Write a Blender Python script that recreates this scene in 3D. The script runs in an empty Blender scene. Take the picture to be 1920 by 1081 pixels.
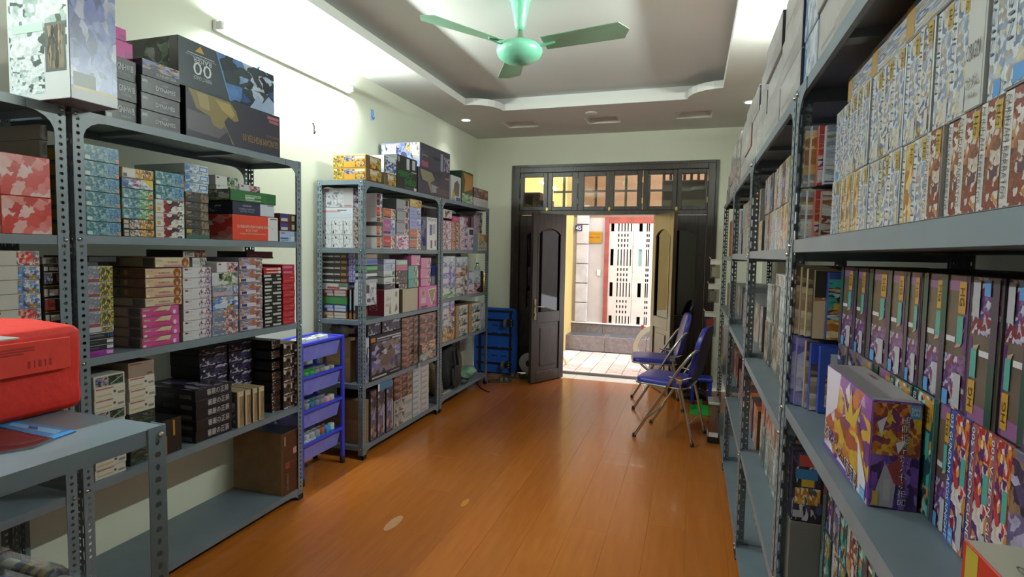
import bpy, bmesh, math, random
from mathutils import Vector, Matrix
random.seed(7)
sc = bpy.context.scene
COL = sc.collection
# ------------------------------------------------------------------ camera
F = 1050.0; H = 1.46
CR = Vector((0.9517, 0.3066, 0.0187)).normalized()
CU = Vector((-0.0375, 0.0555, 0.9977))
CU = (CU - CR*CU.dot(CR)).normalized()
CF = CU.cross(CR).normalized()
CF = CF if CF.y > 0 else -CF
C0 = Vector((0, 0, H))
cam = bpy.data.cameras.new('camera'); cam.sensor_width = 36; cam.lens = 36*F/1920
cam.clip_start = 0.05
camo = bpy.data.objects.new('camera', cam); COL.objects.link(camo)
camo.matrix_world = Matrix(((CR.x, CU.x, -CF.x, 0), (CR.y, CU.y, -CF.y, 0), (CR.z, CU.z, -CF.z, H), (0, 0, 0, 1)))
sc.camera = camo
def at(px, py, x=None, y=None, z=None):
    """point of a real plane (x=, y= or z=) that lies on the sight line of a photo pixel"""
    d = CR*((px-960)/F) - CU*((py-540.5)/F) + CF
    if x is not None: t = (x-C0.x)/d.x
    elif y is not None: t = (y-C0.y)/d.y
    else: t = (z-C0.z)/d.z
    return C0 + d*t
# ------------------------------------------------------------------ view, sky, lights
sc.view_settings.view_transform = 'Standard'; sc.view_settings.look = 'None'
sc.view_settings.gamma = 1; sc.view_settings.use_curve_mapping = False
sc.view_settings.exposure = 0.0
sc.cycles.use_denoising = True
sc.cycles.max_bounces = 7; sc.cycles.diffuse_bounces = 4; sc.cycles.glossy_bounces = 3
sc.cycles.transmission_bounces = 6; sc.cycles.transparent_max_bounces = 8
sc.cycles.caustics_reflective = False; sc.cycles.caustics_refractive = False
sc.cycles.sample_clamp_indirect = 6
w = bpy.data.worlds.new('sky'); sc.world = w; w.use_nodes = True
bg = w.node_tree.nodes['Background']; bg.inputs[0].default_value = (0.93, 0.96, 1.0, 1); bg.inputs[1].default_value = 7.0
def area(name, loc, rot, sx, sy, power, color=(1, 1, 1)):
    l = bpy.data.lights.new(name, 'AREA'); l.shape = 'RECTANGLE'; l.size = sx; l.size_y = sy
    l.energy = power; l.color = color
    o = bpy.data.objects.new(name, l); COL.objects.link(o); o.location = loc; o.rotation_euler = rot
    return o
COOL = (0.93, 1.0, 0.96)
R = math.radians
TUBES = [(-2.47, 3.1, 2.66, 'L'), (0.625, 3.1, 2.70, 'R'), (-2.47, 0.3, 2.66, 'L')]  # the last tube is out of view, added as fill light
TUBE_POWER = (540, 470, 420)      # emission of the two wall tubes and the added third
# ------------------------------------------------------------------ materials
def lin(c): return c/12.92 if c <= 0.04045 else ((c+0.055)/1.055)**2.4
def hexc(h):
    h = h.lstrip('#'); return tuple(lin(int(h[i:i+2], 16)/255) for i in (0, 2, 4))+(1,)
MATS = {}
def newmat(key):
    m = bpy.data.materials.new(key); m.use_nodes = True
    b = m.node_tree.nodes['Principled BSDF']; MATS[key] = m
    return m, m.node_tree.nodes, m.node_tree.links, b
def solid(h, rough=0.45, metal=0.0, spec=0.5, coat=0.0):
    key = 'c%s_%g_%g' % (h, rough, metal)
    if key in MATS: return MATS[key]
    m, n, l, b = newmat(key)
    b.inputs['Base Color'].default_value = hexc(h); b.inputs['Roughness'].default_value = rough
    b.inputs['Metallic'].default_value = metal; b.inputs['Specular IOR Level'].default_value = spec
    b.inputs['Coat Weight'].default_value = coat
    return m
def nd(n, t, **k):
    x = n.new(t)
    for a, v in k.items(): setattr(x, a, v)
    return x
def noisy(key, h1, h2, scale, rough=0.5, bump=0.0, sx=1, sy=1, sz=1, detail=4, metal=0.0, coat=0, lo=.35, hi=.65):
    """two-tone procedural material in object space"""
    if key in MATS: return MATS[key]
    m, n, l, b = newmat(key)
    tc = nd(n, 'ShaderNodeTexCoord'); mp = nd(n, 'ShaderNodeMapping'); mp.inputs['Scale'].default_value = (sx, sy, sz)
    ns = nd(n, 'ShaderNodeTexNoise'); ns.inputs['Scale'].default_value = scale; ns.inputs['Detail'].default_value = detail
    cr = nd(n, 'ShaderNodeValToRGB'); cr.color_ramp.elements[0].color = hexc(h1); cr.color_ramp.elements[1].color = hexc(h2)
    cr.color_ramp.elements[0].position = lo; cr.color_ramp.elements[1].position = hi
    l.new(tc.outputs['Object'], mp.inputs['Vector']); l.new(mp.outputs[0], ns.inputs['Vector'])
    l.new(ns.outputs['Fac'], cr.inputs['Fac']); l.new(cr.outputs['Color'], b.inputs['Base Color'])
    b.inputs['Roughness'].default_value = rough; b.inputs['Metallic'].default_value = metal
    b.inputs['Coat Weight'].default_value = coat
    if bump:
        bp = nd(n, 'ShaderNodeBump'); bp.inputs['Strength'].default_value = bump; bp.inputs['Distance'].default_value = 0.01
        l.new(ns.outputs['Fac'], bp.inputs['Height']); l.new(bp.outputs['Normal'], b.inputs['Normal'])
    return m
def art(key, cols, sx=4, sy=4, seed=0.0, dist=0.5, rough=0.28, rnd=1.0, fine=True):
    """printed illustration: warped shards of the print's own ink colours, laid out in the panel's UV space"""
    key = 'art_'+key
    if key in MATS: return MATS[key]
    m, n, l, b = newmat(key)
    uv = nd(n, 'ShaderNodeUVMap'); mp = nd(n, 'ShaderNodeMapping')
    mp.inputs['Scale'].default_value = (sx, sy, 1); mp.inputs['Location'].default_value = (seed*3.7, seed*1.9, seed)
    mp.inputs['Rotation'].default_value = (0, 0, 0 if dist < .2 else .45*math.sin(seed))
    ns = nd(n, 'ShaderNodeTexNoise'); ns.inputs['Scale'].default_value = 1.1; ns.inputs['Detail'].default_value = 3
    sub = nd(n, 'ShaderNodeVectorMath', operation='SUBTRACT'); sub.inputs[1].default_value = (.5, .5, .5)
    mul = nd(n, 'ShaderNodeVectorMath', operation='SCALE'); mul.inputs['Scale'].default_value = dist*1.5
    add = nd(n, 'ShaderNodeVectorMath', operation='ADD')
    cr = nd(n, 'ShaderNodeValToRGB'); cr.color_ramp.interpolation = 'CONSTANT'
    els = cr.color_ramp.elements
    while len(els) < len(cols): els.new(0.5)
    for i, c in enumerate(cols):
        els[i].position = i/len(cols); els[i].color = hexc(dense(c))
    l.new(uv.outputs[0], mp.inputs['Vector']); l.new(mp.outputs[0], ns.inputs['Vector'])
    l.new(ns.outputs['Color'], sub.inputs[0]); l.new(sub.outputs[0], mul.inputs[0])
    l.new(mp.outputs[0], add.inputs[0]); l.new(mul.outputs[0], add.inputs[1])
    fac = None
    for sc_, wt, met in (((1.0, .85, 'EUCLIDEAN'), (2.0, .22, 'CHEBYCHEV')) if fine else ((1.0, 1.0, 'EUCLIDEAN'),)):
        vo = nd(n, 'ShaderNodeTexVoronoi'); vo.voronoi_dimensions = '2D'; vo.inputs['Scale'].default_value = sc_; vo.distance = met
        vo.inputs['Randomness'].default_value = rnd
        sep = nd(n, 'ShaderNodeSeparateColor'); l.new(add.outputs[0], vo.inputs['Vector']); l.new(vo.outputs['Color'], sep.inputs['Color'])
        mu = nd(n, 'ShaderNodeMath', operation='MULTIPLY_ADD'); mu.inputs[1].default_value = wt; mu.inputs[2].default_value = 0
        l.new(sep.outputs[0], mu.inputs[0])
        if fac is not None: l.new(fac.outputs[0], mu.inputs[2])
        fac = mu
    fr_ = nd(n, 'ShaderNodeMath', operation='FRACT'); l.new(fac.outputs[0], fr_.inputs[0])
    l.new(fr_.outputs[0], cr.inputs['Fac'])
    # soft tonal modulation of the ink, like an airbrushed painting
    mx = nd(n, 'ShaderNodeMix', data_type='RGBA', blend_type='MULTIPLY'); mx.inputs['Factor'].default_value = .55 if fine else .2
    n2 = nd(n, 'ShaderNodeTexNoise'); n2.inputs['Scale'].default_value = 2.2; n2.inputs['Detail'].default_value = 5
    c2 = nd(n, 'ShaderNodeValToRGB'); c2.color_ramp.elements[0].position = .3; c2.color_ramp.elements[0].color = (.35, .35, .38, 1); c2.color_ramp.elements[1].position = .6; c2.color_ramp.elements[1].color = (1, 1, 1, 1)
    l.new(mp.outputs[0], n2.inputs['Vector']); l.new(n2.outputs['Fac'], c2.inputs['Fac'])
    l.new(cr.outputs['Color'], mx.inputs['A']); l.new(c2.outputs['Color'], mx.inputs['B']); l.new(mx.outputs['Result'], b.inputs['Base Color'])
    b.inputs['Roughness'].default_value = rough
    bp = nd(n, 'ShaderNodeBump'); bp.inputs['Strength'].default_value = 0.06; bp.inputs['Distance'].default_value = 0.01
    l.new(ns.outputs['Fac'], bp.inputs['Height']); l.new(bp.outputs['Normal'], b.inputs['Normal'])
    return m
def glass(key, tint='#ffffff', clear=0.85, rough=0.03):
    if key in MATS: return MATS[key]
    m, n, l, b = newmat(key); n.remove(b)
    out = n['Material Output']; mx = nd(n, 'ShaderNodeMixShader'); t = nd(n, 'ShaderNodeBsdfTransparent'); g = nd(n, 'ShaderNodeBsdfGlossy')
    t.inputs[0].default_value = hexc(tint); g.inputs['Roughness'].default_value = rough
    fr = nd(n, 'ShaderNodeLayerWeight'); fr.inputs['Blend'].default_value = 0.5
    pw = nd(n, 'ShaderNodeMath', operation='POWER'); pw.inputs[1].default_value = 4.0
    mt = nd(n, 'ShaderNodeMath', operation='MULTIPLY_ADD'); mt.inputs[1].default_value = .7; mt.inputs[2].default_value = (1-clear)*.6
    mt.use_clamp = True
    l.new(fr.outputs['Facing'], pw.inputs[0]); l.new(pw.outputs[0], mt.inputs[0]); l.new(mt.outputs[0], mx.inputs[0])
    l.new(t.outputs[0], mx.inputs[1]); l.new(g.outputs[0], mx.inputs[2]); l.new(mx.outputs[0], out.inputs['Surface'])
    return m
def emit(key, h, s):
    if key in MATS: return MATS[key]
    m, n, l, b = newmat(key)
    b.inputs['Base Color'].default_value = hexc(h); b.inputs['Emission Color'].default_value = hexc(h); b.inputs['Emission Strength'].default_value = s
    return m
ART = {}
INK = 0.80
def dense(h):
    h = h.lstrip('#'); return '#'+''.join('%02x' % int(int(h[i:i+2], 16)*INK**.5*(.97 if i != 4 else 1)) for i in (0, 2, 4))
def M(s, rough=0.32):
    """'#hex' -> solid ink; 'name' -> a registered illustration or material"""
    if not isinstance(s, str): return s
    if s[0] == '#': return solid(dense(s), rough)
    if s in ART: return art(s, *ART[s][0], **ART[s][1])
    return MATS[s]
def A(name, cols, *a, **k): ART[name] = ((cols.split(),)+a, k)
# ------------------------------------------------------------------ mesh helpers
class MB:
    def __init__(s): s.v = []; s.f = []; s.m = []; s.uv = []; s.mats = []; s.smooth = []
    def mi(s, mat):
        mat = M(mat)
        if mat not in s.mats: s.mats.append(mat)
        return s.mats.index(mat)
    def face(s, pts, mat, uv=None, smooth=False):
        b = len(s.v); s.v += [tuple(p) for p in pts]; s.f.append(tuple(range(b, b+len(pts)))); s.m.append(s.mi(mat))
        s.uv.append(uv or [(0, 0)]*len(pts)); s.smooth.append(smooth)
    def mesh(s, vs, fs, mat, smooth=False):
        b = len(s.v); s.v += [tuple(p) for p in vs]; i = s.mi(mat)
        for f in fs: s.f.append(tuple(b+k for k in f)); s.m.append(i); s.uv.append([(0, 0)]*len(f)); s.smooth.append(smooth)
    def box(s, x0, y0, z0, x1, y1, z1, mat, ch=0.0):
        if ch > 0:
            c = min(ch, abs(x1-x0)*.3, abs(y1-y0)*.3, abs(z1-z0)*.3)
            bm = bmesh.new(); bmesh.ops.create_cube(bm, size=1)
            for v in bm.verts: v.co = Vector((x0+(v.co.x+.5)*(x1-x0), y0+(v.co.y+.5)*(y1-y0), z0+(v.co.z+.5)*(z1-z0)))
            bmesh.ops.bevel(bm, geom=bm.edges[:], offset=c, segments=1, affect='EDGES')
            s.frombm(bm, mat); return
        v = [(x, y, z) for x in (x0, x1) for y in (y0, y1) for z in (z0, z1)]
        s.mesh(v, [(0, 1, 3, 2), (4, 6, 7, 5), (0, 4, 5, 1), (2, 3, 7, 6), (0, 2, 6, 4), (1, 5, 7, 3)], mat)
    def frombm(s, bm, mat, smooth=False):
        bm.verts.index_update(); s.mesh([v.co.copy() for v in bm.verts], [[v.index for v in f.verts] for f in bm.faces], mat, smooth); bm.free()
    def tube(s, pts, r, mat, n=8, cap=True):
        pts = [Vector(p) for p in pts]; rings = []; up = None
        for i, p in enumerate(pts):
            d = (pts[min(i+1, len(pts)-1)]-pts[max(i-1, 0)]).normalized()
            if up is None: up = Vector((0, 0, 1)) if abs(d.z) < .9 else Vector((1, 0, 0))
            a = d.cross(up).normalized(); bb = a.cross(d).normalized(); up = bb
            rr = r[i] if isinstance(r, (list, tuple)) else r
            rings.append([p+(a*math.cos(2*math.pi*k/n)+bb*math.sin(2*math.pi*k/n))*rr for k in range(n)])
        vs = [v for g in rings for v in g]; fs = []
        for i in range(len(pts)-1):
            for k in range(n):
                k2 = (k+1) % n; fs.append((i*n+k, i*n+k2, (i+1)*n+k2, (i+1)*n+k))
        s.mesh(vs, fs, mat, True)
        if cap:
            s.face(rings[0][::-1], mat); s.face(rings[-1], mat)
    def lathe(s, c, prof, mat, n=20, axis='z', smooth=True, cap=True):
        c = Vector(c); vs = []; fs = []
        for (r, h) in prof:
            for k in range(n):
                a = 2*math.pi*k/n; p = (r*math.cos(a), r*math.sin(a), h)
                if axis == 'x': p = (p[2], p[0], p[1])
                elif axis == 'y': p = (p[0], p[2], p[1])
                vs.append(c+Vector(p))
        for i in range(len(prof)-1):
            for k in range(n):
                k2 = (k+1) % n; fs.append((i*n+k, i*n+k2, (i+1)*n+k2, (i+1)*n+k))
        s.mesh(vs, fs, mat, smooth)
        if not cap: return
        if prof[0][0] > 1e-4: s.face([vs[k] for k in range(n)][::-1], mat)
        if prof[-1][0] > 1e-4: s.face([vs[(len(prof)-1)*n+k] for k in range(n)], mat)
    def prism(s, pts, ax, a, b, mat):
        """outline of 2-D points extruded along axis ax from a to b"""
        def P(p, t): return {'x': (t, p[0], p[1]), 'y': (p[0], t, p[1]), 'z': (p[0], p[1], t)}[ax]
        n = len(pts); vs = [P(p, a) for p in pts]+[P(p, b) for p in pts]
        s.mesh(vs, [tuple(range(n))[::-1], tuple(range(n, 2*n))]+[(k, (k+1) % n, n+(k+1) % n, n+k) for k in range(n)], mat)
    def data(s, name):
        me = bpy.data.meshes.new(name); me.from_pydata(s.v, [], s.f); me.update()
        for m in s.mats: me.materials.append(m)
        me.polygons.foreach_set('material_index', s.m); me.polygons.foreach_set('use_smooth', s.smooth)
        u = me.uv_layers.new(name='UVMap'); flat = [c for f in s.uv for p in f for c in p]; u.data.foreach_set('uv', flat)
        bm = bmesh.new(); bm.from_mesh(me); bmesh.ops.recalc_face_normals(bm, faces=bm.faces[:]); bm.to_mesh(me); bm.free()
        return me
    def build(s, name, parent=None, origin=None, rz=0):
        """one object; given in world coordinates, stored relative to its origin"""
        o = Vector(origin) if origin is not None else (Vector(parent['o3']) if parent and 'o3' in parent else Vector((0, 0, 0)))
        if o.length: s.v = [tuple(Vector(p)-o) for p in s.v]
        ob = bpy.data.objects.new(name, s.data(name)); COL.objects.link(ob)
        if parent: ob.parent = parent
        if origin is not None and not parent: ob.location = o
        return ob
def tag(o, label=None, cat=None, group=None, kind=None):
    if label: o['label'] = label
    if cat: o['category'] = cat
    if group: o['group'] = group
    if kind: o['kind'] = kind
    return o
def thing(name, loc, label=None, cat=None, group=None, kind=None):
    o = bpy.data.objects.new(name, None); COL.objects.link(o); o.location = loc; o['o3'] = list(loc); o.empty_display_size = .05
    return tag(o, label, cat, group, kind)
TXT = {}
def textgeo(body):
    if body in TXT: return TXT[body]
    c = bpy.data.curves.new('lettering', 'FONT'); c.body = body; c.resolution_u = 2
    o = bpy.data.objects.new('lettering', c); COL.objects.link(o)
    dg = bpy.context.evaluated_depsgraph_get(); me = bpy.data.meshes.new_from_object(o.evaluated_get(dg))
    vs = [(v.co.x, v.co.y) for v in me.vertices]; fs = [tuple(p.vertices) for p in me.polygons]
    bpy.data.objects.remove(o); bpy.data.curves.remove(c); bpy.data.meshes.remove(me)
    if vs:
        x0 = min(v[0] for v in vs); x1 = max(v[0] for v in vs); y0 = min(v[1] for v in vs); y1 = max(v[1] for v in vs)
    else: x0 = y0 = 0; x1 = y1 = 1
    TXT[body] = (vs, fs, x0, y0, max(x1-x0, 1e-3), max(y1-y0, 1e-3)); return TXT[body]
def put_text(mb, body, org, U, V, cu, cv, wid, hgt, mat, rot=0, squeeze=True):
    """lettering centred at (cu,cv) metres on the plane org + U*u + V*v, fitted into wid x hgt"""
    vs, fs, x0, y0, tw, th = textgeo(body)
    sx, sy = wid/tw, hgt/th
    if not squeeze: sx = sy = min(sx, sy)
    ca, sa = math.cos(R(rot)), math.sin(R(rot)); org = Vector(org); U = Vector(U); V = Vector(V); P = []
    for x, y in vs:
        a = (x-x0-tw/2)*sx; b = (y-y0-th/2)*sy; a, b = a*ca-b*sa, a*sa+b*ca
        P.append(org+U*(cu+a)+V*(cv+b))
    mb.mesh(P, fs, mat)
# ------------------------------------------------------------------ box styles
class Sty:
    def __init__(s, base, front=(), left=(), top=(), right=None, texts=(), cols=None):
        s.base = base; s.p = {'front': front, 'left': left, 'right': left if right is None else right, 'top': top}; s.t = texts; s.c = cols or {}
def frame(face, w, d, h, e):
    return {'front': ((-w/2, -e, 0), (1, 0, 0), (0, 0, 1), w, h), 'left': ((-w/2-e, d, 0), (0, -1, 0), (0, 0, 1), d, h),
            'right': ((w/2+e, 0, 0), (0, 1, 0), (0, 0, 1), d, h), 'top': ((-w/2, 0, h+e), (1, 0, 0), (0, 1, 0), w, d)}[face]
BOXM = {}
def boxmesh(st, w, d, h):
    key = (id(st), round(w, 3), round(d, 3), round(h, 3))
    if key in BOXM: return BOXM[key]
    mb = MB(); mb.box(-w/2, 0, 0, w/2, d, h, M(st.base, .4), 0.0014)
    for fc, ps in st.p.items():
        full = [] if fc not in st.c else [(0, 0, 1, 1, st.c[fc])]
        for k, p in enumerate(full+list(ps)):
            o, U, V, fw, fh = frame(fc, w, d, h, 0.0003+0.00022*k); o, U, V = Vector(o), Vector(U), Vector(V)
            u0, v0, u1, v1 = p[:4]; ee = 0.0016
            a0, a1 = max(u0*fw, ee), min(u1*fw, fw-ee); b0, b1 = max(v0*fh, ee), min(v1*fh, fh-ee)
            if len(p) > 5:      # polygon panel: extra = list of (u,v) inside the face
                pts = [(q[0]*fw, q[1]*fh) for q in p[5]]
                mb.face([o+U*a+V*b for a, b in pts], p[4], [(q[0], q[1]) for q in p[5]])
            else:
                mb.face([o+U*a0+V*b0, o+U*a1+V*b0, o+U*a1+V*b1, o+U*a0+V*b1], p[4], [(0, 0), (1, 0), (1, 1), (0, 1)])
    for t in st.t:
        fc, body, u, v, tw, th, mat = t[:7]; rot = t[7] if len(t) > 7 else 0
        o, U, V, fw, fh = frame(fc, w, d, h, 0.0022)
        a, b = (tw*fw, th*fh) if abs(rot) != 90 else (tw*fh, th*fw)
        put_text(mb, body, o, U, V, u*fw, v*fh, a, b, mat, rot)
    me = mb.data('kit_box'); BOXM[key] = me; return me
TAKEN = []
def settle(lo, hi):
    """trim a new box so that it only touches the boxes and shelves already there"""
    for (a, b, fixed) in TAKEN:
        pen = [min(hi[k]-a[k], b[k]-lo[k]) for k in range(3)]
        if min(pen) <= 0.0004: continue
        for k in sorted(range(3), key=lambda q: pen[q]/(hi[q]-lo[q])):
            if hi[k]-lo[k]-pen[k] < .35*(hi[k]-lo[k]): continue
            if hi[k]-a[k] <= b[k]-lo[k]: hi[k] = a[k]-.0006
            else: lo[k] = b[k]+.0006
            break
    return lo, hi
def kit(name, st, w, d, h, pos, rz, label, cat='box', group=None):
    q = round(math.degrees(rz))
    if q in (0, 90, -90):
        x, y, z = pos
        if q == 0: lo, hi = [x-w/2, y, z], [x+w/2, y+d, z+h]
        elif q == 90: lo, hi = [x-d, y-w/2, z], [x, y+w/2, z+h]
        else: lo, hi = [x, y-w/2, z], [x+d, y+w/2, z+h]
        lo, hi = settle(lo, hi); TAKEN.append((lo, hi, 0)); h = hi[2]-lo[2]
        if q == 0: w, d, pos = hi[0]-lo[0], hi[1]-lo[1], ((lo[0]+hi[0])/2, lo[1], lo[2])
        elif q == 90: w, d, pos = hi[1]-lo[1], hi[0]-lo[0], (hi[0], (lo[1]+hi[1])/2, lo[2])
        else: w, d, pos = hi[1]-lo[1], hi[0]-lo[0], (lo[0], (lo[1]+hi[1])/2, lo[2])
    o = bpy.data.objects.new(name, boxmesh(st, w, d, h)); COL.objects.link(o); o.location = pos; o.rotation_euler = (0, 0, rz)
    return tag(o, label, cat, group)
ORD = ['lowest', 'second up', 'third up', 'fourth up', 'fifth up', 'sixth up', 'seventh up', 'eighth up', 'ninth up', 'tenth up',
       'eleventh up', 'twelfth up', 'thirteenth up', 'fourteenth up', 'fifteenth up', 'sixteenth up', 'seventeenth up', 'eighteenth up']
def pos_word(i, n):
    if n == 1: return None
    if i == n-1: return 'topmost'
    if n == 2: return 'lower'
    return ORD[i]
BAYS = ((.21, 1.43), (1.452, 2.682), (3.31, 4.53), (4.55, 5.77))
def stack(where, sname, xf, zb, px0, px1, ys, items, ref=0, d=0.30, name='kit_box', cat='box', shift=0.0, jit=0.002):
    """pile of boxes on a shelf of the long-wall racks; ys = photo rows of the box edges from the bottom up at the column px0 (or px1)"""
    p = px1 if ref else px0
    zs = [at(p, y, x=xf).z for y in ys]; ym = sum(ys)/len(ys)
    y0 = at(px0, ym, x=xf).y; y1 = at(px1, ym, x=xf).y
    for lo, hi in BAYS:
        if lo-.1 < (y0+y1)/2 < hi+.02 and zs[0] < 1.92: y0 = max(y0, lo+.006); y1 = min(y1, hi-.006); break
    dz = zb-zs[0] if zb is not None else 0
    zs[0] += dz; n = len(zs)-1
    if n > 1 and abs(dz) < .03:
        for k in range(1, n): zs[k] += dz*(1-k/n)
    objs = []
    for i in range(n):
        desc, st = items[i] if isinstance(items, list) else items
        pw = pos_word(i, n); lab = ', '.join(q for q in (desc, pw, sname, where) if q)
        jx, jy = random.uniform(-jit, jit), random.uniform(-jit, jit)
        hh = zs[i+1]-zs[i]
        objs.append(kit(name, st, y1-y0-.003, d, hh-.0008, (xf+jx, (y0+y1)/2+jy+shift, zs[i]+.0004), R(90), lab, cat,
                        None if n == 1 else 'boxes in '+(sname or where)+', '+where))
    return objs
def rbox(desc, where, xf, z0, h, ya, yb, st, d=0.26, group=None, name='kit_box', rx=0.0, cat='box'):
    """a box on the aisle racks, its face towards the aisle (-x); ya > yb"""
    return kit(name, st, ya-yb-.003, d, h-.0008, (xf, (ya+yb)/2, z0+.0004), R(-90)+rx, ', '.join((desc, where)), cat, group)
# ------------------------------------------------------------------ named materials
WALL = noisy('wall_paint', '#dcdccb', '#d6d6c4', 1.2, .85)
CEIL = noisy('ceiling_paint', '#d9d6d3', '#d3d0cd', 0.8, .9)
RACK = noisy('rack_grey_enamel', '#6b7781', '#656f7a', 6, .38, bump=.03)
BOLT = solid('#b9bcbd', .25, 1.0)
RUBBER = solid('#141414', .6)
WOOD = noisy('dark_stained_wood', '#2b211d', '#3d332e', 9, .33, bump=.05, sx=6, sy=6, sz=.5, detail=6)
CHROME = solid('#c9c9c6', .16, 1.0)
KRAFT = noisy('kraft_board', '#8a6c4c', '#7d6144', 14, .75)
BRASS = solid('#b79a4e', .3, .9)
X0, X1, YN, YB = -2.53, 0.70, -1.6, 6.42       # left wall, right wall, wall behind the camera, street wall
ZC, ZT = 2.82, 2.97
# ------------------------------------------------------------------ floor of laminate planks
fl = thing('floor', (0, 0, 0), kind='structure')
mb = MB(); mb.box(X0, YN, -.06, X1, YB-.03, -.012, solid('#3a1c0a', .8)); mb.build('subfloor', fl)
def plankmat(i):
    a = ['#ae6423', '#af6524', '#ad6323', '#ae6424', '#b06625'][i]; b_ = ['#a0581d', '#a1591e', '#9f571d', '#a0581e', '#a25a1f'][i]
    m = noisy('laminate_%d' % i, b_, a, 3.2+.3*i, .27, bump=.012, sx=7, sy=.8, sz=1, detail=7, coat=.12, lo=.25, hi=.75)
    return m
PW, PL = 0.196, 1.21
plk = {}
nx = int((X1-X0)/PW)+1; k = 0
for i in range(nx):
    xa = X0+i*PW; xb = min(xa+PW, X1); off = (i*0.43) % 1*PL; y = YN-off
    while y < YB-.03:
        ya, yb = max(y, YN), min(y+PL, YB-.03); y += PL
        if yb-ya < .02: continue
        mi = random.randrange(5); key = (round(xb-xa, 3), round(yb-ya, 3), mi)
        if key not in plk:
            mb = MB(); mb.box(.0002, .0002, -.012, xb-xa-.0002, yb-ya-.0002, 0, plankmat(mi), .0004); plk[key] = mb.data('plank')
        o = bpy.data.objects.new('plank', plk[key]); COL.objects.link(o); o.parent = fl; o.location = (xa, ya, 0)
mb = MB()
for (px, py, s) in ((738, 980, 1), (872, 942, .6)):
    p = at(px, py, z=.0004); a = R(62)
    pts = [(p.x+s*.03*math.cos(t), p.y+s*.09*math.sin(t), .0005) for t in [2*math.pi*q/18 for q in range(18)]]
    mb.face([(a_, b_, .0014) for a_, b_, c_ in pts], solid('#b5835a', .5) if px != 872 else solid('#c07a22', .5))
mb.build('scuff', fl)
# ------------------------------------------------------------------ walls
def wall(name, b, m=WALL):
    o = MB(); o.box(*b, m); return tag(o.build(name), kind='structure')
wall('wall_left', (X0-.12, YN, -.06, X0, YB, ZT+.1))
wall('wall_right', (X1, YN, -.06, X1+.12, YB, ZT+.1))
wall('wall_rear', (X0-.12, YN-.12, -.06, X1+.12, YN, ZT+.1))
DX0, DX1, DZ = -2.05, 0.205, 2.455
mb = MB()
mb.box(X0-.12, YB, -.06, DX0, YB+.2, ZT+.1, WALL); mb.box(DX1, YB, -.06, X1+.12, YB+.2, ZT+.1, WALL); mb.box(DX0, YB, DZ, DX1, YB+.2, ZT+.1, WALL)
tag(mb.build('wall_back'), kind='structure')
# ------------------------------------------------------------------ ceiling: dropped border round a raised tray
cl = thing('ceiling', (0, 0, 0), kind='structure')
TX0, TX1, TY0, TY1, TR = -2.07, 0.185, 0.4, 5.20, 0.28
def loop(g=0.0):
    """outline of the tray opening with scalloped corners, grown outward by g"""
    L = []
    for cx, cy, a0 in ((TX0, TY1, -90), (TX1, TY1, 180), (TX1, TY0, 90), (TX0, TY0, 0)):
        rr = TR-g if g else TR
        seg = [(cx+rr*math.cos(R(a0+t)), cy+rr*math.sin(R(a0+t))) for t in (0, 15, 30, 45, 60, 75, 90)]
        if cx == TX0: seg = [(x-g, y) for x, y in seg]
        else: seg = [(x+g, y) for x, y in seg]
        seg = [(x, y+g) if cy == TY1 else (x, y-g) for x, y in seg]
        if (cx, cy) in ((TX0, TY1), (TX1, TY1), (TX1, TY0), (TX0, TY0)): L += seg
    return L
def fix(L):
    # order: left-front arc from the left side to the front side, then clockwise round the room
    return L
LP = []
for cx, cy, a0, a1 in ((TX0, TY1, -90, 0), (TX1, TY1, 180, 270), (TX1, TY0, 90, 180), (TX0, TY0, 0, 90)):
    for t in range(7):
        a = R(a0+(a1-a0)*t/6); LP.append((cx+TR*math.cos(a), cy+TR*math.sin(a)))
def plate(mb, outer, holes, z, mat):
    bm = bmesh.new(); es = []
    for L in [outer]+holes:
        vs = [bm.verts.new((x, y, z)) for x, y in L]
        es += [bm.edges.new((vs[i], vs[(i+1) % len(vs)])) for i in range(len(vs))]
    bmesh.ops.triangle_fill(bm, use_beauty=True, use_dissolve=False, edges=es); mb.frombm(bm, mat)
SQ = [(-1.80, 5.80), (-0.925, 5.80), (-0.04, 5.78)]
sq = [[(x-.17, y-.14), (x+.17, y-.14), (x+.17, y+.14), (x-.17, y+.14)] for x, y in SQ]
mb = MB(); plate(mb, [(X0, YN), (X1, YN), (X1, YB), (X0, YB)], [LP]+sq, ZC, CEIL)
n = len(LP)
for i in range(n):      # the lip of the tray
    a, b = LP[i], LP[(i+1) % n]
    mb.face([(a[0], a[1], ZC), (b[0], b[1], ZC), (b[0], b[1], ZC+.062), (a[0], a[1], ZC+.062)], CEIL)
mb.build('border_panel', cl)
mb = MB()
G = .13; big = [(TX0-G, TY0-G), (TX1+G, TY0-G), (TX1+G, TY1+G), (TX0-G, TY1+G)]
plate(mb, big, [LP], ZC+.062, CEIL)
for i in range(4):
    a, b = big[i], big[(i+1) % 4]; mb.face([(a[0], a[1], ZC+.062), (b[0], b[1], ZC+.062), (b[0], b[1], ZT), (a[0], a[1], ZT)], CEIL)
mb.face([(x, y, ZT) for x, y in big], CEIL); mb.build('tray_panel', cl)
mb = MB(); mb.box(X0-.12, YN-.12, ZT+.02, X1+.12, YB+.2, ZT+.1, CEIL); mb.build('slab', cl)
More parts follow.
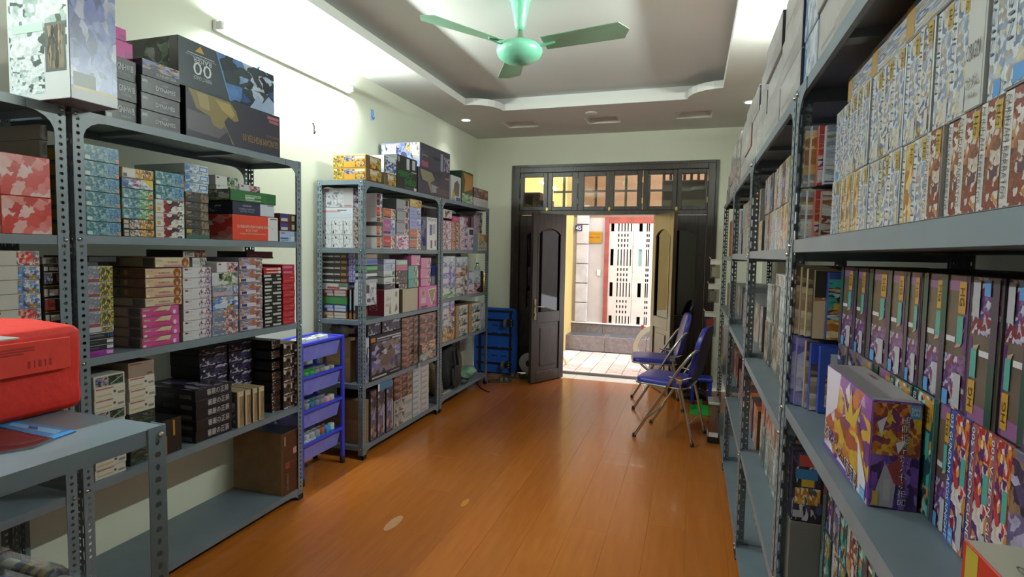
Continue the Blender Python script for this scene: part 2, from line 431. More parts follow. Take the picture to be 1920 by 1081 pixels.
for x, y in SQ:
    mb = MB(); q = [(x-.17, y-.14), (x+.17, y-.14), (x+.17, y+.14), (x-.17, y+.14)]; qi = [(x-.12, y-.09), (x+.12, y-.09), (x+.12, y+.09), (x-.12, y+.09)]
    for i in range(4):
        a, b, c, d = q[i], q[(i+1) % 4], qi[(i+1) % 4], qi[i]
        mb.face([(a[0], a[1], ZC), (b[0], b[1], ZC), (c[0], c[1], ZC+.05), (d[0], d[1], ZC+.05)], CEIL)
    mb.face([(a, b, ZC+.05) for a, b in qi], CEIL); mb.build('square_recess', cl)
# downlights
for i, (x, y, lit, lab) in enumerate(((-2.29, 5.47, 1, 'small round lit downlight in the ceiling beside the long white wall'),
                                      (0.43, 5.42, 1, 'small round lit downlight in the ceiling above the peg-hook rack'),
                                      (-0.985, 5.48, 0, 'small round unlit downlight in front of the middle square ceiling recess'))):
    t = thing('downlight', (x, y, ZC), lab, 'ceiling light')
    mb = MB(); mb.lathe((x, y, ZC-.004), [(.042, .003), (.042, 0), (.058, 0), (.058, .004)], solid('#e6e6e2', .4), 24, cap=False); mb.build('trim_ring', t)
    mb = MB(); mb.lathe((x, y, ZC-.0035), [(.0, 0), (.044, .0), (.044, .003)], emit('downlight_on', '#f4fff8', 30) if lit else solid('#cfcbc6', .5), 24); mb.build('lens', t)
    if lit:
        l = bpy.data.lights.new('downlight_lamp', 'SPOT'); l.energy = 9; l.spot_size = R(110); l.spot_blend = .6; l.shadow_soft_size = .04; l.color = COOL
        o = bpy.data.objects.new('downlight_lamp', l); COL.objects.link(o); o.location = (x, y, ZC-.01)
# wall tube lights
for i, (x, y, z, s) in enumerate(TUBES):
    k = 1 if s == 'L' else -1; xw = X0 if s == 'L' else X1
    t = thing('tube_light', (xw, y, z), ['lit white fluorescent tube batten high on the long wall under the ceiling border', 'lit white fluorescent tube batten above the purple-box rack',
                                        'lit white fluorescent tube batten high on the long wall above the red bag'][i], 'tube light')
    mb = MB(); mb.box(xw, y-.63, z-.03, xw+k*.025, y+.63, z+.03, solid('#eeeeea', .4), .004); mb.build('batten', t)
    mb = MB(); mb.tube([(xw+k*.042, y-.6, z), (xw+k*.042, y+.6, z)], .013, emit('tube_on_%d' % i, '#eefff6', TUBE_POWER[i]), 10); mb.build('tube', t)
    for e in (-1, 1):
        mb = MB(); mb.box(xw+k*.02, y+e*.615-.012, z-.02, xw+k*.06, y+e*.615+.012, z+.02, solid('#e4e4df', .4), .003); mb.build('end_holder', t)
# ------------------------------------------------------------------ doors and transom
FR = thing('trim_1', (DX0, YB, 0), kind='structure')
y0f, y1f = YB-.035, YB+.10
def fbox(n_, x0, z0, x1, z1, ya=y0f, yb=y1f): mb = MB(); mb.box(x0, ya, z0, x1, yb, z1, WOOD, .004); mb.build(n_, FR)
fbox('jamb', DX0, 0, DX0+.075, DZ); fbox('jamb', DX1-.075, 0, DX1, DZ); fbox('head', DX0+.075, DZ-.06, DX1-.075, DZ); fbox('transom_bar', DX0+.075, 1.905, DX1-.075, 1.955)
mb = MB(); mb.box(DX0-.03, YB-.02, 0, DX0, YB, DZ+.03, WOOD, .003); mb.box(DX1, YB-.02, 0, DX1+.03, YB, DZ+.03, WOOD, .003); mb.box(DX0, YB-.02, DZ, DX1, YB, DZ+.03, WOOD, .003); mb.build('architrave', FR)
PANES = [(-1.93, -1.69), (-1.587, -1.351), (-1.211, -.964), (-.867, -.615), (-.494, -.238), (-.139, .109)]
EDG = [DX0+.075]+[(PANES[i][1]+PANES[i+1][0])/2 for i in range(5)]+[DX1-.075]
GL = glass('transom_glass', '#f3efe6', .80, .02)
for i, (a, b) in enumerate(PANES):
    W = thing('window_%d' % (i+1), ((EDG[i]+EDG[i+1])/2, YB, 1.955), kind='structure')
    z0, z1, e0, e1 = 1.998, 2.345, EDG[i]+.003, EDG[i+1]-.003; ya, yb = YB-.02, YB+.03
    for nm, q in (('stile', (e0, 1.957, a, 2.393)), ('stile', (b, 1.957, e1, 2.393)), ('rail', (a, 1.957, b, z0)), ('rail', (a, z1, b, 2.393))):
        mb = MB(); mb.box(q[0], ya, q[1], q[2], yb, q[3], WOOD, .003); mb.build(nm, W)
    mb = MB(); mb.box(a-.004, YB+.006, z0-.004, b+.004, YB+.011, z1+.004, GL); mb.build('pane', W)
    if i in (1, 2, 3, 4):
        xc = [0, -1.46, -1.085, -.745, -.49, 0][i]
        mb = MB(); mb.box(xc-.013, YB+.05, z0, xc+.013, YB+.07, z1, WOOD); mb.box(a, YB+.05, 2.165, b, YB+.07, 2.189, WOOD); mb.build('muntin', W)
    for hz in (2.06, 2.29):
        hx = e0 if i % 2 == 0 else e1
        mb = MB(); mb.tube([(hx, ya-.004, hz-.03), (hx, ya-.004, hz+.03)], .006, BRASS if i > 2 else solid('#6d675c', .35, .8), 8); mb.build('hinge', W)
    if i in (0, 2, 4):
        mb = MB(); mb.box(e1-.012, ya-.012, 1.94, e1+.016, ya, 1.99, BRASS, .003); mb.lathe((e1+.002, ya-.012, 1.953), [(.007, -.012), (.009, -.006), (.007, 0)], BRASS, 10, 'y'); mb.build('catch', W)
DG = glass('door_glass', '#3a2a24', .95, .03)
DARKGL = glass('glass_painted_dark', '#241a16', .9, .04)  # darkness beyond the outer leaves put into the glass tint
def leaf(idx, hinge, ang, w_, mat=WOOD, handle=False, flip=1):
    """door leaf built from its hinge along +x, then turned"""
    D = bpy.data.objects.new('door_%d' % idx, None); COL.objects.link(D); D['kind'] = 'structure'
    th, h, s = .04, 1.90, .085
    def p(nm, mb): return mb.build(nm, D)
    for x in (0, w_-s):
        mb = MB(); mb.box(x, 0, .012, x+s, th, h, mat, .003); p('stile', mb)
    mb = MB(); mb.box(s, 0, .012, w_-s, th, .13, mat, .003); p('rail', mb)
    mb = MB(); mb.box(s, 0, .68, w_-s, th, .80, mat, .003); p('rail', mb)
    gw = w_-2*s; N = 10
    pts = [(s, h), (s, 1.66)]+[(s+gw*k/N, 1.66+.075*math.sin(math.pi*k/N)**.7) for k in range(1, N)]+[(w_-s, 1.66), (w_-s, h)]
    mb = MB()
    for k in range(1, len(pts)-2):
        a, b = pts[k], pts[k+1]
        mb.prism([a, b, (b[0], h), (a[0], h)], 'y', 0, th, mat)
    p('top_rail', mb)
    mb = MB(); mb.box(s-.006, th*.4, .794, w_-s+.006, th*.6, 1.76, DARKGL if idx in (1, 4) else DG); p('glass', mb)
    mb = MB(); mb.box(s-.004, .012, .125, w_-s+.004, th-.012, .685, mat); p('panel', mb)
    mb = MB(); m_ = .055; mb.box(s+m_, .004, .13+m_, w_-s-m_, th-.004, .68-m_, mat, .008); p('raised_field', mb)
    for x in (s, w_-s):
        mb = MB()
        for yy in (-.004, th-.004): mb.box(x-.012, yy, .80, x+.012, yy+.008, 1.66, mat, .002)
        p('glazing_bead', mb)
    if handle:
        mb = MB(); mb.box(w_-.062, th, .72, w_-.028, th+.007, .95, solid('#8f8672', .3, .9), .003); p('handle_plate', mb)
        mb = MB(); mb.tube([(w_-.045, th, .87), (w_-.045, th+.045, .87), (w_-.06, th+.05, .87), (w_-.155, th+.05, .865)], .009, CHROME, 8); p('lever_handle', mb)
        mb = MB(); mb.tube([(w_-.045, th+.006, .78), (w_-.045, th+.014, .78)], .012, BRASS, 10); p('lock_cylinder', mb)
    D.location = (hinge[0], hinge[1], 0); D.rotation_euler = (0, 0, ang); return D
WOODR = noisy('wood_painted_daylight', '#3d2d24', '#54402f', 8, .3, bump=.05, sx=6, sy=6, sz=.5, detail=6)  # lighter copy of the door wood, light from the doorway painted in
leaf(1, (DX0+.076, YB), 0, .535)
a1 = math.atan2(5.915-6.39, -1.69+1.435); leaf(2, (-1.435, 6.40), a1, .545, handle=True)
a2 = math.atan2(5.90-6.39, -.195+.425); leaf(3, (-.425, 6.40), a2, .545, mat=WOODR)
leaf(4, (-.40, YB), 0, .529)
# ------------------------------------------------------------------ the alley outside
GROUND = -.05
PAVE = noisy('pavement_tile', '#c9b3ab', '#b9a19a', 5, .8, bump=.2)
pv = thing('pavement', (0, 8, GROUND), kind='structure')
mb = MB(); mb.box(-16, YB+.2, GROUND-.08, 16, 9.2, GROUND-.012, solid('#8d807a', .9)); mb.build('mortar_bed', pv, (0, 8, GROUND))
tm = []
for k in range(4):
    t = MB(); t.box(-.097, -.097, -.012, .097, .097, 0, noisy('pave_%d' % k, ['#cbb6ae', '#c2aaa2', '#d2bfb8', '#bfa69c'][k], ['#b49d95', '#ad958c', '#bfaaa2', '#a88f86'][k], 14, .85, bump=.3), .004); tm.append(t.data('paving_tile'))
for i in range(14):
    for j in range(9):
        o = bpy.data.objects.new('paving_tile', tm[random.randrange(4)]); COL.objects.link(o); o.parent = pv
        o.location = (-2.3+i*.2, -1.15+j*.2, random.uniform(-.003, .002))
sill = thing('trim_2', (-.9, 6.6, 0), kind='structure')
for k in range(6):
    mb = MB(); xa = DX0+.05+k*.36; mb.box(xa+.002, YB-.035, -.05, xa+.358, YB+.22, .001, solid('#d8d3cc', .35), .002); mb.build('sill_tile', sill)
mb = MB(); mb.box(DX0+.05, YB+.20, 0, DX1-.05, YB+.235, .032, solid('#857c72', .4, .7), .004); mb.box(DX0+.05, YB+.262, 0, DX1-.05, YB+.28, .022, solid('#857c72', .4, .7), .004); mb.build('shutter_rail', sill)
GRAN = noisy('step_granite', '#736863', '#645956', 22, .45); SLATE = noisy('tread_slate', '#55595f', '#4a4e55', 30, .35)
st = thing('trim_3', (-1, 8.8, GROUND), kind='structure')
for k in range(5):
    xa = -1.86+k*.62
    mb = MB(); mb.box(xa+.002, 8.60, GROUND, xa+.618, 8.98, .185, GRAN, .003); mb.build('step_block', st)
    mb = MB(); mb.box(xa+.05, 8.64, .185, xa+.58, 8.94, .189, SLATE); mb.build('slate_inlay', st)
    mb = MB(); mb.box(xa-.1+.002, 8.98, GROUND, xa+.518, 9.2, .335, GRAN, .003); mb.build('step_block', st)
mb = MB(); mb.box(-1.9, 8.955, .335, 1.3, 9.2, .355, solid('#d5cbc2', .4), .004); mb.build('nosing', st)
PLAS = noisy('outer_plaster', '#b0a69f', '#a59b94', 3, .9, bump=.05)
fa = thing('wall_facade', (0, 9, 0), kind='structure')
gx0, gx1 = -1.275, -.36
mb = MB(); mb.box(-1.60, 9.03, .33, gx0-.07, 9.3, 2.05, PLAS); mb.box(gx1+.08, 9.02, .33, 16, 9.3, 2.05, PLAS); mb.box(-16, 9.02, 2.05, 16, 9.3, 5.2, noisy('upper_facade', '#84654d', '#7b5d46', 2, .9)); mb.build('plaster', fa)
mb = MB(); mb.box(-16, 9.02, -.05, -1.6, 9.3, 2.05, PLAS); mb.build('side_plaster', fa)
for k in range(6):
    mb = MB(); mb.box(-1.80, 8.975, .36+k*.315, -1.605, 9.03, .36+k*.315+.302, noisy('pilaster_stone', '#bdb8b8', '#aca6a6', 6, .8), .006); mb.build('pilaster_block', fa)
RED = noisy('gate_frame_paint', '#8d3f33', '#79342b', 7, .6)
mb = MB(); mb.box(gx0-.07, 8.98, .34, gx0, 9.06, 2.05, RED, .004); mb.box(gx0, 8.98, 1.955, gx1+.08, 9.06, 2.05, RED, .004); mb.box(gx1+.01, 8.98, .34, gx1+.08, 9.06, 1.955, RED, .004); mb.build('gate_surround', fa)
mb = MB(); mb.box(gx0-.1, 9.25, .3, gx1+.2, 9.28, 2.0, solid('#1c1210', .9)); mb.build('hall_shade_sheet', fa)  # dark sheet standing for the shade inside, seen through the gate slots
def holed(mb, x0, x1, z0, z1, holes, ya, yb, mat):
    xs = sorted({x0, x1}|{h[0] for h in holes}|{h[2] for h in holes}); zs = sorted({z0, z1}|{h[1] for h in holes}|{h[3] for h in holes})
    for i in range(len(xs)-1):
        for j in range(len(zs)-1):
            cx, cz = (xs[i]+xs[i+1])/2, (zs[j]+zs[j+1])/2
            if any(h[0] < cx < h[2] and h[1] < cz < h[3] for h in holes): continue
            mb.box(xs[i], ya, zs[j], xs[i+1], yb, zs[j+1], mat)
GATE = noisy('gate_paint', '#b9aea3', '#aea297', 5, .6)
RUST = noisy('gate_rust', '#b98a57', '#cfc0ae', 9, .7)
gt = thing('folding_gate', (-.8, 9.0, .36), 'off-white slotted metal folding gate across the alley, in a red frame', 'gate')
def gz(py): return at(1165, py, y=9.0).z
def gx(px): return at(px, 480, y=9.0).x
rows_t = [(418.6, 433.7), (466.7, 498), (546, 577)]; rows_s = [(438, 443.5), (447.5, 453), (457, 462.7), (502, 507.6), (512, 517.2), (521.5, 527), (585.5, 589.5), (592, 596)]
rows_t[2] = (529.5, 556); rows_t.append((592, 608))
rows_s = [(438, 443.5), (447.5, 453), (457, 462.7), (502, 507.6), (512, 517.2), (521.5, 527), (562, 567), (572, 577), (582, 587)]
for (la, lb, sqx, cols) in ((1140.5, 1186, (1144.3, 1150.3), (1157.8, 1163.7, 1169.3, 1175, 1181)), (1186.5, 1217, (1197, 1203.5), (1211, 1214.5))):
    hs = []
    for a, b in rows_t:
        hs.append((gx(sqx[0]), gz(b), gx(sqx[1]), gz(a)))
        for c in cols: hs.append((gx(c), gz(b), gx(c+2.1), gz(a)))
    for a, b in rows_s:
        for c in cols[:4]: hs.append((gx(c), gz(b), gx(c+2.4), gz(a)))
    mb = MB(); holed(mb, gx(la), gx(lb) if lb < 1210 else gx1, .362, 1.95, hs, 9.0, 9.025, GATE); mb.build('gate_leaf', gt)
mb = MB(); mb.box(gx0+.002, 8.996, .362, gx(1140.5), 9.03, 1.95, RUST); mb.box(gx(1140.5), 8.996, gz(417), gx1, 9.0, 1.95, RUST); mb.build('rusty_edge', gt)
mb = MB(); mb.box(gx(1189), 9.03, gz(498), gx(1203.5), 9.05, gz(466.7), solid('#93b5ae', .4)); mb.build('pale_green_plate', gt)
mb = MB()
for z in (1.2, .75, 1.6): mb.lathe((gx(1188), 8.995, z), [(.012, -.006), (.016, 0), (.016, .006)], solid('#c3a98c', .5), 10, 'y')
mb.build('rivet', gt)
SHB = noisy('shade_box_paint', '#3a2d26', '#33271f', 5, .6)  # dark boxes added outside to darken the end transom panes
sb = thing('trim_4', (-.1, YB+.3, 1.96), kind='structure')
mb = MB(); mb.box(-.36, YB+.24, 1.90, DX1+.05, YB+.42, 2.31, SHB, .006); mb.build('shade_box', sb)
mb = MB(); mb.box(DX0-.02, YB+.24, 1.90, -1.66, YB+.40, 2.10, SHB, .006); mb.box(DX0-.02, YB+.24, 2.10, -1.80, YB+.40, 2.2, SHB, .006); mb.build('shade_box', sb)
mb = MB()
for k in range(9): mb.box(-.36+k*.075, YB+.25, 2.31, -.36+k*.075+.03, YB+.28, 2.42, SHB)
mb.build('grille_bars', sb)['kind'] = 'stuff'
# yellow corner of the neighbouring house
mb = MB(); ye = at(1073, 500, y=8.97).x; mb.box(-4.5, 8.45, GROUND, ye, 9.02, 6, noisy('yellow_render', '#c2aa6a', '#b99f5e', 2, .9)); tag(mb.build('wall_neighbour'), kind='structure')
mb = MB(); mb.box(-4.5, 8.43, GROUND, ye-.004, 8.45, .55, solid('#ddd2b4', .8), .004); tag(mb.build('baseboard_neighbour'), kind='structure')
np_ = thing('number_plate', (-1.70, 8.97, 1.85), 'small dark blue house number plate with white digits 45', 'sign')
p0, p1 = at(1078.5, 432.5, y=8.97), at(1092, 421.5, y=8.97)
mb = MB(); mb.box(p0.x, 8.962, p0.z, p1.x, 8.974, p1.z, solid('#1f2c55', .35), .002); mb.build('plate', np_)
mb = MB(); put_text(mb, '45', (p0.x, 8.9612, p0.z), (1, 0, 0), (0, 0, 1), (p1.x-p0.x)/2, (p1.z-p0.z)/2, (p1.x-p0.x)*.74, (p1.z-p0.z)*.72, solid('#f1f1ee', .5)); mb.build('digits', np_)
pq = thing('brass_plaque', (-1.48, 9.0, 1.7), 'brass company plaque lettered in dark capitals on the white plaster', 'sign')
p0, p1 = at(1097.5, 455, y=9.01), at(1129, 434, y=9.01)
mb = MB(); mb.box(p0.x, 9.005, p0.z, p1.x, 9.021, p1.z, solid('#c08a2c', .35, .6), .003); mb.build('plate', pq)
mb = MB(); wv, hv = p1.x-p0.x, p1.z-p0.z
put_text(mb, 'THĂNG LONG', (p0.x, 9.0042, p0.z), (1, 0, 0), (0, 0, 1), wv/2, hv*.52, wv*.78, hv*.2, solid('#3b2410', .6))
put_text(mb, 'CÔNG TY TRÁCH NHIỆM', (p0.x, 9.0042, p0.z), (1, 0, 0), (0, 0, 1), wv/2, hv*.79, wv*.86, hv*.1, solid('#3b2410', .6)); mb.build('lettering', pq)
sw = thing('bell_switch', (-1.4, 9.0, 1.2), 'small cream bell switch on the white plaster beside the red gate frame', 'switch')
p = at(1122.5, 511, y=9.01); mb = MB(); mb.box(p.x-.026, 9.004, p.z-.047, p.x+.026, 9.021, p.z+.047, solid('#e9e2cc', .4), .004); mb.build('plate', sw)
mb = MB(); [mb.box(p.x-.01, 9.0, p.z-.03+q*.02, p.x+.01, 9.005, p.z-.018+q*.02, solid('#d6cbb0', .4)) for q in range(3)]; mb.build('button', sw)
bk = thing('bicycle', (-.33, 7.35, GROUND), 'rear wheel and cream mudguard of a bicycle parked in the alley', 'bicycle')
cx, cy, cz, rw = -.36, 7.35, GROUND+.30, .30
mb = MB(); mb.tube([(cx+rw*math.cos(R(a)), cy, cz+rw*math.sin(R(a))) for a in range(0, 361, 15)], .016, solid('#4a4744', .8), 8, False); mb.build('tyre', bk)
mb = MB(); mb.tube([(cx+(rw-.03)*math.cos(R(a)), cy, cz+(rw-.03)*math.sin(R(a))) for a in range(0, 361, 20)], .008, CHROME, 6, False); mb.build('rim', bk)
mb = MB()
for k in range(18): mb.tube([(cx, cy, cz), (cx+(rw-.03)*math.cos(R(k*20)), cy, cz+(rw-.03)*math.sin(R(k*20)))], .0015, CHROME, 4)
tag(mb.build('spokes', bk), kind='stuff')
mb = MB(); mb.lathe((cx, cy-.04, cz), [(.02, 0), (.02, .08)], CHROME, 12, 'y'); mb.build('hub', bk)
mb = MB()
ar = [R(a) for a in range(60, 206, 10)]
for i in range(len(ar)-1):
    q = [(cx+(rw+.03)*math.cos(a), cz+(rw+.03)*math.sin(a)) for a in (ar[i], ar[i+1])]
    mb.face([(q[0][0], cy-.03, q[0][1]), (q[1][0], cy-.03, q[1][1]), (q[1][0], cy+.03, q[1][1]), (q[0][0], cy+.03, q[0][1])], solid('#cfc3a8', .35))
    q2 = [(cx+(rw-.03)*math.cos(a), cz+(rw-.03)*math.sin(a)) for a in (ar[i], ar[i+1])]
    for s in (-.03, .03): mb.face([(q[0][0], cy+s, q[0][1]), (q[1][0], cy+s, q[1][1]), (q2[1][0], cy+s, q2[1][1]), (q2[0][0], cy+s, q2[0][1])], solid('#cfc3a8', .35))
mb.build('mudguard', bk)
mb = MB(); mb.box(cx-.24, cy-.02, cz+.27, cx-.20, cy+.02, cz+.31, solid('#c1402f', .3), .004); mb.build('reflector', bk)
mb = MB(); mb.tube([(cx, cy-.05, cz), (cx+.45, cy-.05, cz+.05)], .012, solid('#3a3a3a', .4), 8); mb.tube([(cx, cy-.05, cz), (cx+.3, cy, cz+.45)], .01, solid('#3a3a3a', .4), 8); mb.build('frame_tube', bk)
mb = MB(); p = [at(1054, 668, y=7.4), at(1060, 676, y=7.4), at(1063, 690, y=7.4), at(1062.5, 699, y=7.4)]; mb.tube(p[:3]+[(p[3].x, p[3].y, GROUND)], .02, solid('#d8c387', .5), 8)
tag(mb.build('drain_pipe', origin=(p[3].x, p[3].y, GROUND)), 'short bent cream drain pipe rising from the alley paving', 'pipe')
# ------------------------------------------------------------------ ceiling fan
FAN = noisy('fan_green_enamel', '#8ad8b8', '#7fcdac', 4, .3, coat=.2); FANB = noisy('fan_blade_green', '#9accae', '#93b498', 3, .4)
fx, fy, fz = -1.03, 3.27, 2.655
fn = thing('ceiling_fan', (fx, fy, ZT), 'three-bladed pale green ceiling fan hanging from the raised ceiling', 'fan')
mb = MB(); mb.lathe((fx, fy, ZT), [(.052, 0), (.062, -.012), (.056, -.03), (.030, -.17), (.022, -.19), (0, -.19)], FAN, 28); mb.build('canopy', fn)
mb = MB(); mb.lathe((fx, fy, ZT), [(.055, -.001), (.066, -.004), (.066, -.011), (.055, -.013)], solid('#d9dcd6', .4), 24); mb.build('ceiling_ring', fn)
mb = MB(); mb.tube([(fx, fy, ZT-.17), (fx, fy, fz+.06)], .012, solid('#59615a', .4, .6), 10); mb.build('rod', fn)
mb = MB(); mb.lathe((fx, fy, fz), [(.016, .12), (.02, .09), (.045, .055), (.07, .045)], solid('#7d8c78', .35, .3), 24); mb.build('rod_cup', fn)
mb = MB(); mb.lathe((fx, fy, fz), [(.06, .05), (.115, .04), (.135, .02), (.138, 0), (.125, -.03), (.09, -.055), (.04, -.067), (0, -.07)], FAN, 32); mb.build('motor', fn)
for k, a0 in enumerate((-6, -126, 114)):
    a = R(a0); ca, sa = math.cos(a), math.sin(a)
    def L(u, v, w_): return (fx+u*ca-v*sa, fy+u*sa+v*ca, fz+w_)
    mb = MB(); mb.tube([L(.11, 0, .02), L(.17, 0, .022), L(.22, 0, .03)], [.012, .009, .008], FAN, 8); mb.box(0, 0, 0, 0, 0, 0, FAN) if 0 else None; mb.build('blade_bracket', fn)
    bl = []
    for i in range(13):
        t = i/12; u = .155+t*.50; wd = (.062+.022*t) if t < .88 else (.0814*math.sqrt(max(0, 1-((t-.88)/.12)**2))+.004)
        dz = .03+.012*t; tl = .22-.06*t
        bl.append((u, wd, dz, tl))
    vs = []; fs = []
    for (u, wd, dz, tl) in bl:
        for q, zz in ((-1, .0015), (1, .0015), (1, -.0015), (-1, -.0015)): vs.append(L(u, q*wd, dz-q*wd*tl+zz))
    for i in range(12):
        for q in range(4): fs.append((4*i+q, 4*i+(q+1) % 4, 4*i+4+(q+1) % 4, 4*i+4+q))
    fs += [(0, 3, 2, 1), (48, 49, 50, 51)]
    mb = MB(); mb.mesh(vs, fs, FANB, False); bo = mb.build('blade', fn)
    mb = MB()
    for u, v in ((.175, .022), (.175, -.022), (.205, 0)): mb.lathe(L(u, v, .024), [(.006, -.004), (.006, .003)], solid('#5d6a5c', .4, .5), 8)
    tag(mb.build('screws', bo), kind='stuff')
# ------------------------------------------------------------------ steel racks with slotted angle posts
POSTM = {}
def postmesh(sx, sy, h, z0=0.0):
    """slotted angle post: corner at the origin, flanges run inward along x*sx and y*sy; real punched holes"""
    key = (sx, sy, round(h, 3))
    if key in POSTM: return POSTM[key]
    mb = MB(); W = .038; T = .0022
    def flange(P, cells):
        # cells: (u0,u1,v0,v1, hole half-width, hole half-height) with a hole centred in each
        for u0, u1, v0, v1, hw, hh in cells:
            uc, vc = (u0+u1)/2, (v0+v1)/2
            out = [(u0, v0), (uc, v0), (u1, v0), (u1, vc), (u1, v1), (uc, v1), (u0, v1), (u0, vc)]
            if hw <= 0:
                q = [(u0, v0), (u1, v0), (u1, v1), (u0, v1)]
                for t in (0, T): mb.face([P(a, b, t) for a, b in q], RACK)
                continue
            c = .45
            hole = [(uc-hw*.6, vc-hh), (uc, vc-hh), (uc+hw*.6, vc-hh), (uc+hw, vc), (uc+hw*.6, vc+hh), (uc, vc+hh), (uc-hw*.6, vc+hh), (uc-hw, vc)]
            if hh > hw*1.6: hole = [(uc-hw, vc-hh+hw), (uc, vc-hh), (uc+hw, vc-hh+hw), (uc+hw, vc), (uc+hw, vc+hh-hw), (uc, vc+hh), (uc-hw, vc+hh-hw), (uc-hw, vc)]
            for k in range(8):
                k2 = (k+1) % 8
                for t in (0, T): mb.face([P(*out[k], t), P(*out[k2], t), P(*hole[k2], t), P(*hole[k], t)], RACK)
                mb.face([P(*hole[k], 0), P(*hole[k2], 0), P(*hole[k2], T), P(*hole[k], T)], RACK)
    # flange along y (faces the aisle): one column of alternating round and oval holes
    ca = []; z = 0.0; k = 0
    while z < h-1e-6:
        z1 = min(z+.0255, h); ok = z1-z > .02 and z > .03
        ca.append((0, W, z, z1, (.0045 if k % 2 else .0075) if ok else 0, .0055 if k % 2 == 0 else .0075)); z = z1; k += 1
    flange(lambda u, v, t: (t*sx, u*sy, v), ca)
    cb = []; z = 0.0
    while z < h-1e-6:
        z1 = min(z+.051, h); ok = z1-z > .045 and z > .03
        cb.append((T, W*.48, z, z1, .0035 if ok else 0, .018))
        if ok: cb += [(W*.48, W, z, z+.0255, .0045, .0065), (W*.48, W, z+.0255, z1, .006, .0045)]
        else: cb.append((W*.48, W, z, z1, 0, 0))
        z = z1
    flange(lambda u, v, t: (u*sx, t*sy, v), cb)
    for q in (((W*sx, 0, 0), (W*sx, T*sy, 0), (W*sx, T*sy, h), (W*sx, 0, h)), ((0, W*sy, 0), (T*sx, W*sy, 0), (T*sx, W*sy, h), (0, W*sy, h)),
              ((0, 0, h), (W*sx, 0, h), (W*sx, T*sy, h), (T*sx, T*sy, h), (T*sx, W*sy, h), (0, W*sy, h))): mb.face(q, RACK)
    me = mb.data('post'); POSTM[key] = me; return me
SHM = {}
def shelfmesh(dx, dy, inv):
    key = (round(dx, 3), round(dy, 3), inv)
    if key in SHM: return SHM[key]
    mb = MB(); t = .0012; lip = .031; s = 1 if inv else -1; e = .0026
    x0, x1, y0, y1 = e, dx-e, e, dy-e
    mb.box(x0, y0, -t, x1, y1, 0, RACK)
    a, b = (0, lip*s) if s > 0 else (lip*s, -t)
    for q in ((x0, y0, x0+t, y1), (x1-t, y0, x1, y1), (x0, y0, x1, y0+t), (x0, y1-t, x1, y1)): mb.box(q[0], q[1], a, q[2], q[3], b, RACK)
    zr = lip*s; r = .011
    for q in ((x0, y0, x0+r, y1), (x1-r, y0, x1, y1)): mb.box(q[0], q[1], zr-t/2, q[2], q[3], zr+t/2, RACK)
    for f in (.3, .7): mb.box(x0+.02, y0+(y1-y0)*f-.02, -.018, x1-.02, y0+(y1-y0)*f+.02, -t, RACK) if s < 0 else None
    me = mb.data('shelf'); SHM[key] = me; return me
BOLTM = None
